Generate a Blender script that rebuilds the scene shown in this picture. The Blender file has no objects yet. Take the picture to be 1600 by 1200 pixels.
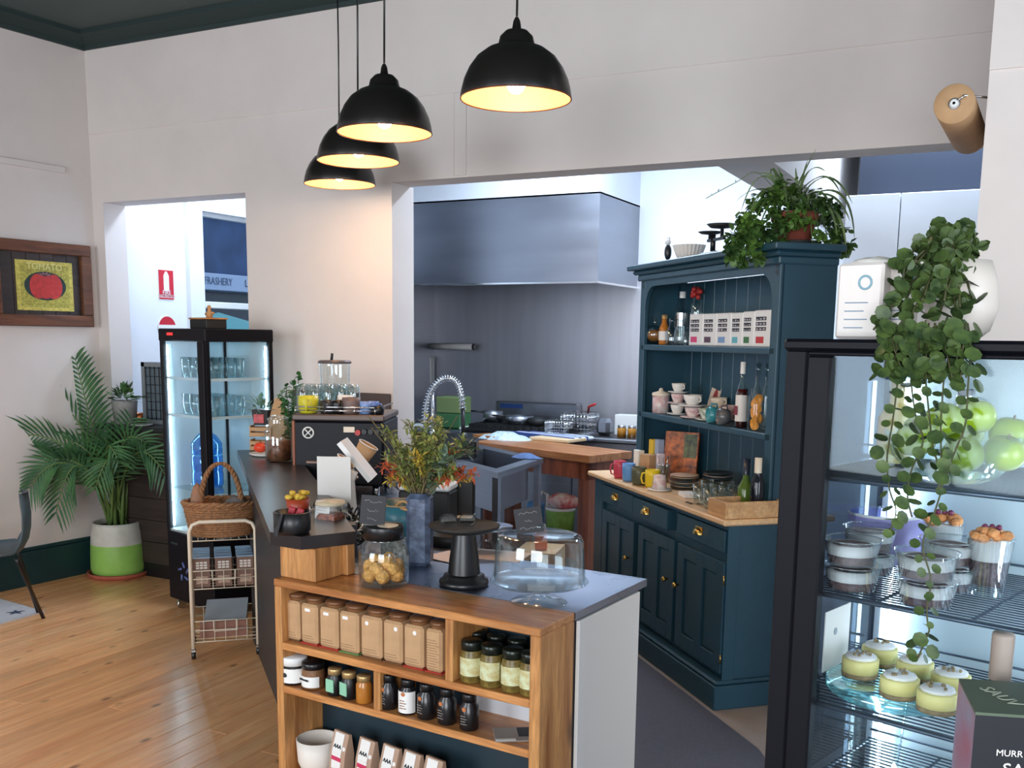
import bpy, math, random
from mathutils import Vector, Matrix
R = math.radians
random.seed(7)
S = bpy.context.scene
COL = S.collection
# ------------------------------------------------------------------ camera
FP, CX, CY, CAMH = 1550.0, 800.0, 768.0, 1.7      # focal length in pixels, principal point, eye height
up = Vector((125.0, 10032.0, 1550.0)).normalized()  # plumb direction in camera axes (pitch and slight roll)
fw = Vector((0, 0, -1)); fh = (fw - up * fw.dot(up)).normalized(); rt = fh.cross(up)
YAW = R(26.81)
Wf = Vector((-math.sin(YAW), math.cos(YAW), 0)); Wr = Vector((math.cos(YAW), math.sin(YAW), 0)); Wu = Vector((0, 0, 1))
M3 = Matrix([[Wf[i] * fh[j] + Wr[i] * rt[j] + Wu[i] * up[j] for j in range(3)] for i in range(3)])
cam = bpy.data.cameras.new('camera'); camo = bpy.data.objects.new('camera', cam); COL.objects.link(camo)
camo.matrix_world = Matrix.Translation((0, 0, CAMH)) @ M3.to_4x4()
cam.sensor_fit = 'HORIZONTAL'; cam.sensor_width = 36; cam.lens = 36 * FP / 1600
cam.shift_y = (CY - 600) / 1600; cam.clip_start = 0.05; cam.clip_end = 200
S.camera = camo
EYE = Vector((0, 0, CAMH))
def ray(px, py): return M3 @ Vector(((px - CX) / FP, -(py - CY) / FP, -1.0))
def Zp(px, py, z):
    d = ray(px, py); return EYE + d * ((z - CAMH) / d.z)
def Vp(px, py, p, ang):
    n = Vector((-math.sin(R(ang)), math.cos(R(ang)), 0)); d = ray(px, py)
    return EYE + d * ((Vector((p[0], p[1], 0)) - Vector((0, 0, 0))).dot(n) / d.dot(n))
def proj(P):
    c = M3.transposed() @ (Vector(P) - EYE); return CX + FP * c.x / -c.z, CY - FP * c.y / -c.z
# ------------------------------------------------------------------ world, view, big lights
S.view_settings.view_transform = 'Standard'; S.view_settings.look = 'None'
S.view_settings.gamma = 1; S.view_settings.use_curve_mapping = False
S.view_settings.exposure = 0.32
S.cycles.use_denoising = True
S.cycles.max_bounces = 10; S.cycles.transparent_max_bounces = 24; S.cycles.glossy_bounces = 4
S.cycles.caustics_reflective = False; S.cycles.caustics_refractive = False
S.cycles.sample_clamp_indirect = 4
W = bpy.data.worlds.new('sky'); S.world = W; W.use_nodes = True
W.node_tree.nodes['Background'].inputs[0].default_value = (0.62, 0.78, 1.0, 1)
W.node_tree.nodes['Background'].inputs[1].default_value = 1.0
def area(name, loc, direc, sx, sy, power, col):
    l = bpy.data.lights.new(name, 'AREA'); l.shape = 'RECTANGLE'; l.size = sx; l.size_y = sy
    l.energy = power; l.color = col
    o = bpy.data.objects.new(name, l); COL.objects.link(o); o.location = loc
    o.rotation_euler = Vector(direc).to_track_quat('-Z', 'Y').to_euler(); return o
area('shop_window_light_left', (-4.0, -2.9, 1.75), (0.05, 1, 0.0), 2.6, 2.1, 150, (0.86, 0.93, 1.0))
area('shop_window_light_right', (0.6, -2.9, 1.75), (-0.05, 1, 0.0), 3.0, 2.1, 175, (0.93, 0.96, 1.0))
area('side_fill_light', (3.5, 0.2, 1.85), (-1, .12, 0), 2.4, 2.0, 95, (0.80, 0.89, 1.0))  # added fill lamp that brightens the left wall
area('kitchen_tube_light_near', (-2.6, 6.4, 3.40), (0, 0.15, -1), 1.5, 0.25, 92, (0.66, 0.81, 1.0))
area('kitchen_tube_light_far', (-0.4, 6.9, 3.40), (0, 0, -1), 1.5, 0.25, 50, (0.66, 0.81, 1.0))
area('front_room_fill_light', (-5.1, 5.95, 3.40), (-0.15, 0, -1), 0.3, 1.2, 36, (0.66, 0.80, 1.0))  # added ceiling fill, stands in for daylight through the front room window
# ------------------------------------------------------------------ mesh builder
def lin(c):
    return tuple(((v / 255) / 12.92 if v / 255 <= 0.04045 else ((v / 255 + 0.055) / 1.055) ** 2.4) for v in c[:3])
class B:
    def __init__(s): s.v = []; s.f = []; s.sm = []
    def add(s, vs, fs, smooth=False):
        n = len(s.v); s.v += [tuple(v) for v in vs]; s.f += [tuple(i + n for i in f) for f in fs]; s.sm += [smooth] * len(fs); return s
    def box(s, x0, x1, y0, y1, z0, z1, b=0.0, m=None):
        if x0 > x1: x0, x1 = x1, x0
        if y0 > y1: y0, y1 = y1, y0
        if z0 > z1: z0, z1 = z1, z0
        if b <= 0:
            vs = [(x, y, z) for x in (x0, x1) for y in (y0, y1) for z in (z0, z1)]
            fs = [(0, 1, 3, 2), (4, 6, 7, 5), (0, 4, 5, 1), (2, 3, 7, 6), (0, 2, 6, 4), (1, 5, 7, 3)]
        else:
            b = min(b, (x1 - x0) / 2.01, (y1 - y0) / 2.01, (z1 - z0) / 2.01)
            vs = []; idx = {}
            X = (x0, x1); Y = (y0, y1); Zz = (z0, z1)
            for i in (0, 1):
                for j in (0, 1):
                    for k in (0, 1):
                        sx = 1 if i == 0 else -1; sy = 1 if j == 0 else -1; sz = 1 if k == 0 else -1
                        for a in range(3):
                            p = [X[i] + (0 if a == 0 else sx * b), Y[j] + (0 if a == 1 else sy * b), Zz[k] + (0 if a == 2 else sz * b)]
                            idx[i, j, k, a] = len(vs); vs.append(p)
            fs = []
            def q(*k):
                f = [idx[t] for t in k]
                c = [sum(vs[t][u] for t in f) / len(f) - ((x0 + x1) / 2, (y0 + y1) / 2, (z0 + z1) / 2)[u] for u in range(3)]
                e1 = Vector(vs[f[1]]) - Vector(vs[f[0]]); e2 = Vector(vs[f[2]]) - Vector(vs[f[1]])
                fs.append(tuple(f) if e1.cross(e2).dot(Vector(c)) > 0 else tuple(reversed(f)))
            for i in (0, 1):
                q((i, 0, 0, 0), (i, 1, 0, 0), (i, 1, 1, 0), (i, 0, 1, 0)); q((0, i, 0, 1), (1, i, 0, 1), (1, i, 1, 1), (0, i, 1, 1)); q((0, 0, i, 2), (1, 0, i, 2), (1, 1, i, 2), (0, 1, i, 2))
            for i in (0, 1):
                for j in (0, 1):
                    q((i, j, 0, 0), (i, j, 1, 0), (i, j, 1, 1), (i, j, 0, 1)); q((i, 0, j, 0), (i, 1, j, 0), (i, 1, j, 2), (i, 0, j, 2)); q((0, i, j, 1), (1, i, j, 1), (1, i, j, 2), (0, i, j, 2))
                    for k in (0, 1): q((i, j, k, 0), (i, j, k, 1), (i, j, k, 2))
        if m is not None: vs = [m @ Vector(v) for v in vs]
        return s.add(vs, fs)
    def lathe(s, prof, seg=24, c=(0, 0, 0), ax=None, smooth=True, sc=(1, 1), wob=0.0):
        vs = []; fs = []; n = len(prof)
        for i in range(seg):
            a = 2 * math.pi * i / seg; w = 1 + wob * math.sin(a * 7 + i)
            for r, z in prof: vs.append(Vector((r * w * math.cos(a) * sc[0], r * w * math.sin(a) * sc[1], z)))
        for i in range(seg):
            j = (i + 1) % seg
            for k in range(n - 1):
                a, b_, c_, d = i * n + k, j * n + k, j * n + k + 1, i * n + k + 1
                if prof[k][0] < 1e-6 and prof[k + 1][0] < 1e-6: continue
                if prof[k][0] < 1e-6: fs.append((a, c_, d))
                elif prof[k + 1][0] < 1e-6: fs.append((a, b_, c_))
                else: fs.append((a, b_, c_, d))
        if ax is not None:
            q = Vector((0, 0, 1)).rotation_difference(Vector(ax).normalized()).to_matrix(); vs = [q @ v for v in vs]
        vs = [v + Vector(c) for v in vs]
        return s.add(vs, fs, smooth)
    def cyl(s, p0, p1, r0, r1=None, seg=12, caps=True, smooth=True):
        p0 = Vector(p0); p1 = Vector(p1); r1 = r0 if r1 is None else r1; h = (p1 - p0).length
        pr = [(r0, 0), (r1, h)]
        s.lathe(pr, seg, p0, p1 - p0, smooth)
        if caps:
            n = len(s.v) - 2 * seg
            s.f.append(tuple(n + 2 * i for i in reversed(range(seg)))); s.f.append(tuple(n + 2 * i + 1 for i in range(seg))); s.sm += [False, False]
        return s
    def tube(s, pts, r, seg=6, closed=False, cap=True):
        pts = [Vector(p) for p in pts]; n = len(pts); vs = []; fs = []; prev = None
        for i, p in enumerate(pts):
            if closed: t = pts[(i + 1) % n] - pts[i - 1]
            else: t = pts[min(i + 1, n - 1)] - pts[max(i - 1, 0)]
            t.normalize()
            if prev is None:
                nr = t.orthogonal().normalized()
            else:
                nr = (prev - t * prev.dot(t)); nr = nr.normalized() if nr.length > 1e-6 else t.orthogonal().normalized()
            prev = nr; bn = t.cross(nr); rr = r[i] if isinstance(r, (list, tuple)) else r
            for k in range(seg):
                a = 2 * math.pi * k / seg; vs.append(p + nr * math.cos(a) * rr + bn * math.sin(a) * rr)
        for i in range(n if closed else n - 1):
            j = (i + 1) % n
            for k in range(seg):
                l = (k + 1) % seg; fs.append((i * seg + k, i * seg + l, j * seg + l, j * seg + k))
        if cap and not closed:
            fs.append(tuple(reversed(range(seg)))); fs.append(tuple((n - 1) * seg + k for k in range(seg)))
        return s.add(vs, fs, True)
    def prism(s, poly, z0, z1):
        n = len(poly); vs = [(x, y, z0) for x, y in poly] + [(x, y, z1) for x, y in poly]
        fs = [tuple(reversed(range(n))), tuple(range(n, 2 * n))] + [(i, (i + 1) % n, (i + 1) % n + n, i + n) for i in range(n)]
        return s.add(vs, fs)
    def prismy(s, poly, y0, y1):     # polygon in x,z, extruded along y
        n = len(poly); vs = [(x, y0, z) for x, z in poly] + [(x, y1, z) for x, z in poly]
        return s.add(vs, [tuple(range(n)), tuple(reversed(range(n, 2 * n)))] + [((i + 1) % n, i, i + n, (i + 1) % n + n) for i in range(n)])
    def ball(s, c, r, seg=12, rings=8, sc=(1, 1, 1), bump=0.0, top=0.0):
        vs = []; fs = []; c = Vector(c)
        rnd = random.Random(int((c.x * 991 + c.y * 313 + c.z * 771) * 1000))
        vs.append((0, 0, -1.0)); 
        for j in range(1, rings):
            t = math.pi * j / rings
            for i in range(seg):
                a = 2 * math.pi * i / seg; k = 1 + (rnd.random() - .5) * bump
                vs.append((math.sin(t) * math.cos(a) * k, math.sin(t) * math.sin(a) * k, -math.cos(t) * k))
        vs.append((0, 0, 1.0 - top))
        vs = [c + Vector((v[0] * r * sc[0], v[1] * r * sc[1], v[2] * r * sc[2])) for v in vs]
        for i in range(seg):
            j = (i + 1) % seg; fs.append((0, 1 + j, 1 + i)); L = len(vs) - 1; b0 = 1 + (rings - 2) * seg
            fs.append((L, b0 + i, b0 + j))
            for k in range(rings - 2): fs.append((1 + k * seg + i, 1 + k * seg + j, 1 + (k + 1) * seg + j, 1 + (k + 1) * seg + i))
        return s.add(vs, fs, True)
    def quad(s, a, b, c, d): return s.add([a, b, c, d], [(0, 1, 2, 3)])
    def merge(s, o, m=None):
        vs = [m @ Vector(v) for v in o.v] if m is not None else o.v
        n = len(s.v); s.v += [tuple(v) for v in vs]; s.f += [tuple(i + n for i in f) for f in o.f]; s.sm += o.sm; return s
    def mesh(s, name, mat):
        me = bpy.data.meshes.new(name); me.from_pydata(s.v, [], s.f); me.polygons.foreach_set('use_smooth', s.sm)
        if mat is not None: me.materials.append(mat)
        me.update(); return me
def obj(name, b, mat, parent=None, loc=None, rz=0.0, rot=None):
    o = bpy.data.objects.new(name, b.mesh(name, mat) if isinstance(b, B) else b); COL.objects.link(o)
    if loc is not None: o.location = loc
    if rot is not None: o.rotation_euler = rot
    elif rz: o.rotation_euler = (0, 0, R(rz))
    if parent is not None: o.parent = parent
    return o
def tag(o, label=None, cat=None, group=None, kind=None):
    if label: o['label'] = label
    if cat: o['category'] = cat
    if group: o['group'] = group
    if kind: o['kind'] = kind
    return o
def thing(name, label, cat, loc, rz=0.0, group=None, rot=None):
    o = bpy.data.objects.new(name, None); COL.objects.link(o); o.empty_display_size = .05; o.location = loc
    o.rotation_euler = rot if rot is not None else (0, 0, R(rz)); return tag(o, label, cat, group)
def solo(name, label, cat, b, mat, loc=(0, 0, 0), rz=0.0, group=None, rot=None):
    return tag(obj(name, b, mat, None, loc, rz, rot), label, cat, group)
def struct(name, b, mat, parent=None, loc=None, rz=0.0): 
    o = obj(name, b, mat, parent, loc, rz)
    if parent is None: o['kind'] = 'structure'
    return o
def stuff(o): o['kind'] = 'stuff'; return o
def dup(root, loc, rz, label=None, rot=None):
    r = root.copy(); COL.objects.link(r); r.location = loc; r.rotation_euler = rot if rot is not None else (0, 0, R(rz))
    if label: r['label'] = label
    for ch in list(root.children):
        c = ch.copy(); COL.objects.link(c); c.parent = r
        for g in ch.children:
            d = g.copy(); COL.objects.link(d); d.parent = c
    return r
class Fr:
    def __init__(s, x, y, ang, z=0.0): s.x, s.y, s.a, s.z = x, y, ang, z; s.c = math.cos(R(ang)); s.s = math.sin(R(ang))
    def w(s, x, y, z): return Vector((s.x + x * s.c - y * s.s, s.y + x * s.s + y * s.c, z + s.z))
    def l(s, P): dx, dy = P[0] - s.x, P[1] - s.y; return Vector((dx * s.c + dy * s.s, -dx * s.s + dy * s.c, P[2] - s.z))
    def X(s, px, yd, z):             # local x on the line (y=yd, height z) that is seen at column px
        a, b = -1.0, 3.0
        f = lambda x: proj(s.w(x, yd, z))[0] - px
        x0, x1 = 0.3, 0.8
        for _ in range(12):
            f0, f1 = f(x0), f(x1)
            if abs(f1 - f0) < 1e-9: break
            x0, x1 = x1, x1 - f1 * (x1 - x0) / (f1 - f0)
        return x1
# ------------------------------------------------------------------ materials
def newmat(name):
    m = bpy.data.materials.new(name); m.use_nodes = True; nt = m.node_tree; p = nt.nodes['Principled BSDF']; return m, nt, p
def N(nt, t, **k):
    n = nt.nodes.new(t)
    for a, v in k.items():
        if a in n.bl_rna.properties.keys(): setattr(n, a, v)
        else: n.inputs[a].default_value = v
    return n
def mixc(nt, fac, a, b, mode='MIX'):
    n = nt.nodes.new('ShaderNodeMix'); n.data_type = 'RGBA'; n.blend_type = mode
    if isinstance(fac, (int, float)): n.inputs[0].default_value = fac
    else: nt.links.new(fac, n.inputs[0])
    for i, c in ((6, a), (7, b)):
        if isinstance(c, tuple): n.inputs[i].default_value = (*c[:3], 1)
        else: nt.links.new(c, n.inputs[i])
    return n.outputs[2]
def coords(nt, scale=(1, 1, 1), obj_=True):
    tc = N(nt, 'ShaderNodeTexCoord'); mp = N(nt, 'ShaderNodeMapping'); mp.inputs['Scale'].default_value = scale
    nt.links.new(tc.outputs['Object'], mp.inputs[0]); return mp.outputs[0]
def M(name, col, rough=0.5, metal=0.0, var=0.0, vs=8.0, bump=0.0, bs=60.0, spec=0.5, stretch=(1, 1, 1), emit=0.0, coat=0.0, rnd=0.0, sss=0.0, col2=None):
    m, nt, p = newmat(name); c = lin(col)
    p.inputs['Base Color'].default_value = (*c, 1); p.inputs['Roughness'].default_value = rough; p.inputs['Metallic'].default_value = metal
    p.inputs['Specular IOR Level'].default_value = spec
    if coat: p.inputs['Coat Weight'].default_value = coat; p.inputs['Coat Roughness'].default_value = 0.1
    out = None
    if var or col2:
        co = coords(nt, stretch); n = N(nt, 'ShaderNodeTexNoise', Scale=vs, Detail=4.0, Roughness=0.6); nt.links.new(co, n.inputs['Vector'])
        rp = N(nt, 'ShaderNodeMapRange'); rp.inputs[1].default_value = .35; rp.inputs[2].default_value = .65; nt.links.new(n.outputs['Fac'], rp.inputs[0])
        c2 = lin(col2) if col2 else tuple(v * (1 - var) for v in c); c1 = c if col2 else tuple(min(1, v * (1 + var * .6)) for v in c)
        out = mixc(nt, rp.outputs[0], c2, c1); nt.links.new(out, p.inputs['Base Color'])
    if rnd:
        oi = N(nt, 'ShaderNodeObjectInfo'); mr = N(nt, 'ShaderNodeMapRange'); mr.inputs[3].default_value = 1 - rnd; mr.inputs[4].default_value = 1 + rnd * .6
        nt.links.new(oi.outputs['Random'], mr.inputs[0]); o2 = mixc(nt, 1.0, out if out else c, mr.outputs[0], 'MULTIPLY'); nt.links.new(o2, p.inputs['Base Color'])
    if bump:
        co = coords(nt, stretch); n = N(nt, 'ShaderNodeTexNoise', Scale=bs, Detail=3.0); nt.links.new(co, n.inputs['Vector'])
        b = N(nt, 'ShaderNodeBump', Strength=bump, Distance=0.01); nt.links.new(n.outputs['Fac'], b.inputs['Height']); nt.links.new(b.outputs[0], p.inputs['Normal'])
    if emit: p.inputs['Emission Color'].default_value = (*c, 1); p.inputs['Emission Strength'].default_value = emit
    if sss: p.inputs['Subsurface Weight'].default_value = sss; p.inputs['Subsurface Radius'].default_value = (.01, .01, .01)
    return m
def wood(name, light, dark, axis=1, scale=6.0, rough=0.4, knots=0.0, rnd=0.0, coat=0.0, grain=22.0, glo=.80, ks=(5.5, 2.4, .05, .17)):
    m, nt, p = newmat(name); st = [scale * 3.0] * 3; st[axis] = scale * .28
    co = coords(nt, tuple(st)); tc = co
    oi = N(nt, 'ShaderNodeObjectInfo'); ad = N(nt, 'ShaderNodeVectorMath', operation='ADD'); cm = N(nt, 'ShaderNodeCombineXYZ')
    ml = N(nt, 'ShaderNodeMath', operation='MULTIPLY'); ml.inputs[1].default_value = 37.0; nt.links.new(oi.outputs['Random'], ml.inputs[0])
    for i in range(3): nt.links.new(ml.outputs[0], cm.inputs[i])
    nt.links.new(co, ad.inputs[0]); nt.links.new(cm.outputs[0], ad.inputs[1])
    n1 = N(nt, 'ShaderNodeTexNoise', Scale=1.0, Detail=5.0, Roughness=0.65, Distortion=0.6); nt.links.new(ad.outputs[0], n1.inputs['Vector'])
    r = N(nt, 'ShaderNodeMapRange'); r.inputs[1].default_value = .3; r.inputs[2].default_value = .7; nt.links.new(n1.outputs['Fac'], r.inputs[0])
    c = mixc(nt, r.outputs[0], lin(dark), lin(light))
    w = N(nt, 'ShaderNodeTexNoise', Scale=grain / 5, Detail=3.0); nt.links.new(ad.outputs[0], w.inputs['Vector'])
    r2 = N(nt, 'ShaderNodeMapRange'); r2.inputs[1].default_value = .35; r2.inputs[2].default_value = .7; r2.inputs[3].default_value = glo; r2.inputs[4].default_value = 1.08
    nt.links.new(w.outputs['Fac'], r2.inputs[0]); c = mixc(nt, 1.0, c, r2.outputs[0], 'MULTIPLY')
    if knots:
        st2 = [ks[0]] * 3; st2[axis] = ks[1]; co2 = coords(nt, tuple(st2)); a2 = N(nt, 'ShaderNodeVectorMath', operation='ADD'); nt.links.new(co2, a2.inputs[0]); nt.links.new(cm.outputs[0], a2.inputs[1])
        vo = N(nt, 'ShaderNodeTexVoronoi', Scale=1.0); nt.links.new(a2.outputs[0], vo.inputs['Vector'])
        kr = N(nt, 'ShaderNodeMapRange'); kr.inputs[1].default_value = ks[2]; kr.inputs[2].default_value = ks[3]; kr.inputs[3].default_value = knots; kr.inputs[4].default_value = 0
        nt.links.new(vo.outputs['Distance'], kr.inputs[0]); c = mixc(nt, kr.outputs[0], c, tuple(v * .3 for v in lin(dark)))
    if rnd:
        mr = N(nt, 'ShaderNodeMapRange'); mr.inputs[3].default_value = 1 - rnd; mr.inputs[4].default_value = 1 + rnd * .5
        nt.links.new(oi.outputs['Random'], mr.inputs[0]); c = mixc(nt, 1.0, c, mr.outputs[0], 'MULTIPLY')
    nt.links.new(c, p.inputs['Base Color']); p.inputs['Roughness'].default_value = rough
    if coat: p.inputs['Coat Weight'].default_value = coat; p.inputs['Coat Roughness'].default_value = .2
    b = N(nt, 'ShaderNodeBump', Strength=.12, Distance=.004); nt.links.new(w.outputs['Fac'], b.inputs['Height']); nt.links.new(b.outputs[0], p.inputs['Normal'])
    return m
def glass(name, tint=(0.97, 0.985, 0.985), edge=0.55, body=0.04, rough=0.02, edgecol=(0.85, 0.93, 0.95)):
    m = bpy.data.materials.new(name); m.use_nodes = True; nt = m.node_tree; nt.nodes.clear()
    o = N(nt, 'ShaderNodeOutputMaterial'); t = N(nt, 'ShaderNodeBsdfTransparent'); t.inputs[0].default_value = (*tint, 1)
    g = N(nt, 'ShaderNodeBsdfGlossy'); g.inputs['Roughness'].default_value = rough; g.inputs[0].default_value = (*edgecol, 1)
    lw = N(nt, 'ShaderNodeLayerWeight', Blend=0.5); pw = N(nt, 'ShaderNodeMath', operation='POWER'); pw.inputs[1].default_value = 3.0
    nt.links.new(lw.outputs['Facing'], pw.inputs[0]); ma = N(nt, 'ShaderNodeMath', operation='MULTIPLY_ADD'); ma.inputs[1].default_value = edge; ma.inputs[2].default_value = body
    nt.links.new(pw.outputs[0], ma.inputs[0]); mx = N(nt, 'ShaderNodeMixShader'); nt.links.new(ma.outputs[0], mx.inputs[0]); nt.links.new(t.outputs[0], mx.inputs[1]); nt.links.new(g.outputs[0], mx.inputs[2])
    nt.links.new(mx.outputs[0], o.inputs[0]); return m
def hazemat(name, col, k):
    m = bpy.data.materials.new(name); m.use_nodes = True; nt = m.node_tree; nt.nodes.clear(); o = N(nt, 'ShaderNodeOutputMaterial'); t = N(nt, 'ShaderNodeBsdfTransparent')
    d = N(nt, 'ShaderNodeBsdfDiffuse'); d.inputs[0].default_value = (*col, 1); l = N(nt, 'ShaderNodeBsdfTranslucent'); l.inputs[0].default_value = (*col, 1)
    a = N(nt, 'ShaderNodeMixShader'); a.inputs[0].default_value = .4; nt.links.new(d.outputs[0], a.inputs[1]); nt.links.new(l.outputs[0], a.inputs[2])
    b = N(nt, 'ShaderNodeMixShader'); b.inputs[0].default_value = k; nt.links.new(t.outputs[0], b.inputs[1]); nt.links.new(a.outputs[0], b.inputs[2]); nt.links.new(b.outputs[0], o.inputs[0]); return m
def emis(name, col, st):
    m = bpy.data.materials.new(name); m.use_nodes = True; nt = m.node_tree; nt.nodes.clear(); o = N(nt, 'ShaderNodeOutputMaterial'); e = N(nt, 'ShaderNodeEmission', Strength=st)
    e.inputs[0].default_value = (*col, 1); nt.links.new(e.outputs[0], o.inputs[0]); return m
def leafmat(name, a, b, vs=14):
    m = M(name, a, .45, var=.1, col2=b, vs=vs, spec=.4); p = m.node_tree.nodes['Principled BSDF']; return m
def brushed(name, col, rough, axis_scale, var=.15):
    m, nt, p = newmat(name); co = coords(nt, axis_scale); n = N(nt, 'ShaderNodeTexNoise', Scale=1.0, Detail=4.0); nt.links.new(co, n.inputs['Vector'])
    c = lin(col); nt.links.new(mixc(nt, n.outputs['Fac'], tuple(v * (1 - var) for v in c), tuple(min(1, v * (1 + var)) for v in c)), p.inputs['Base Color'])
    p.inputs['Metallic'].default_value = 1.0; mr = N(nt, 'ShaderNodeMapRange'); mr.inputs[3].default_value = rough - .08; mr.inputs[4].default_value = rough + .12
    nt.links.new(n.outputs['Fac'], mr.inputs[0]); nt.links.new(mr.outputs[0], p.inputs['Roughness']); return m
K = {}
K['wall'] = M('wall_paint', (218, 209, 204), .75, var=.035, vs=2.2, bump=.06, bs=25)
K['wallcool'] = M('kitchen_wall_paint', (226, 230, 236), .6, var=.03, vs=2.5)
K['ceil'] = M('ceiling_green_paint', (62, 78, 76), .6, var=.06, vs=2)
K['corn'] = M('cornice_green_paint', (28, 46, 46), .6)
K['teal'] = M('dresser_teal_paint', (34, 70, 86), .42, var=.08, vs=5, bump=.05, bs=120)
K['skirt'] = M('skirting_teal_paint', (22, 54, 58), .4)
K['board'] = wood('floor_board_pine', (250, 196, 138), (226, 154, 98), 1, 5.0, .34, .9, .14, .25, 22.0, .92, (8.5, 4.2, .05, .16))
K['sub'] = M('subfloor', (70, 45, 28), .8)
K['pine'] = wood('waxed_pine_x', (224, 160, 98), (150, 84, 38), 0, 6.0, .36, .8, .06, .15, 40.0)
K['pinez'] = wood('waxed_pine_z', (218, 160, 98), (146, 88, 42), 2, 6.0, .42, .9, .06, 0, 40.0)
K['kfloor'] = M('kitchen_concrete', (150, 142, 136), .7, var=.1, vs=5)
K['mat'] = M('rubber_mat', (74, 76, 88), .6, var=.12, vs=60, bump=.6, bs=170)
K['steel'] = brushed('stainless_steel', (150, 154, 162), .36, (2, 2, 60))
K['steelv'] = brushed('stainless_splashback', (200, 200, 206), .42, (5, 5, .3), .34)
K['hood'] = brushed('stainless_hood', (150, 154, 164), .36, (1.2, 1.2, 6), .22)
K['zinc'] = brushed('zinc_bench_top', (158, 166, 182), .26, (4, 4, 4), .12)
K['black'] = M('black_satin', (20, 20, 22), .35)
K['blackm'] = M('black_matt', (26, 27, 28), .6)
K['frame'] = M('fridge_black_frame', (13, 13, 20), .5, spec=.18)
K['white'] = M('white_enamel', (228, 228, 226), .4)
K['ceramic'] = M('white_ceramic', (232, 228, 222), .25)
K['chrome'] = M('chrome', (210, 212, 214), .15, 1.0)
K['brass'] = M('brass', (206, 170, 96), .28, 1.0)
K['gl'] = glass('clear_glass', (.97, .985, .985), .75, .04); K['glx'] = glass('thick_clear_glass', (.9, .94, .94), .8, .10)
K['pane'] = glass('fridge_pane', (.95, .98, .99), .3, .012)
K['sidepane'] = glass('reflection_dark_side_pane', (.42, .48, .55), .12, .01)  # dark reflection of the inner side wall put into the tint
K['paper'] = M('paper', (226, 222, 216), .8)
K['kraft'] = M('kraft_board', (186, 148, 108), .75, var=.08, vs=20)
K['kraftd'] = M('kraft_brown', (136, 92, 56), .6)
K['slate'] = M('chalk_slate', (48, 48, 52), .7, var=.1, vs=30)
K['chalk'] = M('chalk_marks', (190, 190, 188), .9)
K['terra'] = M('terracotta', (170, 88, 64), .7, var=.1)
K['ink'] = M('ink', (30, 32, 36), .6)
K['soil'] = M('soil', (52, 40, 32), .9, bump=.5)
K['led'] = emis('led_strip', (.62, .86, 1.0), 50.0); K['led2'] = emis('led_strip_bright', (.72, .88, 1.0), 34.0)
K['cream'] = M('cream_enamel', (226, 212, 190), .35)
K['darkwood'] = wood('dark_bar_timber', (72, 58, 52), (40, 31, 29), 0, 4.0, .5, 0, .25)
K['rust'] = wood('reclaimed_timber', (128, 78, 50), (74, 44, 30), 0, 7.0, .6, .5, .1)
K['rim'] = wood('table_red_timber', (150, 84, 52), (98, 48, 30), 2, 5.0, .4)
K['tabletop'] = wood('table_top_timber', (190, 130, 82), (146, 88, 50), 0, 5.0, .35)
def flat(name, col, rough=.6, metal=0.0):
    if name not in K: K[name] = M(name, col, rough, metal)
    return K[name]
def text(s, name, size, mat, parent, loc, rot, ext=.0006, align='CENTER'):
    c = bpy.data.curves.new(name, 'FONT'); c.body = s; c.size = size; c.extrude = ext; c.align_x = align; c.align_y = 'CENTER'; c.resolution_u = 2
    t = bpy.data.objects.new(name, c); me = bpy.data.meshes.new_from_object(t, depsgraph=None) if False else None
    COL.objects.link(t); bpy.context.view_layer.update(); dg = bpy.context.evaluated_depsgraph_get()
    me = bpy.data.meshes.new_from_object(t.evaluated_get(dg)); COL.objects.unlink(t); bpy.data.objects.remove(t)
    me.name = name; me.materials.clear(); me.materials.append(mat)
    return obj(name, me, mat, parent, loc, rot=rot)
FRONT = (R(90), 0, 0)        # lettering that faces local -y
# ------------------------------------------------------------------ room shell
XL, YB, ZC = -5.83, 5.02, 3.68
fl = struct('floor', B().box(-6.6, -1.9, -3, 5.02, -.06, -.014), K['sub'])
rb = random.Random(3); bw = 0.118; nb = int((6.1 - 1.95) / bw)
for i in range(nb + 1):
    x = -6.1 + i * bw; y = 1.2 - rb.random() * 1.4
    while y < 5.0:
        l = 1.6 + rb.random() * 1.6; y0 = max(y, 0.9); y1 = min(y + l, 5.015)
        if y1 - y0 > .05 and x < -1.9: obj('floor_board', B().box(x + .0008, x + bw - .0008, y0 + .0008, y1 - .0008, -.014, 0, .0016), K['board'], fl)
        y += l
struct('floor_kitchen', B().box(-1.9, 3.5, -3, 9, -.06, -.001).box(-6.6, -1.9, 5.02, 9, -.06, -.001), K['kfloor'])
wl = struct('wall_left', B().prism([(XL, YB), (XL - .2, YB), (XL - .9, -3), (XL - .70, -3)], 0, 3.8), K['wall'])
# plaster cover batten on the left wall, ends short of the corner
a0 = Vp(-60, 246, (XL, YB), 85); a1 = Vp(100, 264, (XL, YB), 85)
def wallquad(p0, p1, z0, z1, t, b=.004, ang=85):
    d = (p1 - p0); L = math.hypot(d.x, d.y); m = Matrix.Translation((p0.x, p0.y, 0)) @ Matrix.Rotation(math.atan2(d.y, d.x), 4, 'Z')
    return B().box(0, L, -t, 0, z0, z1, b, m)
struct('trim_1', wallquad(a0, a1, a1.z - .03, a1.z + .012, .018), K['wall'])
wb = B().box(-6.1, -5.726, YB, YB + .19, 0, 3.8).box(-4.455, -3.348, YB, YB + .235, 0, 2.59).box(-5.726, 3.6, YB, YB + .2, 2.59, 3.8).box(-.20, 3.6, YB, YB + .2, 0, 2.59).box(-5.83, 3.6, YB - .007, YB, 3.045, 3.6, .003)
struct('wall_back', wb, K['wall'])
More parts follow.
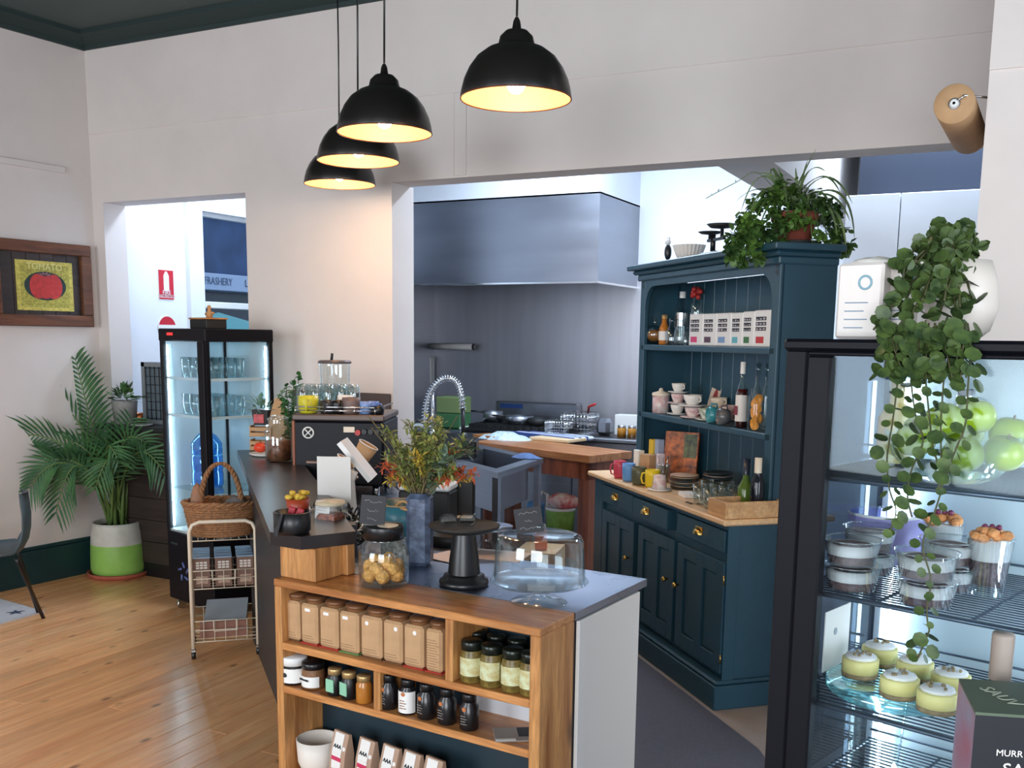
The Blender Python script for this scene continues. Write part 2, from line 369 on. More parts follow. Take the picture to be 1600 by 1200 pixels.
PIX = Vp(1535, 250, (0, 3.9), 0).x
struct('wall_pier', B().box(PIX, 3.6, 3.9, YB, 0, 3.8).box(PIX - .001, 3.6, 3.892, 3.9, 2.62, 3.8), K['wall'])
struct('trim_4', B().box(Vp(711, 200, (0, YB), 0).x, Vp(729, 200, (0, YB), 0).x, YB - .009, YB, 2.60, 3.045, .002), K['wall'])
struct('wall_right', B().box(3.6, 3.8, -3, -1.0, 0, 3.8).box(3.6, 3.8, 1.4, 5.2, 0, 3.8).box(3.6, 3.8, -1.0, 1.4, 0, .8).box(3.6, 3.8, -1.0, 1.4, 2.9, 3.8), K['wall'])  # opening cut for the added side fill lamp
fwb = B().box(-6.8, 3.8, -3.2, -3, 0, .7).box(-6.8, 3.8, -3.2, -3, 2.8, 3.8).box(-6.8, -5.3, -3.2, -3, .7, 2.8).box(-2.7, -.9, -3.2, -3, .7, 2.8).box(2.1, 3.8, -3.2, -3, .7, 2.8)
struct('wall_front', fwb, K['wall'])
struct('ceiling', B().box(-6.8, 3.8, -3.2, YB + .2, ZC, ZC + .1), K['ceil'])
# cornices: stepped cove
cp = [(0, 3.59), (-.022, 3.59), (-.03, 3.612), (-.10, 3.648), (-.125, 3.655), (-.13, 3.68), (0, 3.68)]
cb = B(); cb.v = [(x, YB + y, z) for x in (XL - .02, 3.6) for y, z in cp]; n = len(cp); cb.f = [(i, (i + 1) % n, (i + 1) % n + n, i + n) for i in range(n)]; cb.sm = [False] * n
struct('trim_2', cb, K['corn'])
cb = B(); cb.v = [(x0 - y, y0, z) for x0, y0 in ((XL, YB), (XL - .70, -3)) for y, z in cp]; cb.f = [(i + n, (i + 1) % n + n, (i + 1) % n, i) for i in range(n)]; cb.sm = [False] * n
struct('trim_3', cb, K['corn'])
s0 = Vector((XL - .70, -3, 0)); s1 = Vector((XL, YB, 0))
struct('baseboard_left', wallquad(s0, s1, 0, .235, .022, .004).merge(wallquad(s0, s1, .235, .262, .014, .006)), K['skirt'])
struct('baseboard_back', B().box(XL, -5.726, YB - .022, YB, 0, .26, .004).box(-4.455, -3.348, YB - .022, YB, 0, .26, .004), K['skirt'])
struct('wall_panel', B().box(-4.1, -3.36, YB - .03, YB, .9, 1.36, .004), M('brown_panel', (78, 66, 64), .5))
# front room behind the left opening
def PXx(px, py, x):
    d = ray(px, py); return EYE + d * (x / d.x)
w0 = PXx(316, 330, -5.80).y; yg = PXx(290, 400, -5.84).y; ztop = PXx(316, 329, -5.8).z; ztr = PXx(345, 472, -5.8).z; ztr2 = PXx(345, 482, -5.8).z
w1 = 8.2
wr_ = B().box(-6.0, -5.84, YB + .19, yg, 0, 3.8).box(-6.0, -5.80, yg, w0, 0, 3.8).box(-6.0, -5.80, w0, w1, ztop, 3.8).box(-6.0, -5.8, w0, w1, 0, .75).box(-6.0, -5.8, w1, 9.2, 0, 3.8)
struct('wall_front_room_left', wr_, K['wallcool'])
wn = struct('window_1', B().box(-5.93, -5.87, w0, w0 + .035, .75, ztop).box(-5.93, -5.87, w1 - .035, w1, .75, ztop).box(-5.93, -5.87, w0, w1, ztop - .03, ztop).box(-5.93, -5.87, w0, w1, .75, .79), K['white'])
obj('transom', B().box(-5.94, -5.82, w0, w1, ztr2, ztr, .004), K['white'], wn)
obj('window_sill', B().box(-5.96, -5.74, w0 - .03, w1, .73, .76, .005), K['white'], wn)
obj('pane', B().box(-5.903, -5.897, w0 + .03, w1 - .03, .79, ztr2), K['pane'], wn); obj('pane', B().box(-5.903, -5.897, w0 + .03, w1 - .03, ztr, ztop - .03), K['pane'], wn)
# bird droppings sized lump of putty on transom is left out; partition and room ends
struct('wall_partition', B().box(-4.455, -4.35, YB + .2, 6.5, 0, 3.8).box(-5.1, -4.35, 6.45, 6.6, 0, 3.8).box(-5.1, -5.0, 6.6, 8.4, 0, 3.8).box(-6.0, -5.0, 9.1, 9.2, 0, 3.8), K['wallcool'])
struct('ceiling_front_room', B().box(-6.0, -4.35, 5.2, 9.2, 3.6, 3.7), K['wallcool'])
# kitchen shell
YK = 8.2
struct('wall_kitchen_back', B().box(-5.1, 3.6, YK, YK + .1, 0, 3.6), K['wallcool'])
struct('wall_kitchen_right', B().box(3.5, 3.6, 5.2, YK, 0, 3.6), K['wallcool'])
struct('ceiling_kitchen', B().box(-5.1, -1.2, 5.2, 8.3, 3.6, 3.7), K['wallcool'])
K['navy'] = M('navy_ceiling_paint', (24, 32, 48), .5)
struct('ceiling_kitchen_right', B().box(-1.2, 3.6, 5.2, 8.3, 3.6, 3.7), K['navy'])
struct('wall_beam', B().box(-1.50, -1.21, YB + .2, YK, 2.61, 3.6), K['wall'])
struct('wall_hood_bulkhead', B().box(-5.0, -2.966, 7.301, YK, 2.819, 3.6), K['wallcool'])
# cold room box behind the dresser
cx0 = Vp(1322, 330, (0, 7.0), 0).x; cz1 = Vp(1430, 301, (0, 7.0), 0).z; cxm = Vp(1407, 330, (0, 7.0), 0).x
cr = struct('wall_cold_room', B().box(cx0 + .02, 3.4, 7.02, YK, 0, cz1 - .01), K['wallcool'])
for xa, xb in ((cx0, cxm - .003), (cxm + .003, cxm + .9), (cxm + .906, cxm + 1.8)):
    obj('panel', B().box(xa, xb, 6.98, 7.02, 0, cz1, .004), K['wallcool'], cr)
struct('wall_navy_bulkhead', B().box(Vp(1345, 250, (0, 7.3), 0).x, 3.4, 7.3, YK, cz1, 3.6), K['navy'])
for nm, x, y, lb in (('ceiling_light', -2.6, 6.4, 'long white tube light over the kitchen bench'), ('ceiling_light', -.4, 6.1, 'long white tube light over the cold room front'), ('ceiling_light', -5.1, 5.95, 'white fixture added for the front room fill light, out of view')):  # the front room fixture is added to go with its fill lamp
    t = thing(nm, lb, 'light', (x, y, 3.6), 90 if x < -5 else 0); obj('fixture_body', B().box(-.62, .62, -.1, .1, -.12, 0, .01), K['white'], t)
# street outside the front room window
f0 = Vp(316, 440, (-13, 0), 90)
zf = lambda py: PXx(350, py, -13).z
fac = thing('shop_building', 'dark blue shopfront across the street with a pale lettered awning band', 'building', (-13, 12, 0))
yA, yB_ = 9.0, 22.0
obj('wall', B().box(-.3, 0, yA - 12, yB_ - 12, -.3, zf(341)), M('blue_grey_wall', (62, 84, 124), .8, var=.3, vs=1.5), fac)
obj('parapet', B().box(-.5, .12, yA - 12, yB_ - 12, zf(341), zf(333), .02), M('parapet_grey', (140, 152, 176), .7), fac)
obj('awning_fascia', B().box(.0, .5, yA - 12, yB_ - 12, zf(457), zf(432), .01), M('fascia_pale', (176, 192, 222), .6), fac)
obj('shopfront', B().box(-.2, .05, yA - 12, yB_ - 12, -.3, zf(458)), M('shop_glass_dark', (30, 36, 52), .2), fac)
ya = PXx(320, 444, -12.49).y; yb = PXx(363, 444, -12.49).y
tt = text('FRASHERY', 'lettering', .30, M('letter_blue', (70, 88, 120), .6), fac, (.51, (ya + yb) / 2 - 12, zf(444)), (R(90), 0, R(90)))
bb = max(v.co.x for v in tt.data.vertices) - min(v.co.x for v in tt.data.vertices); sc = (yb - ya) / bb; tt.scale = (sc, (zf(439) - zf(450)) / .21, 1)
t2 = text('L', 'lettering', .30, K['ink'], fac, (.51, PXx(385, 444, -12.49).y - 12, zf(444)), (R(90), 0, R(90))); t2.scale = tt.scale
struct('ground_street', B().box(-30, -6.1, -5, 30, -.35, -.3), M('asphalt', (96, 100, 108), .9))
pu = PXx(341, 488, -9.0); um = thing('street_umbrella', 'teal market umbrella outside the front room window', 'umbrella', (pu.x, pu.y, -.3))
obj('canopy', B().lathe([(0, pu.z + .3), (1.5, pu.z - .12), (1.52, pu.z - .2), (1.48, pu.z - .14), (0, pu.z + .27)], 8, smooth=False), M('umbrella_teal', (96, 160, 164), .8), um)
obj('pole', B().cyl((0, 0, 0), (0, 0, pu.z + .28), .03), K['white'], um)

# ------------------------------------------------------------------ kitchen fittings
hz0, hz1, hx = 2.142, 2.818, -2.966
hd = thing('range_hood', 'big stainless steel box hood over the cooking line', 'range hood', (-4.0, 7.3, hz0))
HX0, HX1 = -5.0 + 4.0, hx + 4.0
obj('canopy', B().box(HX0, HX1, 0, .012, 0, hz1 - hz0).box(HX1 - .012, HX1, .012, .9, 0, hz1 - hz0).box(HX0, HX1, 0, .9, hz1 - hz0 - .012, hz1 - hz0).box(HX0, HX0 + .01, 0, .9, 0, hz1 - hz0), K['hood'], hd)
obj('lip', B().box(HX0, HX1, -.004, .012, -.012, .006, .002).box(HX1 - .012, HX1 + .004, 0, .9, -.012, .006, .002), K['chrome'], hd)
obj('filter_bank', B().box(HX0 + .05, HX1 - .05, .3, .85, .25, .28), K['blackm'], hd)
struct('wall_splashback', B().box(-5.0, -1.9, YK - .012, YK, .85, 2.2), K['steelv'])
struct('wall_splashback_side', B().box(-5.0, -4.985, 6.65, YK, .85, 2.2), K['steel'])
P_ = lambda px, py, y: Vp(px, py, (0, y), 0)
# cooking line
x0, x1 = P_(735, 660, 7.6).x, P_(905, 660, 7.6).x
st = thing('stove', 'black and steel gas cooktop range under the hood', 'stove', (x0, 7.45, 0)); w = x1 - x0
obj('body', B().box(0, w, .03, .72, .1, .9, .01), K['steel'], st); obj('upstand', B().box(0, w * .78, .62, .72, .9, 1.13, .006), K['steel'], st)
obj('badge', B().box(.05, .28, .613, .62, 1.07, 1.11), M('badge_blue', (40, 70, 130), .4), st)
obj('grate', B().box(0, w, .0, .6, .9, .93, .008), K['black'], st)
g = B()
for i in range(14): g.box(.04 + i * (w - .1) / 13, .055 + i * (w - .1) / 13, .05, .58, .93, .965)
for j in range(4): g.box(.03, w - .04, .08 + j * .15, .095 + j * .15, .93, .96)
obj('pan_support', g, K['blackm'], st)
for i in range(5): obj('knob', B().cyl((.12 + i * .2, .03, .8), (.12 + i * .2, -.01, .8), .025), K['black'], st)
bt = thing('fryer_bench', 'steel bench with fryer wells right of the gas cooktop', 'fryer', (x1 + .01, 7.45, 0)); w2 = 1.25
obj('body', B().box(0, w2, 0, .72, .1, .88, .01), K['steel'], bt); obj('rim', B().box(0, w2, -.01, .72, .88, .91, .006), K['steel'], bt)
obj('well', B().box(.1, .45, .1, .6, .905, .913), K['black'], bt); obj('well', B().box(.55, .9, .1, .6, .905, .913), K['black'], bt)
bl = thing('steel_bench', 'steel bench against the left end of the splashback', 'bench', (-4.98, 7.45, 0)); w3 = x0 + 4.98 - .01
obj('bench_top', B().box(0, w3, 0, .72, .87, .9, .005), K['steel'], bl)
for q in ((.05, .05), (w3 - .05, .05), (.05, .65), (w3 - .05, .65)): obj('leg', B().box(q[0] - .02, q[0] + .02, q[1] - .02, q[1] + .02, 0, .87), K['steel'], bl)
def basket(px, py, y, z, w, h, lab, handle=None):
    p = P_(px, py, y); t = thing('fryer_basket', lab, 'basket', (p.x, y, z), 0)
    g = B()
    for k in range(5): g.tube([(-w / 2, -w / 2, h * k / 4), (w / 2, -w / 2, h * k / 4), (w / 2, w / 2, h * k / 4), (-w / 2, w / 2, h * k / 4)], .003, 4, True)
    for k in range(9):
        q = -w / 2 + w * k / 8; g.tube([(q, -w / 2, h), (q, -w / 2, 0), (q, w / 2, 0), (q, w / 2, h)], .002, 4); g.tube([(-w / 2, q, h), (-w / 2, q, 0), (w / 2, q, 0), (w / 2, q, h)], .002, 4)
    obj('wire_mesh', g, K['chrome'], t)
    if handle: obj('handle', B().tube([(w * .3, 0, h), (w * .5, -.1, h + .06), (w * .9, -.2, h + .09)], .011), K['red'], t)
    return t
K['red'] = M('red_plastic', (180, 48, 44), .4)
for px_, lb in ((972, 'amber jar at the left of the pair on the steel bench by the dresser'), (988, 'amber jar nearest the dresser on the steel bench')):
    p = P_(px_, 660, 7.62); t = thing('amber_jar', lb, 'jar', (p.x, 7.62, .911)); obj('body', B().lathe([(0, 0), (.036, 0), (.038, .07), (.03, .08)], 18), M('amber_' + lb[10:13], (176, 120, 40), .2), t); obj('lid', B().cyl((0, 0, .08), (0, 0, .10), .034), K['chrome'], t)
solo('bench_box', 'white paper box behind the amber jars by the splashback', 'box', B().box(-.1, .1, -.06, .06, 0, .17, .004), K['white'], (P_(982, 650, 7.85).x, 7.85, .911))
solo('timer_box', 'grey rounded metal box between the basket and the amber jars', 'box', B().box(-.06, .06, -.06, .06, 0, .14, .03), K['steel'], (P_(945, 655, 7.7).x, 7.7, .911))
basket(906, 660, 7.7, .92, .24, .17, 'wire fryer basket with a red handle on the steel bench', True)
basket(873, 665, 7.5, .93, .17, .1, 'small low wire basket beside the red handled one')
def pan(px, y, r, h, lab, mat, z=.965):
    p = P_(px, 655, y); t = thing('saucepan', lab, 'pan', (p.x, y, z))
    obj('bowl', B().lathe([(0, 0), (r, 0), (r, h), (r - .004, h), (r - .004, .004), (0, .004)], 20), mat, t); obj('handle', B().tube([(-r, 0, h * .8), (-r - .16, -.03, h * .9)], .008), K['black'], t)
pan(812, 7.75, .12, .07, 'wide steel frying pan at the middle of the cooktop', K['steel']); pan(770, 7.8, .09, .10, 'steel saucepan on the left burners', K['steel']); pan(842, 7.7, .09, .06, 'dark small pan on the right burners', K['blackm'])
p = P_(712, 632, 7.6); t = thing('squeeze_bottle', 'orange-brown bottle standing left of the cooktop', 'bottle', (p.x, 7.6, .9))
obj('body', B().lathe([(0, 0), (.035, 0), (.035, .14), (.015, .18), (.015, .21), (0, .21)], 14), M('amber', (150, 84, 40), .3), t)
solo('steel_tray', 'white oven tray lying on the bench left of the stove', 'tray', B().box(-.3, .3, -.2, .2, 0, .03, .01), K['white'], (P_(690, 660, 7.55).x, 7.7, .9))
# wall mounted holder, tube of a knife rack and socket on the splashback
p = P_(673, 541, 8.15); q = P_(741, 541, 8.15)
t = thing('wall_rail', 'short white tube rail fixed across the splashback', 'rail', (p.x, 8.13, p.z)); obj('tube', B().cyl((0, 0, 0), (q.x - p.x, 0, 0), .028), K['white'], t); obj('end_cap', B().cyl((q.x - p.x, 0, 0), (q.x - p.x + .02, 0, 0), .03), K['black'], t)
p = P_(661, 548, 8.1); t = thing('wall_switch', 'grey isolator switch with a round black dial', 'switch', (p.x, 8.1, p.z)); obj('box', B().box(-.05, .05, 0, .08, -.08, .1, .01), K['white'], t); obj('dial', B().cyl((0, -.02, 0), (0, 0, 0), .03), K['black'], t)
p = P_(665, 578, 8.1); t = thing('soap_dispenser', 'white dispenser under the isolator switch', 'dispenser', (p.x, 8.1, p.z)); obj('body', B().box(-.055, .055, 0, .08, -.13, .13, .012), K['white'], t); obj('nozzle', B().box(-.04, .04, -.01, .06, -.17, -.13, .005), K['black'], t)
p = P_(652, 655, 7.0)
for i, (c, lb) in enumerate((((60, 110, 70), 'green box on the shelf behind the tap'), ((120, 140, 90), 'olive carton on top of the green box'))):
    solo('storage_box', lb, 'box', B().box(-.12, .12, -.1, .1, 0, .14, .005), flat('sb%d' % i, c), (p.x, 7.6, .9 + i * .145))
# sink bench with pull-down spray tap
A = Zp(778, 739, .9); sk = thing('sink_bench', 'stainless sink bench with a deep basin behind the counter', 'sink', (A.x, A.y, 0), 0)
d1 = Zp(732, 727, .9) - A; d2 = Zp(849, 716, .9) - A; d1.z = d2.z = 0; d1 = d1.normalized() * .95
c0, c1, c2, c3 = Vector((0, 0, 0)), d1, d1 + d2, d2
def inset(a, b, s_, t_): return d1 * (a) + d2 * (b)
top = B(); z1 = .9; z0 = .865
ring = [(0, 0), (1, 0), (1, 1), (0, 1)]; inr = [(.12, .14), (.80, .14), (.80, .84), (.12, .84)]
for z in (z1, z0):
    for a, b in ring: v = d1 * a + d2 * b; top.v.append((v.x, v.y, z))
    for a, b in inr: v = d1 * a + d2 * b; top.v.append((v.x, v.y, z))
for i in range(4):
    j = (i + 1) % 4; top.f += [(i, i + 4, j + 4, j), (i + 8, j + 8, j + 12, i + 12), (i, j, j + 8, i + 8)]; top.sm += [False] * 3
obj('bench_top', top, K['steel'], sk)
bas = B(); 
for z in (.9, .62):
    for a, b in inr: v = d1 * a + d2 * b; bas.v.append((v.x, v.y, z))
bas.f = [(i, (i + 1) % 4, (i + 1) % 4 + 4, i + 4) for i in range(4)] + [(4, 5, 6, 7)]; bas.sm = [False] * 5
obj('basin', bas, K['steel'], sk)
for a, b in ((.05, .05), (.95, .05), (.05, .95), (.95, .95)):
    v = d1 * a + d2 * b; obj('leg', B().box(v.x - .02, v.x + .02, v.y - .02, v.y + .02, 0, z0), K['steel'], sk)
v = d1 * .96 + d2 * .5
tp = thing('spray_tap', 'pull-down tap with a coiled spring neck over the sink', 'tap', (A.x, A.y, .9))
def loc3(px, py): q = Vp(px, py, (A.x + v.x, A.y + v.y), 26.8); return q - Vector((A.x, A.y, .9))
pts = []
base = loc3(664, 680); base.z = 0
for px_, py_ in ((664, 678), (664, 655), (666, 635), (671, 617), (680, 602), (693, 592), (706, 592), (716, 601), (721, 618), (723, 640)): pts.append(loc3(px_, py_))
obj('hose', B().tube(pts, .013, 8), K['chrome'], tp)
def cat(P, n):
    out = []
    for i in range(len(P) - 1):
        p0, p1_, p2, p3 = P[max(i - 1, 0)], P[i], P[i + 1], P[min(i + 2, len(P) - 1)]
        for k in range(n):
            t_ = k / n; out.append(.5 * ((2 * p1_) + (p2 - p0) * t_ + (2 * p0 - 5 * p1_ + 4 * p2 - p3) * t_ * t_ + (3 * p1_ - p0 - 3 * p2 + p3) * t_ ** 3))
    out.append(P[-1]); return out
sp = cat(pts, 24); hel = []
for i, q in enumerate(sp):
    tdir = (sp[min(i + 1, len(sp) - 1)] - sp[max(i - 1, 0)]).normalized(); u = tdir.cross(Vector((Wf.x, Wf.y, 0))).normalized(); w_ = tdir.cross(u); a = i * 1.05
    hel.append(q + u * math.cos(a) * .024 + w_ * math.sin(a) * .024)
obj('spring', B().tube(hel, .0045, 5), K['chrome'], tp)
obj('spray_head', B().tube([loc3(723, 640), loc3(724, 688)], .016, 10), K['black'], tp)
obj('spray_nozzle', B().tube([loc3(724, 676), loc3(724, 692)], .03, 12), K['black'], tp)
obj('base', B().tube([(loc3(676, 690).x, loc3(676, 690).y, 0), loc3(676, 670)], .02, 12), K['chrome'], tp); obj('riser', B().tube([loc3(676, 690), loc3(676, 612)], .012, 10), K['chrome'], tp)
q = Zp(729, 716, .9); solo('dish_caddy', 'black plastic caddy on the sink bench beside the tap', 'caddy', B().box(-.075, .075, -.07, .07, 0, .13, .012), K['black'], (q.x, q.y, .9), 20)
solo('blue_cloth', 'blue and white cloth on the far corner of the sink bench', 'cloth', B().lathe([(0, .022), (.03, .03), (.06, .012), (.09, 0)], 18, sc=(1.2, .7), wob=.2), M('cloth_blue', (80, 104, 146), .9, var=.3, vs=30), Zp(822, 715, .905))
# prep table
A2 = Zp(921, 712, .9); u1 = (Zp(747, 690, .9) - A2).normalized(); u2 = Vector((-u1.y, u1.x, 0)); u2 = u2 if u2.y > 0 else -u2
ang = math.degrees(math.atan2(-u1.y, -u1.x)); TL = 1.25; TD = .46
pt = thing('prep_table', 'heavy wooden prep table with reddish legs behind the sink', 'table', (A2.x + u1.x * TL, A2.y + u1.y * TL, 0), ang)
pl = (M3.transposed() @ Vector((0, 0, 0)))
for i in range(4): obj('top_plank', B().box(0, TL, i * TD / 4, (i + 1) * TD / 4 - .002, .845, .9, .003), K['tabletop'], pt)
obj('apron', B().box(.03, TL - .03, .03, .06, .72, .845).box(TL - .06, TL - .03, .03, TD - .03, .72, .845).box(.03, TL - .03, TD - .06, TD - .03, .72, .845), K['rim'], pt)
for x, y in ((.03, .03), (TL - .13, .03), (.03, TD - .13), (TL - .13, TD - .13)): obj('leg', B().box(x, x + .1, y, y + .1, 0, .845, .004), K['rim'], pt)
obj('bottom_rail', B().box(.08, TL - .08, .06, .1, .12, .2).box(TL - .1, TL - .06, .08, TD - .08, .12, .2), K['rim'], pt)
obj('low_shelf', B().box(.05, TL - .05, .05, TD - .05, .2, .225), K['rim'], pt)
def rect(px0, py0, w, d, h, z, name, lab, cat_, m, rz, b=.004):
    q = Zp(px0, py0, z); return solo(name, lab, cat_, B().box(-w / 2, w / 2, -d / 2, d / 2, 0, h, b), m, (q.x, q.y, z), rz)
rect(872, 688, .38, .26, .025, .9, 'cutting_board', 'pale wooden cutting board on the prep table, the right one', 'cutting board', M('board_pale', (224, 196, 156), .6), ang + 8)
rect(768, 684, .26, .18, .025, .9, 'cutting_board', 'pale wooden cutting board on the prep table, behind the tap', 'cutting board', K['pine'], ang)
q = Zp(790, 686, .9); solo('tea_towel', 'crumpled pale blue towel on the prep table', 'cloth', B().lathe([(0, .055), (.05, .06), (.09, .035), (.13, .03), (.17, 0)], 22, sc=(1.3, .7), wob=.16), M('towel', (196, 214, 222), .95, var=.3, vs=25), (q.x, q.y, .9))
q = Zp(862, 678, .93); t = thing('folded_cloth', 'blue and white striped cloth under the wire baskets', 'cloth', (q.x, q.y, .9), ang); obj('fold', B().box(-.35, .35, -.12, .14, 0, .03, .012), M('stripe_white', (206, 214, 228), .9), t)
for k in range(3): obj('stripe', B().box(-.352, .352, -.122 + k * .08, -.10 + k * .08, .001, .0315), flat('stripe_blue', (60, 84, 150), .9), t)
q = Zp(870, 672, .93); solo('flat_box', 'green edged flat tub beneath the small basket', 'tub', B().box(-.11, .11, -.07, .07, 0, .02, .005), M('tub_green', (150, 196, 110), .5), (q.x, q.y, .931), ang)
# things stored on the floor under the benches
def tub(name, lab, cat_, px, py, z, r, h, m, lid=None):
    q = Zp(px, py, z); t = thing(name, lab, cat_, (q.x, q.y, z)); obj('body', B().lathe([(0, 0), (r * .92, 0), (r, h), (r - .005, h), (r * .9, .005), (0, .005)], 20), m, t)
    obj('lid', B().cyl((0, 0, h), (0, 0, h + .02), r * 1.04, None, 20), lid or K['white'], t); return t
Lt = Fr(pt.location.x, pt.location.y, ang)
def ontab(px, yd, z): x = Lt.X(px, yd, z); return Lt.w(x, yd, z)
def tubt(name, lab, px, yd, r, h, m, lid=None, z=.225):
    q = ontab(px, yd, z); t = thing(name, lab, 'tub', tuple(q)); obj('body', B().lathe([(0, 0), (r * .92, 0), (r, h)], 20), m, t); obj('lid', B().cyl((0, 0, h), (0, 0, h + .02), r * 1.04, None, 20), lid or K['white'], t)
tubt('bucket', 'green and white striped tub under the prep table', 875, .25, .11, .2, M('green_label', (140, 190, 90), .5, var=.3, vs=8))
tubt('bucket', 'white plastic bucket behind the right table leg', 930, .45, .10, .22, K['white'])
q = ontab(880, .2, .45); solo('snack_bag', 'red and white packet on top of the green tub', 'packet', B().ball((0, 0, .06), .1, 14, 8, (1.3, .6, .6), .2), M('bagred', (190, 60, 66), .5, var=.1, col2=(220, 214, 212), vs=12), (q.x, q.y, .445))
q = ontab(836, .2, .225); t = thing('jug', 'blue and white detergent jug under the prep table', 'jug', tuple(q)); obj('body', B().box(-.06, .06, -.05, .05, 0, .24, .02), M('jug_blue', (90, 150, 200), .4), t); obj('handle', B().tube([(.02, 0, .22), (.06, 0, .32), (.1, 0, .3), (.1, 0, .16)], .012), K['white'], t)
q = Zp(820, 800, .3); t = thing('carton', 'open brown cardboard box with a hand hole under the sink bench', 'box', (A.x - .06, A.y + .55, 0), 12); obj('body', B().box(-.05, .22, -.16, .16, 0, .34, .003), K['kraft'], t); obj('hand_hole', B().box(.05, .14, -.162, -.158, .26, .29), K['black'], t)
solo('orange_pouch', 'orange packet standing in the cardboard box', 'packet', B().box(-.04, .04, -.02, .02, 0, .14, .01), M('orange_pack', (230, 110, 40), .5), (A.x + .06, A.y + .5, .341), 30)
# ------------------------------------------------------------------ pendants
shade_prof = [(.189, 0), (.19, .004), (.186, .03), (.178, .06), (.160, .098), (.135, .132), (.10, .158), (.066, .172), (.062, .176), (.056, .20), (.038, .218), (.016, .224), (.012, .25), (.006, .262)]
inner_prof = [(.186, .001), (.182, .03), (.173, .06), (.155, .096), (.13, .128), (.095, .153), (.05, .168), (0, .17)]
K['shade'] = M('shade_black', (24, 21, 20), .32); K['shadein'] = M('shade_cream_inside', (196, 142, 88), .6)
K['bulb'] = emis('bulb_glow', (1.0, .80, .52), 55.0)
lamp = thing('pendant_lamp', 'black dome pendant lamp nearest the camera, rightmost of the four', 'lamp', (0, 0, 0))
obj('shade', B().lathe(shade_prof, 48), K['shade'], lamp); obj('shade_lining', B().lathe(inner_prof, 40), K['shadein'], lamp)
obj('rim', B().tube([(.1885 * math.cos(a * math.pi / 24), .1885 * math.sin(a * math.pi / 24), 0) for a in range(48)], .003, 6, True), M('rim_copper', (90, 44, 26), .4), lamp)
obj('bulb', B().ball((0, 0, .052), .032, 16, 10, (1, 1, 1.1)).cyl((0, 0, .08), (0, 0, .17), .018), K['bulb'], lamp)
obj('cord', B().tube([(0, 0, .25), (.004, 0, .7), (0, 0, ZC - 2.505)], .0042, 6), K['black'], lamp)
obj('ceiling_rose', B().lathe([(0, ZC - 2.505), (.05, ZC - 2.505), (.05, ZC - 2.525), (.02, ZC - 2.545), (0, ZC - 2.545)], 20), K['black'], lamp)
LP = [((806, 155), 180, None), ((601, 208), 150, 'black dome pendant lamp second from the right, between two others'), ((560, 252), 127, 'black dome pendant lamp third from the right, half hidden'), ((531, 288), 111, 'black dome pendant lamp farthest away, lowest of the cluster')]
for i, ((a, b), wd, lb) in enumerate(LP):
    q = Zp(a, b, 2.505); o = lamp if i == 0 else dup(lamp, q, 30 * i, lb); o.location = q
    l = bpy.data.lights.new('bulb_light', 'POINT'); l.energy = 6.5; l.color = (1, .66, .36); l.shadow_soft_size = .04
    lo = bpy.data.objects.new('bulb_light', l); COL.objects.link(lo); lo.location = (q.x, q.y, q.z + .004)
# ------------------------------------------------------------------ wrapping paper roll on wires by the pier
ra = Vp(1490, 160, (0, 0), 0) if False else None
def PD(px, py, dep):
    d = ray(px, py); return EYE + d * (dep / (d.x * Wf.x + d.y * Wf.y))
e0 = PD(1491, 162, 3.55); dirr = ray(1661, 538); dirr.z = 0; dirr.normalize(); e0.z = e0.z; LR = .62
prl = thing('paper_roll', 'large roll of brown kraft wrapping paper hung high beside the pier', 'paper roll', e0)
obj('roll', B().lathe([(.019, 0), (.064, 0), (.066, .003), (.066, LR), (.019, LR)], 32, ax=dirr), K['kraft'], prl)
obj('core', B().lathe([(.019, -.002), (.019, LR + .002)], 20, ax=dirr), K['black'], prl)
obj('end_plug', B().lathe([(.005, -.012), (.012, -.014), (.014, .0), (.018, .004)], 18, ax=dirr), K['white'], prl)
pe = Vp(1546, 148, (0, 3.9), 0); PIX = Vp(1535, 250, (0, 3.9), 0).x
br = thing('roll_bracket', 'thin steel wire bracket that carries the brown paper roll', 'bracket', e0)
obj('wire', B().tube([(0, 0, .0), tuple(Vector((.03, -.01, .022))), tuple(Vector((PIX + .03, 3.96, e0.z + .03)) - e0)], .004, 6).tube([tuple(dirr * LR), tuple(Vector((PIX + .03, (e0 + dirr * LR).y, e0.z + .03)) - e0)], .004, 6), K['chrome'], br)
# ------------------------------------------------------------------ picture on the left wall
AW = 85
q0 = Vp(-22, 445, (XL, YB), AW); q1 = Vp(138, 447, (XL, YB), AW); zt = Vp(136, 385, (XL, YB), AW).z; zb_ = Vp(136, 511, (XL, YB), AW).z
pic = thing('framed_picture', 'framed tomato label picture in a rough reclaimed timber frame', 'picture', (q0.x, q0.y, (zt + zb_) / 2), AW)
PW = (q1 - q0).length; PH = (zt - zb_) / 2; fwid = .075
# local x runs away from the camera along the wall, local -y faces into the room (towards +x world)
for nm, bx in (('frame_rail', (0, PW, PH - fwid, PH)), ('frame_rail', (0, PW, -PH, -PH + fwid)), ('frame_stile', (0, fwid, -PH + fwid, PH - fwid)), ('frame_stile', (PW - fwid, PW, -PH + fwid, PH - fwid))):
    obj(nm, B().box(bx[0], bx[1], -.05, -.002, bx[2], bx[3], .005), K['rust'], pic)
for k in range(6):
    a = fwid + (PW - 2 * fwid) * k / 6; obj('back_slat', B().box(a, a + (PW - 2 * fwid) / 6 - .004, -.02, -.002, -PH + fwid, PH - fwid), K['darkwood'], pic)
c0_ = Vp(22, 445, (XL, YB), AW); c1_ = Vp(110, 445, (XL, YB), AW); lx0 = (c0_ - q0).length; lx1 = (c1_ - q0).length; zc = Vp(66, 447, (XL, YB), AW).z - (zt + zb_) / 2
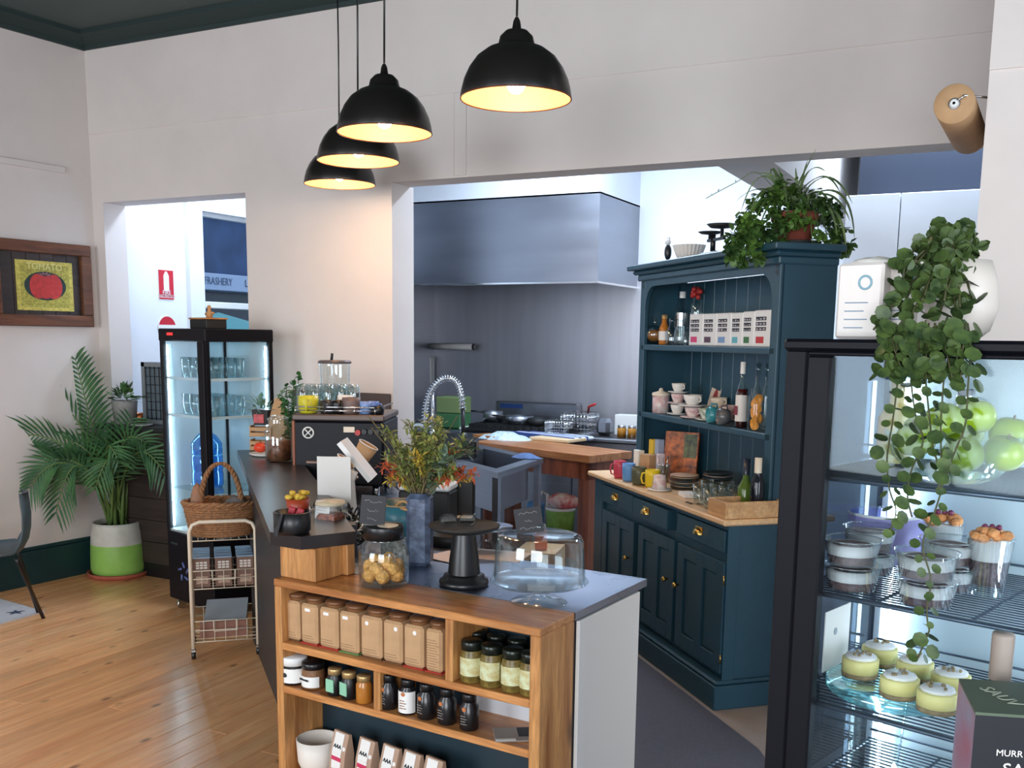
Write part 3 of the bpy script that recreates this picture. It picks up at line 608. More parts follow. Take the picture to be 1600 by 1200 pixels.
lh = (Vp(66, 409, (XL, YB), AW).z - Vp(66, 486, (XL, YB), AW).z) / 2; cxl = (lx0 + lx1) / 2; hw = (lx1 - lx0) / 2
card = obj('label_card', B().box(lx0, lx1, -.026, -.02, zc - lh, zc + lh), M('label_yellow', (206, 192, 92), .6, var=.35, vs=60), pic)
def disc(cx, cz, rx, rz, y0, y1, seg=28): return B().prismy([(cx + rx * math.cos(-2 * math.pi * i / seg), cz + rz * math.sin(-2 * math.pi * i / seg)) for i in range(seg)], y0, y1)
obj('label_border', B().box(lx0 + hw * .14, lx1 - hw * .14, -.0268, -.026, zc - lh * .86, zc + lh * .86), M('label_olive', (178, 170, 74), .6, var=.45, vs=90), card)
obj('label_oval', disc(cxl, zc, hw * .74, lh * .58, -.0276, -.0268), M('label_dark_green', (30, 52, 48), .6, var=.4, vs=50), card)
tm = M('tomato_red', (196, 52, 48), .5, var=.2, vs=30); tb = B()
for dx, rx in ((-.26, .3), (.3, .3), (0, .36)): tb.merge(disc(cxl + dx * hw, zc - .02 * lh, rx * hw, lh * .5, -.0284 - abs(.26 - abs(dx)) * .002, -.0276))
obj('painted_tomato', tb, tm, card)
sb_ = B()
for k in range(6):
    a = R(20 + 28 * k); sb_.merge(B().prismy([(cxl - .02, zc + lh * .4), (cxl + math.cos(a) * .07, zc + lh * .4 + math.sin(a) * .03), (cxl + .02, zc + lh * .4)], -.030, -.029))
obj('painted_stalk', sb_, M('stalk_mauve', (150, 110, 120), .6), card)
text('TOMATO', 'lettering', .06, M('letter_cream', (226, 220, 150), .6), card, (cxl, -.0275, zc + lh * .76), FRONT)
# ------------------------------------------------------------------ rug, chair
q = Zp(70, 957, 0); r1 = Zp(0, 937, 0); r2 = Zp(0, 976, 0)
da = (r1 - q).normalized(); db = (r2 - q).normalized()
rug = thing('star_rug', 'white rug with dark blue stars on the boards under the chair', 'rug', (q.x, q.y, 0))
va = da * 1.6; vb = db * 1.4
obj('pile', B().prism([(0, 0), (vb.x, vb.y), (va.x + vb.x, va.y + vb.y), (va.x, va.y)], .0005, .008), M('rug_white', (204, 206, 212), .95, bump=.4, bs=200, var=.08, vs=40), rug)
stb = B()
for i in range(6):
    for j in range(6):
        c = da * (.13 + i * .26) + db * (.12 + j * .24 + (.1 if i % 2 else 0)); ro = .10 if (i + j) % 2 else .055
        if c.length > 1.9 or (.12 + j * .24 + .1) > 1.35: continue
        pts = [(c.x + (ro if k % 2 == 0 else ro * .42) * math.cos(k * math.pi / 5 + i), c.y + (ro if k % 2 == 0 else ro * .42) * math.sin(k * math.pi / 5 + i)) for k in range(10)]
        stb.prism(pts, .008, .0095)
o = obj('stars', stb, M('rug_navy', (58, 70, 98), .95), rug); stuff(o)
# chair: shell seat turned side on, seen from its right
cf = Zp(68, 966, 0); ch = thing('cafe_chair', 'grey plastic shell chair with thin black legs at the left edge', 'chair', (cf.x, cf.y, 0), 0)
Dx = Wr; CA = math.degrees(math.atan2(Wr.y, Wr.x)) + 0; ch.rotation_euler = (0, 0, R(CA + 24))
# local +x is to the right in view; the seat opens to -x, back at +x
K['chairg'] = M('chair_grey_plastic', (70, 84, 90), .45)
prof = [(-.42, .44), (-.38, .455), (-.28, .45), (-.18, .44), (-.10, .445), (-.045, .475), (-.015, .53), (.0, .60), (.005, .68), (.0, .76), (-.005, .81)]
hwid = [.17, .20, .225, .23, .22, .20, .17, .15, .18, .17, .10]
cb = B(); NS = 9
for side in (0, 1):
    for (x, z), hw_ in zip(prof, hwid):
        for k in range(NS):
            t = -1 + 2 * k / (NS - 1); cv = .035 * t * t
            nx, nz = (0, 1) if z < .47 else ((-1, .3) if z < .56 else (-1, 0))
            cb.v.append((x + nx * (cv + side * .010), t * hw_, z + nz * (cv + side * .010)))
n = NS; m = len(prof); off = n * m
for i in range(m - 1):
    for k in range(n - 1):
        a = i * n + k; cb.f.append((a, a + 1, a + n + 1, a + n)); cb.f.append((a + off, a + n + off, a + n + 1 + off, a + 1 + off))
for i in range(m - 1):
    for k in (0, n - 1):
        a = i * n + k; cb.f.append((a, a + n, a + n + off, a + off))
for k in range(n - 1):
    for i in (0, m - 1):
        a = i * n + k; cb.f.append((a, a + off, a + off + 1, a + 1))
cb.sm = [True] * len(cb.f)
cb2 = B(); cb2.v = [(x - .03, y - .12, z * .98) for x, y, z in cb.v]; cb2.f = cb.f; cb2.sm = cb.sm
CS = 1.0
obj('seat_shell', cb2, K['chairg'], ch)
for (tx, ty, bx, by) in ((-.12, -.22, .0, -.26), (-.12, .0, -.03, .12), (-.36, -.22, -.46, -.26), (-.36, .0, -.46, .12)):
    obj('leg', B().tube([(tx, ty, .425), (tx + (bx - tx) * .12, ty, .40), (bx, by + .26 if by == -.26 else by, .0)], .011, 8), K['black'], ch)
# ------------------------------------------------------------------ bar with its pots
K['bartop'] = M('bar_top_black', (34, 34, 36), .35)
bar = thing('bar_counter', 'dark timber clad bar counter filling the left opening', 'counter', (-5.80, 4.96, 0))
for k in range(6): obj('cladding_board', B().box(.06, 1.55, .0, .03, .10 + k * .155, .10 + (k + 1) * .155 - .003, .002), K['darkwood'], bar)
obj('carcass', B().box(.08, 1.335, .03, .24, .0, 1.03), K['darkwood'], bar); obj('kickboard', B().box(.06, 1.55, .006, .03, 0, .1), K['black'], bar)
obj('counter_top', B().box(0, 1.6, -.05, .055, 1.035, 1.07, .003).box(.08, 1.335, .055, .30, 1.035, 1.07, .001), K['bartop'], bar)
FB = Fr(-5.80, 4.96, 0)
def onbar(px, yd, z=1.071): return FB.w(FB.X(px, yd, z), yd, z)
def leaves(bd, c, n, r, size, rnd, up_=.6, flatness=.5, squash=(1, 1, 1)):
    for _ in range(n):
        a = rnd.random() * 6.283; e = math.asin(rnd.random() ** .6 * (1 if up_ >= 1 else 1)); e = rnd.uniform(-.3, 1.4)
        d = Vector((math.cos(a) * math.cos(e), math.sin(a) * math.cos(e), math.sin(e))); p = Vector(c) + Vector((d.x * r * squash[0], d.y * r * squash[1], d.z * r * squash[2])) * rnd.uniform(.35, 1)
        leaf(bd, p, (d + Vector((0, 0, up_ * .4))).normalized(), size * rnd.uniform(.7, 1.2), .55, rnd)
def leaf(bd, p, d, L, wr_, rnd=None, fold=.12, drp=.15):
    s_ = d.cross(Vector((0, 0, 1))); s_ = s_.normalized() if s_.length > 1e-3 else Vector((1, 0, 0))
    if rnd: s_ = (s_ + Vector((rnd.uniform(-.5, .5), rnd.uniform(-.5, .5), rnd.uniform(-.5, .5)))).normalized()
    u_ = s_.cross(d).normalized(); w_ = L * wr_ / 2
    P0 = p; P1 = p + d * L * .35 ; P2 = p + d * L * .7 - u_ * L * drp * .4; P3 = p + d * L - u_ * L * drp
    vs = [P0, P1 + s_ * w_ + u_ * fold * w_, P1 - s_ * w_ + u_ * fold * w_, P2 + s_ * w_ * .85, P2 - s_ * w_ * .85, P3, P1, P2]
    bd.add(vs, [(0, 1, 6), (0, 6, 2), (1, 3, 7, 6), (6, 7, 4, 2), (3, 5, 7), (7, 5, 4)], True)
rnd = random.Random(11)
K['leaf1'] = leafmat('succulent_leaf', (76, 112, 52), (40, 70, 40)); K['concrete'] = M('concrete_pot', (168, 162, 158), .7, var=.12, vs=15)
q = onbar(196, .06); t = thing('potted_succulent', 'small green succulent in a round grey pot on the dark bar', 'plant', q)
obj('pot', B().lathe([(0, 0), (.075, 0), (.088, .155), (.092, .16), (.082, .16), (.08, .14), (0, .14)], 26), K['concrete'], t); obj('soil', B().lathe([(0, .142), (.08, .142)], 20), K['soil'], t)
lb = B(); leaves(lb, (0, 0, .17), 90, .09, .05, rnd, 1.0); obj('foliage', lb, K['leaf1'], t)
ln = B(); 
for k in range(5): a = R(-50 + 14 * k); leaf(ln, Vector((.06, 0, .18)), Vector((math.cos(a), math.sin(a) * .3, .18)).normalized(), .19, .16, rnd)
obj('long_leaves', ln, K['leaf1'], t)
q = onbar(222, -.02); solo('saucer', 'pale round saucer beside the grey pot on the bar', 'saucer', B().lathe([(0, 0), (.05, 0), (.075, .012), (.07, .014), (.05, .005), (0, .005)], 24), K['concrete'], q)
q = onbar(219, .14); t = thing('tealight_lamp', 'small copper glowing tealight behind the saucer on the bar', 'lamp', q); obj('cup', B().lathe([(0, 0), (.03, 0), (.04, .07), (.036, .07), (.028, .006), (0, .006)], 16), M('copper', (190, 110, 70), .3, .8), t)
q = onbar(224, .12); q2 = onbar(262, .12); t = thing('wire_fronted_box', 'grey box frame with a wire grid front at the right end of the bar', 'box', q); hh = Vp(228, 566, (0, q.y), 0).z - 1.071; ww = q2.x - q.x
g = B().box(0, ww, 0, .02, 0, .03).box(0, ww, 0, .02, hh - .03, hh).box(0, .03, 0, .02, 0, hh).box(ww - .03, ww, 0, .02, 0, hh); obj('frame', g, M('box_grey', (120, 126, 130), .5), t); obj('back', B().box(0, ww, .02, .1, 0, hh), M('box_back', (92, 104, 112), .6), t)
g = B()
for k in range(5): g.tube([(.03 + k * (ww - .06) / 4, .01, .02), (.03 + k * (ww - .06) / 4, .01, hh - .02)], .003, 4)
for k in range(7): g.tube([(.02, .01, .04 + k * (hh - .08) / 6), (ww - .02, .01, .04 + k * (hh - .08) / 6)], .003, 4)
obj('wire_grid', g, K['blackm'], t)
# signs in the front room
q = PXx(259, 445, -5.84); s1 = PXx(271, 445, -5.84).y - PXx(247, 445, -5.84).y; s2 = PXx(259, 421, -5.84).z - PXx(259, 468, -5.84).z
t = thing('extinguisher_sign', 'red and white fire extinguisher sign on the front room wall', 'sign', (-5.84, q.y, q.z), 90)
K['signred'] = M('sign_red', (190, 24, 44), .4)
obj('plate', B().box(-s1 / 2, s1 / 2, -.004, 0, -s2 / 2, s2 / 2), K['white'], t); obj('red_field', B().box(-s1 / 2 + .004, s1 / 2 - .004, -.006, -.004, -s2 * .33, s2 / 2 - .004).box(-s1 / 2 + .004, s1 / 2 - .004, -.006, -.004, -s2 / 2 + .004, -s2 * .43), K['signred'], t)
obj('bottle_pictogram', B().prismy([(-s1 * .17, -s2 * .2), (-s1 * .17, s2 * .3), (-s1 * .1, s2 * .38), (-s1 * .05, s2 * .44), (s1 * .05, s2 * .44), (s1 * .1, s2 * .38), (s1 * .17, s2 * .3), (s1 * .17, -s2 * .2)], -.008, -.006), K['white'], t)
text('FIRE', 'lettering', s1 * .3, K['white'], t, (0, -.008, -s2 * .27), FRONT)
text('EXTINGUISHER', 'lettering', s1 * .15, K['signred'], t, (0, -.006, -s2 * .38), FRONT)
q = PXx(261, 512, -5.84); rr = .085; t = thing('round_sign', 'round red location sign half hidden behind the slim fridge', 'sign', (-5.84, q.y, q.z), 90)
obj('disc', disc(0, 0, rr * 1.08, rr * 1.08, -.004, 0), K['white'], t); obj('red_ring', disc(0, 0, rr, rr, -.006, -.004), K['signred'], t); obj('band', B().box(-rr * 1.1, rr * 1.1, -.008, -.006, -rr * .25, rr * .25), K['white'], t)
q = PXx(306, 512, -5.0); 
# ------------------------------------------------------------------ palm
K['palm'] = leafmat('palm_leaf', (74, 116, 66), (44, 82, 54), 6); K['palmstem'] = M('palm_stem', (96, 120, 62), .5)
pb = Zp(176, 900, 0); pb = Vector((pb.x, pb.y + .06, 0))
pr_ = .185
t = thing('potted_palm', 'tall arching palm in a large pot with a pale rim and lime green base', 'plant', pb)
obj('saucer', B().lathe([(0, 0), (.20, 0), (.215, .03), (.205, .035), (.19, .012), (0, .012)], 32), K['terra'], t)
obj('pot', B().lathe([(0, .013), (.175, .013), (.188, .06), (.185, .17), (.181, .235)], 32), M('pot_lime', (150, 200, 96), .35, var=.12, vs=6), t)
obj('pot_upper', B().lathe([(.181, .235), (.176, .30), (.165, .36), (.163, .385), (.15, .385), (.15, .34), (0, .34)], 32), M('pot_white', (206, 204, 192), .45, var=.1, vs=12), t)
obj('soil', B().lathe([(0, .352), (.15, .352)], 20), K['soil'], t)
def frond(tip_px, ctrl_px, dep, nL=26, LL=.30, wd=.035, seed=1, back=0.0):
    nL = int(nL * .82); rn = random.Random(seed); base = Vector((rn.uniform(-.06, .06), rn.uniform(-.05, .05), .35))
    T = PD(*tip_px, dep) - pb; C_ = PD(*ctrl_px, dep + back) - pb
    bs = B(); pts = []
    for i in range(25):
        s_ = i / 24; pts.append(base * (1 - s_) ** 2 + C_ * 2 * s_ * (1 - s_) + T * s_ * s_)
    bs.tube(pts, [.011 * (1 - .75 * i / 24) for i in range(25)], 5)
    f = obj('frond', bs, K['palmstem'], t); bl_ = B()
    for k in range(nL):
        s_ = .30 + .70 * k / (nL - 1); i = min(23, int(s_ * 24)); p = pts[i].lerp(pts[i + 1], s_ * 24 - i); tg = (pts[i + 1] - pts[i]).normalized()
        sd = tg.cross(Vector((0, 0, 1))); sd = sd.normalized() if sd.length > .15 else Vector((Wr.x, Wr.y, 0))
        view = Vector((Wf.x, Wf.y, 0)); alt = tg.cross(view).normalized(); sd = (sd * .5 + alt * (1 if sd.dot(alt) > 0 else -1)).normalized()
        ln_ = LL * .9 * (.55 + .6 * math.sin(math.pi * min(1, (k + 3) / (nL + 3)))) * rn.uniform(.88, 1.05)
        for sg in (-1, 1):
            d = (sd * sg + tg * .9 + Vector((0, 0, -.12))).normalized()
            leaf_long(bl_, p, d, ln_, wd * .56)
    obj('leaflets', bl_, K['palm'], f); return f
def leaf_long(bd, p, d, L, w):
    s_ = d.cross(Vector((Wf.x, Wf.y, .25))).normalized(); vs = []; 
    for k, (a, ww) in enumerate(((0, .3), (.3, 1), (.65, .8), (1, .02))):
        c = p + d * L * a + Vector((0, 0, -1)) * L * .22 * a * a; vs += [c + s_ * w * ww / 2, c + Vector((-Wf.x, -Wf.y, 0)) * w * ww * .12, c - s_ * w * ww / 2]
    fs = []
    for k in range(3): fs += [(3 * k, 3 * k + 1, 3 * k + 4, 3 * k + 3), (3 * k + 1, 3 * k + 2, 3 * k + 5, 3 * k + 4)]
    bd.add(vs, fs, True)
dp = (pb - EYE); DP = dp.x * Wf.x + dp.y * Wf.y
frond((118, 562), (150, 690), DP, 30, .34, .042, 1); frond((2, 690), (110, 640), DP - .3, 26, .30, .036, 2); frond((258, 742), (200, 640), DP - .25, 20, .22, .03, 3)
frond((88, 800), (120, 640), DP - .35, 22, .26, .034, 4); frond((225, 690), (170, 650), DP - .2, 20, .26, .03, 5); frond((75, 610), (145, 660), DP + .0, 20, .24, .03, 6)
frond((150, 760), (185, 650), DP - .4, 18, .22, .03, 7); frond((48, 760), (110, 660), DP - .4, 24, .26, .034, 8); frond((185, 720), (150, 640), DP - .35, 18, .22, .03, 9); frond((30, 730), (120, 680), DP - .2, 22, .24, .03, 10)
frond((110, 690), (160, 700), DP - .3, 20, .26, .03, 12); frond((205, 655), (180, 700), DP - .1, 18, .22, .028, 13); frond((75, 720), (150, 700), DP - .35, 20, .28, .034, 14)
ct = B()
for k in range(7):
    a = k * .9; ct.tube([(math.cos(a) * .05, math.sin(a) * .05, .35), (math.cos(a) * .07, math.sin(a) * .07, .55), (math.cos(a) * .1, math.sin(a) * .1, .75)], [.016, .012, .008], 6)
obj('stalks', ct, K['palmstem'], t)
q = Zp(127, 862, .0); q = Vector((pb.x - .17, pb.y - .02, 0))
hk = thing('watering_can', 'pale watering can tucked between the palm pot and the skirting', 'watering can', (pb.x - .30, pb.y - .12, 0))
obj('body', B().lathe([(0, 0), (.06, 0), (.065, .12), (.05, .2), (.045, .2), (.055, .1), (0, .01)], 20), K['concrete'], hk); obj('handle', B().tube([(-.05, 0, .2), (-.07, 0, .30), (-.02, -.02, .36), (.04, -.03, .30), (.06, 0, .16)], .012), K['concrete'], hk)
# ------------------------------------------------------------------ slim display fridge
c_l = Zp(266, 950, 0); FL = Fr(c_l.x, c_l.y, -14); FS = .50; FSd = .46; FH = Vp(250, 513, (c_l.x, c_l.y), -14).z
fr = thing('display_fridge', 'slim black four sided glass display fridge in front of the left opening', 'fridge', (FL.x, FL.y, 0), FL.a)
zb0 = .50; ps = .028
obj('base_cabinet', B().box(0, FS, 0, FSd, .07, zb0, .006), K['frame'], fr); obj('top_housing', B().box(-.004, FS + .004, -.004, FSd + .004, FH - .075, FH, .006), K['frame'], fr)
for x, y in ((0, 0), (FS - ps, 0), (0, FSd - ps), (FS - ps, FSd - ps)): obj('post', B().box(x, x + ps, y, y + ps, zb0, FH - .07, .003), K['frame'], fr)
obj('door_stile', B().box(FS - .06, FS + .002, -.02, 0, zb0, FH - .075, .004), K['frame'], fr)
for a, b in (((ps, .004), (FS - ps, .010)), ((ps, FSd - .01), (FS - ps, FSd - .004))): obj('glass_panel', B().box(a[0], b[0], a[1], b[1], zb0, FH - .07), K['pane'], fr)
for x in (.004, FS - .010): obj('glass_panel', B().box(x, x + .006, ps, FSd - ps, zb0, FH - .07), K['pane'], fr)
zs = [Vp(270, y, (c_l.x, c_l.y), -14).z for y in (590, 648)]; zw_ = Vp(300, 768, (c_l.x, c_l.y), -14).z
shz = zs + [(zs[1] + zb0) / 2 - .04]
for z in zs + [zw_]: obj('glass_shelf', B().box(ps, FS - ps, ps, FSd - ps, z - .006, z), K['glx'], fr); 
for z in zs: obj('shelf_rim', B().box(ps, FS - ps, .024, .030, z - .012, z + .004).box(FS - ps - .004, FS - ps, .03, FSd - ps, z - .012, z + .004), M('rim_white', (210, 228, 238), .3), fr)
obj('led_strip', B().box(.032, .036, .03, .036, zb0 + .03, FH - .1), K['led'], fr); obj('led_strip', B().box(FS - .036, FS - .032, FSd - .036, FSd - .03, zb0 + .03, FH - .1), K['led'], fr)
obj('floor_tray', B().box(.01, FS - .01, .01, FSd - .01, zb0, zb0 + .012), K['white'], fr)
K['haze'] = hazemat('glow_haze_sheet', (.74, .9, .96), .5)  # added translucent sheets that imitate the pale blue glow inside the fridge
obj('added_haze_rear', B().box(ps, FS - ps, FSd - .016, FSd - .013, zb0, FH - .075), K['haze'], fr); obj('added_haze_side', B().box(.014, .017, ps, FSd - ps, zb0, FH - .075), K['haze'], fr)
obj('control_panel', B().box(.10, .16, -.007, -.003, FH - .04, FH - .025), M('led_red', (230, 40, 40), .4, emit=1.5), fr)
obj('badge', B().box(.04, .12, -.002, .0, .42, .432), K['chrome'], fr)
for i in range(3):
    for j in range(3): pass
em = B()
for k in range(5): a = k * 1.2566; em.tube([(.18 + math.cos(a) * .03, -.001, .26 + math.sin(a) * .03), (.18 + math.cos(a + .5) * .06, -.001, .26 + math.sin(a + .5) * .06)], .008, 5)
obj('emblem', em, M('emblem_blue', (84, 96, 150), .5), fr)
for x, y in ((.05, .05), (FS - .05, .05), (.05, FSd - .05), (FS - .05, FSd - .05)):
    cst = obj('castor', B().cyl((x - .012, y, .03), (x + .012, y, .03), .03), K['chrome'], fr)
# water bottle and glasses in the fridge
K['bluew'] = glass('blue_water_plastic', (.25, .62, .95), .4, .16, .1, (.5, .8, 1)); 
q = FL.w(.205, .17, zw_ + .001); t = thing('water_bottle', 'big blue water cooler bottle inside the slim fridge', 'bottle', q)
obj('body', B().lathe([(0, 0), (.085, 0), (.094, .02), (.094, .09), (.087, .10), (.094, .11), (.094, .19), (.087, .20), (.093, .21), (.092, .27), (.06, .315), (.026, .34), (.026, .40)], 30), K['bluew'], t)
obj('cap', B().cyl((0, 0, .40), (0, 0, .425), .03), M('cap_blue', (40, 110, 200), .4), t)
obj('water', B().lathe([(0, .004), (.081, .004), (.090, .022), (.090, .09), (.083, .10), (.090, .11), (.090, .23), (0, .23)], 26), M('water_blue', (70, 170, 235), .1), t)
g0 = thing('drinking_glass', 'clear tall glass on the upper slim fridge shelf, front row, leftmost', 'glass', FL.w(.1, .1, zs[0]), 0, 'glasses inside the slim fridge')
obj('body', B().lathe([(0, 0), (.026, 0), (.034, .12), (.032, .12), (.025, .006), (0, .006)], 14), K['glx'], g0)
k_ = 0
for z in (zs[0], zs[1]):
    for i in range(5):
        for j in range(2):
            pos = FL.w(.09 + .08 * i, .12 + .16 * j, z + .0005)
            if k_ == 0: g0.location = pos
            else: dup(g0, pos, 0, 'clear tall glass on the %s slim fridge shelf, %s row, %s' % ('upper' if z == zs[0] else 'lower', 'back' if j else 'front', ('leftmost', 'second from the left', 'in the middle', 'second from the right', 'rightmost')[i]))
            k_ += 1
q = FL.w(.22, .2, FH + .001); t = thing('serving_tray', 'small black tray with a wooden rim on top of the slim fridge', 'tray', q, FL.a); obj('body', B().box(-.09, .09, -.07, .07, 0, .055, .004), K['blackm'], t); obj('rim', B().box(-.095, .095, -.075, .075, .055, .065, .002), K['pine'], t)
solo('wooden_figure', 'little tan wooden figure on the black tray above the fridge', 'figure', B().lathe([(0, 0), (.02, 0), (.018, .03), (.008, .045), (.014, .058), (.008, .072), (0, .075)], 12).tube([(-.03, 0, .02), (.0, 0, .035), (.035, 0, .025)], .008), M('tan_wood', (190, 140, 90), .6), FL.w(.235, .2, FH + .0665), 0)
# ------------------------------------------------------------------ trolley
T0 = Zp(303, 1030, 0); T1 = Zp(404, 1022, 0); dv = T1 - T0; FT = Fr(T0.x, T0.y, math.degrees(math.atan2(dv.y, dv.x))); TW = dv.length; TDp = .30; TH = .735
tr = thing('wire_trolley', 'cream metal three tier trolley on castors beside the counter', 'trolley', (T0.x, T0.y, 0), FT.a)
for y in (0, TDp):
    r_ = .05; pts = [(0, y, .05), (0, y, TH - r_), (.015, y, TH - .015), (r_, y, TH), (TW - r_, y, TH), (TW - .015, y, TH - .015), (TW, y, TH - r_), (TW, y, .05)]
    obj('tube_frame', B().tube(pts, .0105, 8), K['cream'], tr)
def tier(z, h):
    g = B()
    for zz in (z, z + h * .55, z + h): g.tube([(0, 0, zz), (TW, 0, zz), (TW, TDp, zz), (0, TDp, zz)], .0035, 5, True)
    for k in range(7):
        x = TW * k / 6; g.tube([(x, 0, z + h), (x, 0, z), (x, TDp, z), (x, TDp, z + h)], .0022, 4)
    for k in range(6):
        y = TDp * k / 5; g.tube([(0, y, z + h), (0, y, z), (TW, y, z), (TW, y, z + h)], .0022, 4)
    b_ = obj('wire_basket', g, K['cream'], tr)
    obj('label_holder', B().tube([(TW * .32, -.004, z + h), (TW * .32, -.004, z + h * .5), (TW * .68, -.004, z + h * .5), (TW * .68, -.004, z + h)], .003, 5), K['cream'], b_)
def tz(py): return Vp(360, py, (T0.x, T0.y), FT.a).z
tier(tz(972), tz(925) - tz(972)); tier(tz(1000) if False else tz(1003), tz(975) - tz(1003)) if False else None
zA, zA2 = tz(918), tz(890); zB, zB2 = tz(1000), tz(968)
for o in list(tr.children):
    if o.name.startswith('wire_basket'):
        for c in list(o.children): bpy.data.objects.remove(c)
        bpy.data.objects.remove(o)
tier(zA, zA2 - zA); tier(zB, zB2 - zB)
zTop = TH - .10
g = B(); g.tube([(0, 0, zTop), (TW, 0, zTop), (TW, TDp, zTop), (0, TDp, zTop)], .0035, 5, True)
for k in range(9): g.tube([(TW * k / 8, 0, zTop), (TW * k / 8, TDp, zTop)], .0022, 4)
obj('top_rack', g, K['cream'], tr)
for x in (0, TW):
    for y in (0, TDp):
        cst = obj('castor', B().cyl((x - .011, y, .024), (x + .011, y, .024), .024), K['black'], tr); obj('castor_cap', B().box(x - .013, x + .013, y - .015, y + .015, .028, .056, .004), K['chrome'], cst)
# basket on top
K['wick'] = M('wicker', (158, 112, 74), .6, var=.35, vs=60, bump=.7, bs=140)
q = FT.w(TW * .5, TDp * .5, zTop + .004); bk = thing('wicker_basket', 'brown wicker basket with a tall hoop handle on the cream trolley', 'basket', q, FT.a)
wv = B(); RX, RY = .19, .13
for k in range(13):
    z = .01 + k * .013; f = .84 + .16 * k / 12
    wv.tube([(RX * f * math.cos(a) * (1 + .012 * ((i + k) % 2 * 2 - 1)), RY * f * math.sin(a) * (1 + .012 * ((i + k) % 2 * 2 - 1)), z) for i, a in enumerate([2 * math.pi * j / 36 for j in range(36)])], .0085, 6, True)
obj('woven_wall', wv, K['wick'], bk)
rm = B()
for ph in (0, 1): rm.tube([(RX * 1.02 * math.cos(a) + .006 * math.cos(a * 14 + ph * 3.14) * math.cos(a), RY * 1.02 * math.sin(a) + .006 * math.cos(a * 14 + ph * 3.14) * math.sin(a), .178 + .006 * math.sin(a * 14 + ph * 3.14)) for a in [2 * math.pi * j / 84 for j in range(84)]], .009, 6, True)
obj('rim', rm, K['wick'], bk); obj('bottom', B().lathe([(0, 0), (RX * .84, 0), (RX * .84, .008), (0, .008)], 28, sc=(1, RY / RX)), K['wick'], bk)
hb = B()
for ph in (0, 2.1, 4.2):
    hb.tube([((RX * .55) * math.cos(a) + .008 * math.cos(a * 16 + ph), .008 * math.sin(a * 16 + ph) - .02, .15 + .235 * math.sin(a)) for a in [math.pi * j / 60 for j in range(61)]], .0085, 6)
obj('handle', hb, K['wick'], bk)
t = thing('paper_bag_loaf', 'brown wrapped loaf standing at the left in the wicker basket', 'bread', bk.matrix_world @ Vector((0, 0, 0)) if False else FT.w(TW * .5 - .12, TDp * .5, zTop + .018), FT.a + 8)
obj('loaf', B().lathe([(0, 0), (.035, 0), (.042, .12), (.036, .2), (.02, .25), (.0, .27)], 14, wob=.08), M('loaf_brown', (150, 110, 84), .7, var=.25, vs=25), t)
solo('bread_roll', 'grey brown cloth bundle at the right in the wicker basket', 'bundle', B().ball((0, 0, .1), .10, 16, 10, (1, .6, .9), .15), M('bundle', (120, 112, 108), .8, var=.3, vs=20), FT.w(TW * .5 + .08, TDp * .5 + .01, zTop + .014))
solo('napkin', 'cream napkin lining the middle of the wicker basket', 'napkin', B().ball((0, 0, .09), .08, 14, 8, (.9, .7, .9), .25), M('napk', (206, 170, 140), .8), FT.w(TW * .5 - .02, TDp * .5 - .03, zTop + .014))
# tea boxes in the middle tier
K['teatop'] = M('tea_box_top', (150, 176, 204), .5); K['teabrown'] = M('tea_box_brown', (120, 90, 76), .6, var=.1); K['teagrid'] = M('tea_print', (214, 206, 196), .6)
bxn = 0; tb0 = None
for j in range(4):
    for i in range(3):
        lx = .055 + i * (TW - .11) / 2; ly = .05 + j * .068; z = zA + .004; hb_ = .155
        if tb0 is None:
            tb0 = thing('tea_box', 'brown and blue tea carton in the trolley, front row, left', 'box', FT.w(lx, ly, z), FT.a, 'tea boxes in the trolley')
            obj('carton', B().box(-.043, .043, -.03, .03, 0, hb_, .002), K['teabrown'], tb0); obj('lid', B().box(-.044, .044, -.031, .031, hb_, hb_ + .006, .002), K['teatop'], tb0)
            g = B()
            for a in range(3):
                for c in range(3): g.box(-.028 + a * .02, -.012 + a * .02, -.0315, -.0305, .1 + c * .014, .11 + c * .014)
            obj('grid_print', g, K['teagrid'], tb0); obj('bottom_print', B().box(-.03, .03, -.0315, -.0305, .02, .06), M('tea_print2', (180, 150, 130), .6, var=.5, vs=120), tb0)
        else: dup(tb0, FT.w(lx, ly, z), FT.a, 'brown and blue tea carton in the trolley, %s row, %s' % (('front', 'second', 'third', 'back')[j], ('left', 'middle', 'right')[i]))
t = thing('document_folder', 'brown folder of papers with a grey top sheet in the lowest trolley tier', 'folder', FT.w(TW * .5, .15, zB + .004), FT.a)
for i, (c, nm) in enumerate((((140, 96, 80), 'cover'), ((206, 198, 190), 'pages'))): obj(nm, B().box(-.13, .11, -.09 + i * .012, -.08 + i * .012, 0, .085 + i * .0), flat('doc%d' % i, c), t)
obj('top_sheet', B().add([(-.11, -.085, .09), (.11, -.085, .09), (.13, .1, .16), (-.09, .1, .16), (-.11, -.085, .086), (.11, -.085, .086), (.13, .1, .156), (-.09, .1, .156)], [(0, 1, 2, 3), (7, 6, 5, 4), (0, 4, 5, 1), (1, 5, 6, 2), (2, 6, 7, 3), (3, 7, 4, 0)]).box(-.10, .12, .02, .1, 0, .1), M('sheet_grey', (150, 154, 158), .6), t)
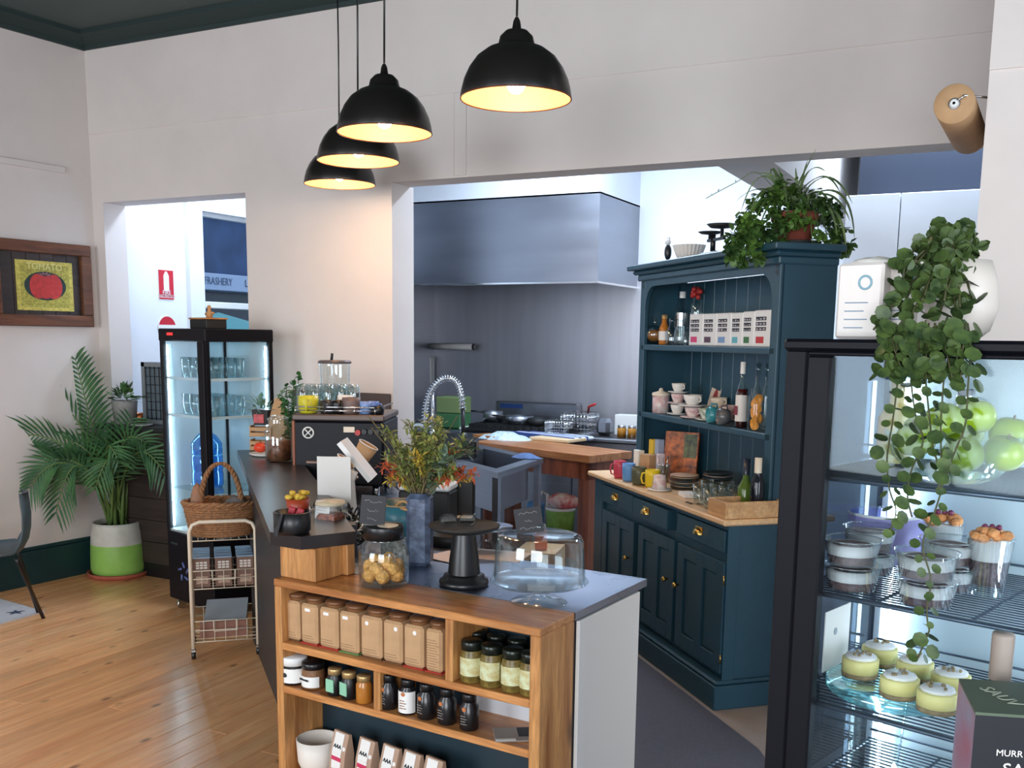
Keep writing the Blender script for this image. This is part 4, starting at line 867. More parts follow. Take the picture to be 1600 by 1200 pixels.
# ------------------------------------------------------------------ shop shelf and counter
FS_ = Fr(-2.099, 2.453, -5); SW = 1.0; SD = .195; st = .034
z1, z2, z3, ZT = .710, .563, .25, .92
sh = thing('display_shelf', 'waxed pine open shelf unit facing the room at the counter front', 'shelf', (FS_.x, FS_.y, 0), FS_.a)
obj('side_panel', B().box(-.004, st - .008, 0, SD, 0, .896, .003), K['pinez'], sh); obj('side_panel', B().box(SW - st, SW, 0, SD, 0, .896, .003), K['pinez'], sh)
obj('top_board', B().box(-.004, SW, -.002, SD, .896, ZT, .003), K['pine'], sh)
for nm, z in (('shelf_board', z1), ('shelf_board', z2), ('shelf_board', z3)): obj(nm, B().box(st - .008, SW - st, 0.001, SD - .01, z - .024, z, .002), K['pine'], sh)
xd = FS_.X(701, 0, .8); xe = FS_.X(588, 0, .64)
obj('divider', B().box(xd - .014, xd + .014, .001, SD - .01, z1, .896, .002), K['pinez'], sh); obj('divider', B().box(xe - .013, xe + .013, .001, SD - .01, z2, z1 - .024, .002), K['pinez'], sh)
obj('back_panel', B().box(st - .01, SW - st, SD - .009, SD - .003, 0, .896), M('back_teal_dark', (20, 42, 52), .5), sh)
obj('back_lining', B().box(st - .008, xd - .014, SD - .014, SD - .0095, z1, .896), M('lining_grey', (150, 152, 162), .6), sh)
obj('back_lining', B().box(FS_.X(738, SD, .6), SW - st, SD - .014, SD - .0095, z2, z1 - .024), M('lining_white', (200, 202, 206), .6), sh)
# counter body: main bench behind the shelf and the leg running back to the coffee machine
oA = FS_.w(0, SD, 0); oR = FS_.w(1.0, SD, 0); oRb = FS_.w(1.0, .66, 0); Lm = Vector((math.cos(R(137.9)), math.sin(R(137.9)), 0))
oS = FS_.w(.03, .2, 0); far = oS + Lm * 2.28; inn = FS_.w(.30, .66, 0); ebk = Vector((-3.05, 4.86, 0)); efr = Vector((-2.95, 4.4, 0))
ctr = thing('counter_base', 'white and dark panelled counter body under the zinc bench top', 'counter', (0, 0, 0))
ctr.location = (oR.x, oR.y, 0)
def rel(v): return (v.x - oR.x, v.y - oR.y)
polyb = [rel(oA), rel(oR), rel(FS_.w(1.0, .62, 0)), rel(FS_.w(.30, .62, 0)), rel(efr), rel(ebk), rel(far + Vector((.05, .5, 0))), rel(far)]
obj('body', B().prism(polyb, .0, .895), M('counter_dark', (48, 46, 48), .5), ctr)
m_ = Matrix.Rotation(R(-5), 4, 'Z')
obj('end_panel', B().box(.002, .014, .005, .42, 0, .895, .002, m_), M('end_panel_white', (222, 220, 216), .5), ctr)
obj('side_cladding', B().box(-2.27, 0, -.0, .012, 0, 1.02, .002, Matrix.Translation((oS.x - oR.x, oS.y - oR.y, 0)) @ Matrix.Rotation(R(137.9 + 180), 4, 'Z')), M('side_grey_panel', (72, 76, 86), .35), ctr)
zt = thing('zinc_bench_top', 'grey zinc bench top with a square metal edge behind the pine board', 'bench top', (oR.x, oR.y, 0))
polyt = [rel(FS_.w(.0, SD + .001, 0)), rel(FS_.w(1.003, SD + .001, 0)), rel(FS_.w(1.003, .69, 0)), rel(FS_.w(.30, .69, 0)), rel(efr), rel(ebk), rel(far + Vector((.05, .5, 0))), rel(far)]
obj('sheet', B().prism(polyt, .896, ZT + .001), K['zinc'], zt)
# raised ledge: dark plank on a pine box, running back along the left edge
lg = thing('raised_ledge', 'dark timber ledge raised on a pine block at the left end of the counter', 'ledge', tuple(FS_.w(0, 0, 0)), -5)
lz0, lz1 = 1.03, 1.072
obj('pine_block', B().box(-.004, .15, .03, .16, ZT + .001, lz0 - .001, .003), K['pinez'], lg); obj('pine_block', B().box(.10, .17, .16, .20, ZT + .001, lz0 - .001, .003), K['pinez'], lg)
def rl(v): q = FS_.l(v); return (q.x, q.y)
e1 = Vector((oS.x, oS.y, 0)) + Vector((-.67, -.742, 0)) * .05
lp_ = [(-.015, .0), (.12, .0), (.20, .17), rl(e1 + Lm * 2.32 + Vector((.22, .20, 0))), rl(e1 + Lm * 2.32)]
obj('plank', B().prism(lp_, lz0, lz1), M('ledge_black_wood', (40, 32, 32), .3), lg)
obj('support_rail', B().prism([rl(oS + Lm * .2), rl(oS + Lm * .2 + Vector((.12, .1, 0))), rl(oS + Lm * 2.25 + Vector((.12, .1, 0))), rl(oS + Lm * 2.25)], ZT + .001, lz0 - .001), M('ledge_rail', (90, 92, 100), .5), lg)
# ------------------------------------------------------------------ goods on the shelf
def onsh(px, yd, z): return FS_.w(FS_.X(px, yd, z), yd, z)
K['capb'] = M('cap_bronze', (116, 78, 50), .4, .3); K['sticker'] = M('sticker_white', (232, 230, 226), .6)
edges = [(438, 468), (469, 496), (498, 528), (529, 560), (562, 596), (597, 628), (629, 661), (663, 690)]
lbs = ['kraft sleeved jar at the left end of the top shelf row', 'kraft sleeved jar second from the left, white tab near its top', 'kraft sleeved jar third from the left, white tab at upper left', 'kraft sleeved jar fourth from the left, square white tab', 'kraft sleeved jar fifth in the row, round sticker at upper left', 'kraft sleeved jar sixth in the row, round sticker at upper right', 'kraft sleeved jar seventh in the row, round sticker at centre top', 'kraft sleeved jar at the right end of the row, printed with fine lines']
for i, ((a, b_), lb) in enumerate(zip(edges, lbs)):
    xa, xb = FS_.X(a, .03, z1), FS_.X(b_, .03, z1); w_ = xb - xa; t = thing('kraft_jar', lb, 'jar', FS_.w(xa, .03, z1 + .0008), -5, 'kraft sleeved jars on the top shelf')
    h_ = .134; obj('sleeve', B().box(.002, w_ - .002, 0, w_ * .95, .002, h_, .008), K['kraft'], t); obj('jar_neck', B().cyl((w_ / 2, w_ * .5, h_), (w_ / 2, w_ * .5, h_ + .012), w_ * .36), K['kraftd'], t)
    obj('lid', B().lathe([(0, h_ + .02), (w_ * .42, h_ + .02), (w_ * .43, h_ + .008), (w_ * .38, h_ + .006)], 20, (w_ / 2, w_ * .5, 0)), K['capb'], t)
    sx = [.25, .45, .4, .35, .35, .7, .6, 0][i]
    if i in (1, 2, 3): obj('sticker', B().box(w_ * sx - .01, w_ * sx + .012, -.001, .0005, h_ - .024, h_ - .014), K['sticker'], t)
    elif i < 7: obj('sticker', disc(w_ * sx, h_ - .022, .0068, .0068, -.001, .0005, 14), K['sticker'], t)
    g = B()
    for k in range(3 if i < 7 else 12): g.box(.008, w_ - .01 - (k % 3) * .006, -.0006, .0005, .012 + k * .008, .0135 + k * .008)
    stuff(obj('print', g, M('kraft_print%d' % i, (134, 100, 72), .7), t))
    obj('base', B().box(.001, w_ - .001, .001, w_ * .95, 0, .003), [K['capb'], K['red'], K['red'], flat('gbase', (90, 140, 80)), K['capb'], K['capb'], K['red'], K['red']][i], t)
def jar(name, lab, pos, r, h, cont, lidm, labm=None, lh=(.25, .75), lidh=.16, group=None, seal=False, neck=.9, arc=.45):
    t = thing(name, lab, 'jar' if 'jar' in name or 'tin' in name else 'bottle', pos, random.uniform(-10, 10) - 5, group)
    hb_ = h * (1 - lidh); obj('body', B().lathe([(0, 0), (r * .94, 0), (r, r * .08), (r, hb_ * .82), (r * neck, hb_ * .93), (r * neck, hb_)], 22), cont, t)
    obj('lid', B().lathe([(0, h), (r * neck * .98, h), (r * neck * 1.04, h - .002), (r * neck * 1.04, hb_ - .002), (r * neck, hb_ - .002)], 22), lidm, t)
    if labm is not None:
        rr = r * 1.03; a0_, a1_ = R(-90 - 180 * arc), R(-90 + 180 * arc); bd = B(); n_ = 14
        for i in range(n_ + 1):
            a = a0_ + (a1_ - a0_) * i / n_; bd.v += [(rr * math.cos(a), rr * math.sin(a), h * lh[0]), (rr * math.cos(a), rr * math.sin(a), h * lh[1])]
        bd.f = [(2 * i, 2 * i + 2, 2 * i + 3, 2 * i + 1) for i in range(n_)]; bd.sm = [True] * n_
        obj('label', bd, labm, t)
    return t
K['pickle'] = M('relish_olive', (116, 98, 48), .3, var=.5, vs=90); K['labgreen'] = M('label_cream_green', (206, 214, 176), .6, var=.12, col2=(186, 168, 110), vs=40); K['lidblk'] = M('lid_black_green', (30, 36, 30), .3, .4)
for i, (cx_, lb) in enumerate(((737, 'relish jar with cream label, leftmost of the front four'), (768, 'relish jar with cream label, second of the front four'), (801, 'relish jar with cream label, third of the front four'), (829, 'relish jar with cream label against the right side panel'))):
    p = onsh(cx_, .045, z1); jar('relish_jar', lb, (p.x, p.y, z1 + .0008), .0335 if i < 3 else .0315, .122, K['pickle'], K['lidblk'], K['labgreen'], (.18, .62), .2, 'relish jars in the right compartment')
for i, cx_ in enumerate((745, 775, 807)):
    p = onsh(cx_, .13, z1); jar('relish_jar', 'relish jar in the back row behind the front four', (p.x, p.y, z1 + .0008), .031, .122, K['pickle'], K['lidblk'], K['labgreen'], (.18, .62), .2, 'relish jars in the back row')
p = onsh(460, .05, z2); t = jar('cream_jar', 'wide jar with a white lid and white label, left end of the second shelf', (p.x, p.y, z2 + .001), .044, .092, K['black'], K['white'], K['sticker'], (.08, .6), .28, None, neck=.98, arc=.9); 
obj('label_mark', B().ball((0, -.0455, .034), .008, 8, 6, (1.3, .2, 1)), K['ink'], t)
p = onsh(490, .05, z2); t = jar('spread_jar', 'squat jar with black lid and white label beside the white lidded jar', (p.x, p.y, z2 + .001), .0375, .085, M('spread_tan', (130, 92, 60), .4, var=.3, vs=60), K['black'], K['sticker'], (.08, .5), .22, None, neck=.96)
obj('label_band', B().box(-.022, .02, -.0392, -.0375, .028, .034), K['ink'], t)
K['mint'] = M('label_mint', (140, 196, 164), .6); K['honey'] = M('honey', (176, 112, 44), .15); K['gold'] = M('lid_gold', (190, 160, 110), .35, .6)
for cx_, lb, lm in ((524, 'small jam jar with a mint label, left of the pair', K['mint']), (546, 'small jam jar with a mint label, right of the pair', K['mint']), (569, 'small jar of olive coloured relish against the divider', None)):
    p = onsh(cx_, .035, z2); t = jar('jam_jar', lb, (p.x, p.y, z2 + .001), .0255, .088, K['honey'] if lm is None else K['black'], K['gold'], None, (.2, .6), .2, neck=.85)
    if lm: obj('label', B().box(-.016, .016, -.0268, -.0235, .014, .056), lm, t)
K['supp'] = M('supplement_black', (24, 22, 24), .25)
for i, (a, b_) in enumerate(((594, 621), (623, 652), (654, 679), (684, 713), (717, 749))):
    cx_ = (a + b_) / 2; p = onsh(cx_, .04, z2); wht = i == 1
    lb = ['black supplement bottle beside the divider, left end of five', 'supplement bottle with a white label, second of five', 'black supplement bottle right of the white labelled one', 'black supplement bottle second from the right end', 'black supplement bottle at the right end of five'][i]
    t = jar('supplement_bottle', lb, (p.x, p.y, z2 + .001), .0285, .108, K['supp'], K['black'], K['sticker'] if wht else None, (.06, .68), .2, 'supplement bottles on the second shelf', neck=.72)
    obj('emblem', disc(0, .066, .007, .007, -.0300, -.0288, 10), M('emblem_copper%d' % i, (186, 112, 64), .5), t)
    g = B()
    for k in range(4): g.box(-.012, .010 - (k % 2) * .005, -.0298, -.0286, .020 + k * .008, .0225 + k * .008)
    stuff(obj('print', g, K['kraftd'] if wht else flat('printgrey', (120, 116, 112)), t))
p = FS_.w(FS_.X(808, .07, z2), .075, z2 + .001); t = thing('leaflet_stack', 'grey leaflets lying flat at the right end of the second shelf', 'leaflet', p, 14)
obj('cover', B().box(-.07, .05, -.05, .05, 0, .004, .0015, Matrix.Rotation(R(18), 4, 'Z')), M('leaflet_grey', (150, 142, 136), .5), t); obj('photo', B().box(.0, .048, -.02, .045, .0045, .0055, 0, Matrix.Rotation(R(18), 4, 'Z')), K['ink'], t); obj('strip', B().box(-.068, -.01, -.048, -.035, .0045, .0055, 0, Matrix.Rotation(R(18), 4, 'Z')), K['sticker'], t)
p = onsh(486, .085, z3); solo('white_planter', 'round white ceramic bowl on the bottom shelf', 'bowl', B().lathe([(0, 0), (.05, 0), (.066, .04), (.071, .118), (.066, .118), (.061, .04), (.045, .008), (0, .008)], 32), M('planter_white', (226, 218, 208), .5), (p.x + .030, p.y, z3 + .001))
K['pink'] = M('label_pink', (200, 54, 92), .5); K['coffeebag'] = M('coffee_bag_kraft', (176, 146, 124), .6)
lbs = ['coffee bag with a pink label band beside the white bowl', 'coffee bag with a pink label band, second from the bowl', 'coffee bag third from the white bowl', 'coffee bag fourth from the white bowl', 'coffee bag fifth from the white bowl']
for i, cx_ in enumerate((532, 572, 609, 642, 676)):
    p = onsh(cx_, .06, z3); t = thing('coffee_bag', lbs[i], 'bag', (p.x, p.y, z3 + .001), -5 - 12, 'coffee bags on the bottom shelf'); hB = .172
    t.rotation_euler = (R(-5), 0, R(-14))
    bd = B().add([(-.036, -.022, 0), (.036, -.022, 0), (.036, .022, 0), (-.036, .022, 0), (-.037, -.006, hB), (.037, -.006, hB), (.037, .004, hB), (-.037, .004, hB), (-.037, -.02, hB * .6), (.037, -.02, hB * .6), (.037, .02, hB * .6), (-.037, .02, hB * .6)], [(0, 1, 9, 8), (1, 2, 10, 9), (2, 3, 11, 10), (3, 0, 8, 11), (8, 9, 5, 4), (9, 10, 6, 5), (10, 11, 7, 6), (11, 8, 4, 7), (4, 5, 6, 7), (3, 2, 1, 0)])
    obj('pouch', bd, K['coffeebag'], t)
    tlt = Matrix.Translation((0, -.0205, hB * .6)) @ Matrix.Rotation(R(-11.5), 4, 'X')
    obj('label', B().box(-.026, .018, -.0012, -.0002, 0, .066, 0, tlt).box(-.026, .018, -.022, -.0205, .05, hB * .6), K['sticker'], t)
    obj('label_band', B().box(-.0265, .0185, -.0225, -.0212, .078, .092), K['pink'], t)
    tx = text('AAA', 'lettering', .018, K['ink'], t, (-.004, -.0185, hB * .6 + .022), (R(90 - 11.5), 0, 0), .0012)
    obj('seal', disc(.026, .02, .007, .007, -.0012, .0004, 12), K['sticker'], t).matrix_local = Matrix.Translation((0, -.0195, hB * .6)) @ Matrix.Rotation(R(-11.5), 4, 'X')
# ------------------------------------------------------------------ on the counter
zc_ = ZT + .0015
def C_(px, py, z=zc_): return Zp(px, py, z)
lzt = lz1 + .001
q = Zp(457, 832, lzt); t = thing('black_dish', 'round black ribbed dish holding red sachets on the dark ledge', 'bowl', q)
obj('bowl', B().lathe([(0, 0), (.052, 0), (.058, .01), (.060, .068), (.056, .070), (.054, .012), (0, .010)], 36), K['black'], t)
for i, (dx, a) in enumerate(((-.005, 14), (.02, 22))):
    solo('red_sachet', ['red sachet at the left in the black dish', 'red sachet leaning right in the black dish'][i], 'sachet', B().box(-.012, .012, -.003, .003, 0, .062, .003), M('sachet_red%d' % i, (150, 28, 40), .4), (q.x + dx, q.y - .012, q.z + .026), rot=(0, R(a), R(20)))
q = Zp(425, 838, lzt); t = thing('slate_sign', 'small black chalk tag leaning at the left end of the dark ledge', 'sign', (q.x - .004, q.y + .02, lzt), 0, rot=(R(-14), R(8), R(-40))); obj('board', B().box(-.022, .022, -.002, .002, 0, .075), K['slate'], t)
q = Zp(440, 812, lzt); q = Vector((q.x - .01, q.y + .10, lzt)); t = thing('snack_packet', 'round tub of yellow and red dried snacks on the ledge', 'snack', q)
obj('tub', B().lathe([(0, 0), (.035, 0), (.042, .06), (.04, .06), (.034, .004), (0, .004)], 22), M('tub_red', (160, 60, 30), .4), t); sb2 = B(); rn = random.Random(4)
for k in range(22): sb2.ball((rn.uniform(-.03, .03), rn.uniform(-.03, .03), .055 + rn.uniform(0, .03)), .012, 7, 5, (1, 1, .7), .3)
stuff(obj('snacks', sb2, M('snack_yellow', (214, 178, 60), .6, var=.3, vs=60), t))
# chip jar behind
q = C_(484, 868); q = Zp(484, 815, lzt); q = Vector((q.x + .02, q.y + .09, zc_)); t = thing('pretzel_jar', 'square glass jar of red brown pretzels with a flat pale lid', 'jar', q, 10)
obj('glass', B().box(-.045, .045, -.045, .045, 0, .20, .008), K['gl'], t); obj('pretzels', B().box(-.04, .04, -.04, .04, .004, .17, .01), M('pretzel', (150, 72, 36), .6, var=.6, vs=70, bump=.8, bs=90), t)
obj('lid', B().lathe([(0, .212), (.05, .212), (.053, .205), (.053, .2), (0, .2)], 24), M('lid_tan', (206, 190, 160), .4), t)
q = Zp(497, 812, lzt + .0); t = thing('price_card', 'small white price card in front of the pretzel jar', 'card', (q.x, q.y + .02, lzt), 0, rot=(R(-8), R(4), R(15))); obj('card', B().box(-.026, .026, -.001, .001, 0, .062), K['paper'], t)
g = B(); [g.box(-.018, .014, -.0016, -.0008, .018 + .01 * k, .0195 + .01 * k) for k in range(4)]; stuff(obj('writing', g, flat('pencil', (150, 150, 156)), t))
q = Zp(462, 790, lzt + .0); q = Vector((q.x - .03, q.y + .28, zc_)); hM = Vp(465, 712, (q.x, q.y), 20).z - zc_; wM = .13
t = thing('menu_card', 'tall blank white menu card standing on the counter', 'card', q, 24); obj('leaf', B().box(-wM / 2 - .005, wM / 2, -.0015, .0015, 0, hM), K['paper'], t); obj('leaf', B().box(0, .05, -.0015, .0015, 0, hM * .98, 0, Matrix.Translation((-wM / 2 - .003, .001, 0)) @ Matrix.Rotation(R(68), 4, 'Z')), K['paper'], t)
# cables
rn = random.Random(5); q = C_(520, 862); t = thing('cable_tangle', 'tangle of black and white cables behind the pine board', 'cables', q)
for j in range(16):
    c = Vector((rn.uniform(-.07, .07), rn.uniform(-.03, .12), .012)); pts = []
    for k in range(16): pts.append(c + Vector((rn.uniform(-.055, .055), rn.uniform(-.05, .05), rn.uniform(0, .16) if j % 2 else rn.uniform(0, .09))))
    obj('cable', B().tube(cat(pts, 4), .0032, 5), K['black'] if j % 3 else K['white'], t)
solo('plug_pack', 'black plug pack at the foot of the cable tangle', 'plug', B().box(-.045, .045, -.02, .02, 0, .03, .006), K['black'], C_(513, 872), 10)
solo('power_board', 'white paper pad under the cables on the zinc top', 'paper', B().box(-.07, .06, -.03, .03, 0, .004), K['paper'], C_(522, 882), 8)
# POS terminal: tablet on stand seen from behind
q = C_(556, 840); q = Vector((q.x, q.y + .22, zc_)); ang_ = -62
def at(px, py, ref=q): v = Vp(px, py, (ref.x, ref.y), math.degrees(YAW)); return v - ref
t = thing('tablet_terminal', 'white till tablet tilted on its stand beside the bouquet', 'till', q)
tb_ = B(); a_, b__ = at(529, 692), at(578, 752); dpt = Vector((Wf.x, Wf.y, 0)) * .17; nrm = (b__ - a_).cross(dpt).normalized() * .010
vs = [a_, b__, b__ + dpt, a_ + dpt]; tb_.add([v + nrm for v in vs] + [v - nrm for v in vs], [(0, 1, 2, 3), (7, 6, 5, 4), (0, 4, 5, 1), (1, 5, 6, 2), (2, 6, 7, 3), (3, 7, 4, 0)])
obj('tablet', tb_, K['white'], t)
stn = B(); stn.tube([Vector((at(552, 838).x, at(552, 838).y, .01)), at(549, 790), at(546, 750), at(552, 735)], .022, 10); obj('stand', stn, K['white'], t); obj('foot', B().box(-.06, .08, -.06, .08, 0, .02, .005), K['white'], t)
q3 = Vector((q.x + .06, q.y + .12, zc_)); t = thing('receipt_printer', 'dark receipt printer with a white top behind the teal tin', 'printer', q3, 15); ph = Vp(600, 752, (q3.x, q3.y), 27).z - zc_
obj('body', B().box(-.06, .16, -.05, .08, 0, ph - .03, .01), K['blackm'], t); obj('top_cover', B().box(-.062, .162, -.052, .082, ph - .03, ph, .008), K['white'], t)
# paper cups
cp0 = Vector((q.x + .06, q.y + .36, zc_))
def tilted_stack(pa, pb_, ref, n_, r0, r1, name, lab, m, grp=None):
    a = Vp(*pa, (ref.x, ref.y), 26.8); b = Vp(*pb_, (ref.x, ref.y), 26.8); ax = (b - a).normalized(); L_ = (b - a).length
    t = thing(name, lab, 'cup', a, 0, grp); obj('wall', B().lathe([(0, 0), (r0, 0), (r1, L_), (r1 - .002, L_), (r0 - .003, .003)], 26, ax=ax), m, t); obj('rim', B().tube([Vector((0, 0, 0)) + (Vector((0, 0, 1)).rotation_difference(ax).to_matrix() @ Vector((r1 * math.cos(k * .35), r1 * math.sin(k * .35), L_))) for k in range(18)], .0025, 5, True), K['paper'], t); return t
tilted_stack((557, 728), (576, 695), cp0, 1, .032, .045, 'paper_cup', 'kraft paper cup stack lying tilted above the till tablet', K['kraft'])
for k in range(4): 
    tilted_stack((541 - k * 3 + 0, 752 - k * 8), (548 - k * 3 + 0, 740 - k * 8), cp0 + Vector((-.03, .02, 0)), 1, .030, .036, 'paper_cup', 'kraft paper cup, number %s up in the leaning stack left of the till' % ['first', 'second', 'third', 'fourth'][k], K['kraft'], 'stacked kraft cups beside the till')
solo('cup_holder', 'black cup dispenser behind the till tablet', 'dispenser', B().box(-.08, .12, .0, .10, 0, .16, .01), K['black'], (cp0.x, cp0.y + .02, zc_), 27)
# teal tin on a glass canister
q = C_(595, 885); q = Vector((q.x + .01, q.y + .13, zc_)); zt0 = Vp(595, 826, (q.x, q.y), 0).z; zt1 = Vp(595, 780, (q.x, q.y), 0).z
dd = (q - EYE); dd = dd.x * Wf.x + dd.y * Wf.y; rT = 41 * dd / FP
solo('glass_canister', 'pressed glass canister with speckled sides carrying the teal tin', 'canister', B().lathe([(0, 0), (rT * .82, 0), (rT * .9, .01), (rT * .9, zt0 - zc_ - .006), (0, zt0 - zc_ - .006)], 28), M('speckled_glass', (170, 172, 170), .15, var=.5, vs=90, bump=.5, bs=90), q)
t = thing('teal_tin', 'teal oval tin bucket with rope handles behind the cookie jar', 'bucket', (q.x, q.y, zt0 - .004)); hh = zt1 - zt0
K['tealtin'] = M('teal_tin', (58, 118, 132), .35, var=.12, vs=12); K['rope'] = M('rope', (190, 146, 96), .9, var=.2, vs=60)
obj('wall', B().lathe([(0, 0), (rT * .88, 0), (rT, hh), (rT - .003, hh), (rT * .86, .004), (0, .004)], 36), K['tealtin'], t); obj('rim', B().tube([(rT * math.cos(k * .2094), rT * math.sin(k * .2094), hh) for k in range(30)], .003, 6, True), K['kraft'], t)
for sx in (-1, 1): obj('rope_handle', B().tube(cat([Vector((sx * rT * .55 + dx, -rT * .8 - .004, hh + dz)) for dx, dz in ((-.03, -.004), (-.022, .012), (0, .02), (.02, .012), (.03, -.006), (.005, -.008), (-.022, -.002))], 4), .0055, 6), K['rope'], t)
# cookie jar
q = C_(600, 913); dd = (q - EYE); dd = dd.x * Wf.x + dd.y * Wf.y; rJ = 40 * dd / FP; zj = Vp(600, 838, (q.x, q.y), 0).z - zc_; zl = Vp(600, 822, (q.x, q.y), 0).z - zc_
t = thing('cookie_jar', 'clear glass jar with a black lid at the counter front, cookies inside', 'jar', q)
obj('glass', B().lathe([(0, .0), (rJ * .92, .0), (rJ, .012), (rJ, zj * .68), (rJ * .88, zj * .86), (rJ * .76, zj * .93), (rJ * .76, zj)], 36).lathe([(rJ * .74, zj), (rJ * .74, zj * .92), (rJ * .86, zj * .85), (rJ * .965, zj * .67), (rJ * .965, .016), (0, .012)], 36), K['gl'], t)
obj('lid', B().lathe([(0, zl + .004), (rJ * .78, zl + .004), (rJ * .8, zl), (rJ * .8, zj - .006), (rJ * .77, zj - .006)], 30), K['black'], t)
obj('lid_sticker', B().cyl((rJ * .25, -.005, zl + .0042), (rJ * .25, -.005, zl + .0055), rJ * .42, None, 20), K['cream'], t)
K['cookie'] = M('cookie', (232, 174, 96), .75, var=.35, vs=70, bump=.9, bs=80); ck = None; rn = random.Random(9); rc = rJ * .33; k_ = 0
for lay, (n_, rr, z_) in enumerate(((6, .6, .33), (1, 0, .34), (5, .54, .9), (3, .3, 1.42))):
    for k in range(n_):
        a = k * 6.283 / n_ + lay * .5; pos = q + Vector((rJ * rr * math.cos(a), rJ * rr * math.sin(a), .014 + rc * (z_ * 1.35 + .45)))
        if ck is None: ck = solo('cookie', 'round knobbly golden cookie inside the glass jar', 'cookie', B().ball((0, 0, 0), rc * .95, 14, 9, (1, 1, .92), .16), K['cookie'], pos, 0, 'cookies in the glass jar')
        else: c = ck.copy(); COL.objects.link(c); c.location = pos; c.rotation_euler = (rn.random() * 3, rn.random() * 3, rn.random() * 3)
def chalktag(name, lab, pos, w_, h_, lines, rz=27, tilt=-10, roll=0):
    t = thing(name, lab, 'sign', pos, 0, rot=(R(tilt), R(roll), R(rz))); obj('board', B().box(-w_ / 2, w_ / 2, -.0015, .0015, 0, h_, .0008), K['slate'], t)
    n_ = len(lines)
    for i, s_ in enumerate(lines):
        rr_ = random.Random(i * 7 + int(w_ * 1e4)); zc2 = h_ * (1 - (i + .7) / (n_ + .3)); x_ = -w_ * s_ / 2; pts = []
        while x_ < w_ * s_ / 2: pts.append((x_, -.0022, zc2 + rr_.uniform(-.055, .055) * h_)); x_ += w_ * rr_.uniform(.03, .06)
        obj('chalk_writing', B().tube(pts, .0005, 4), K['chalk'], t)
    return t
ppos = q + Vector((-.03, -.02, zl + .006)); sc_ = dd / FP
chalktag('chalk_tag', 'square slate price tag standing on the cookie jar lid', ppos, 40 * sc_, 46 * sc_, [.72, .45, .4], 27, -8, 4)
# vase with bouquet
q = C_(656, 882); dd = (q - EYE); dd = dd.x * Wf.x + dd.y * Wf.y; hV = Vp(656, 770, (q.x, q.y), 26.8).z - zc_; rV = 21 * dd / FP
t = thing('marbled_vase', 'tall blue grey marbled square vase holding the bouquet', 'vase', q, 20)
obj('body', B().box(-rV * .93, rV * .93, -rV * .93, rV * .93, 0, hV, rV * .35), M('vase_marble', (98, 112, 138), .4, col2=(52, 62, 84), vs=26, bump=.3, bs=40), t)
bq = thing('bouquet', 'dried bouquet of green, yellow and rust native foliage in the vase', 'flowers', q + Vector((0, 0, hV)))
K['g1'] = leafmat('bq_green', (158, 160, 88), (98, 116, 66), 30); K['g2'] = leafmat('bq_sage', (124, 142, 112), (84, 106, 88), 30); K['y1'] = M('bq_yellow', (196, 168, 62), .7, var=.25, vs=40); K['o1'] = M('bq_orange', (196, 92, 52), .7, var=.3, vs=40); K['stm'] = M('bq_stem', (106, 92, 60), .8)
rn = random.Random(21); sprigs = [((600, 672), 'g1'), ((640, 660), 'g1'), ((690, 655), 'g1'), ((672, 690), 'g1'), ((720, 690), 'g1'), ((735, 700), 'g2'), ((618, 690), 'y1'), ((606, 715), 'y1'), ((625, 735), 'g1'), ((650, 715), 'y1'), ((660, 700), 'g1'), ((690, 700), 'y1'), ((700, 720), 'g2'), ((598, 727), 'o1'), ((610, 745), 'o1'), ((722, 738), 'o1'), ((742, 742), 'o1'), ((730, 748), 'y1'), ((690, 740), 'g2'), ((680, 750), 'g2'), ((640, 745), 'g1'), ((630, 755), 'g1'), ((665, 735), 'g1'), ((700, 715), 'o1'), ((645, 728), 'g1'), ((608, 752), 'y1'), ((712, 735), 'g1'), ((580, 668), 'stm'), ((575, 650), 'stm'), ((715, 650), 'stm'), ((668, 655), 'g1'), ((655, 760), 'g1'), ((622, 715), 'g1'), ((690, 675), 'g1'), ((650, 680), 'g1'), ((632, 700), 'y1'), ((676, 722), 'y1')]
base_ref = bq.location
for (a, b_), kk in sprigs:
    ref = Vector(base_ref) + Vector((Wf.x, Wf.y, 0)) * rn.uniform(-.09, .09); P = Vp(a, b_, (ref.x, ref.y), 26.8) - base_ref
    s0_ = Vector((rn.uniform(-.02, .02), rn.uniform(-.02, .02), -.02)); mid = s0_.lerp(P, .55) + Vector((0, 0, .03)); pts = [s0_, s0_.lerp(mid, .6), mid, mid.lerp(P, .6), P]
    spn = obj('stem', B().tube(cat(pts, 3), .0018, 4), K['stm'], bq); sb2 = B(); sp_ = cat(pts, 8)
    if kk == 'stm': continue
    i0 = int(len(sp_) * .35); sz = {'g1': .030, 'g2': .040, 'y1': .026, 'o1': .025}[kk]; nl = {'g1': 4, 'g2': 3, 'y1': 4, 'o1': 5}[kk]
    for i in range(i0, len(sp_)):
        for _ in range(nl):
            d = Vector((rn.gauss(0, 1), rn.gauss(0, 1), rn.gauss(.5, .7))).normalized(); off = Vector((rn.gauss(0, .007), rn.gauss(0, .007), rn.gauss(0, .007)))
            leaf(sb2, sp_[i] + off, d, sz * rn.uniform(.6, 1.3), .62 if kk == 'g2' else .3, rn)
    obj('sprig', sb2, K[kk] if kk != 'y1' else (K['y1'] if rn.random() < .6 else K['g1']), spn)
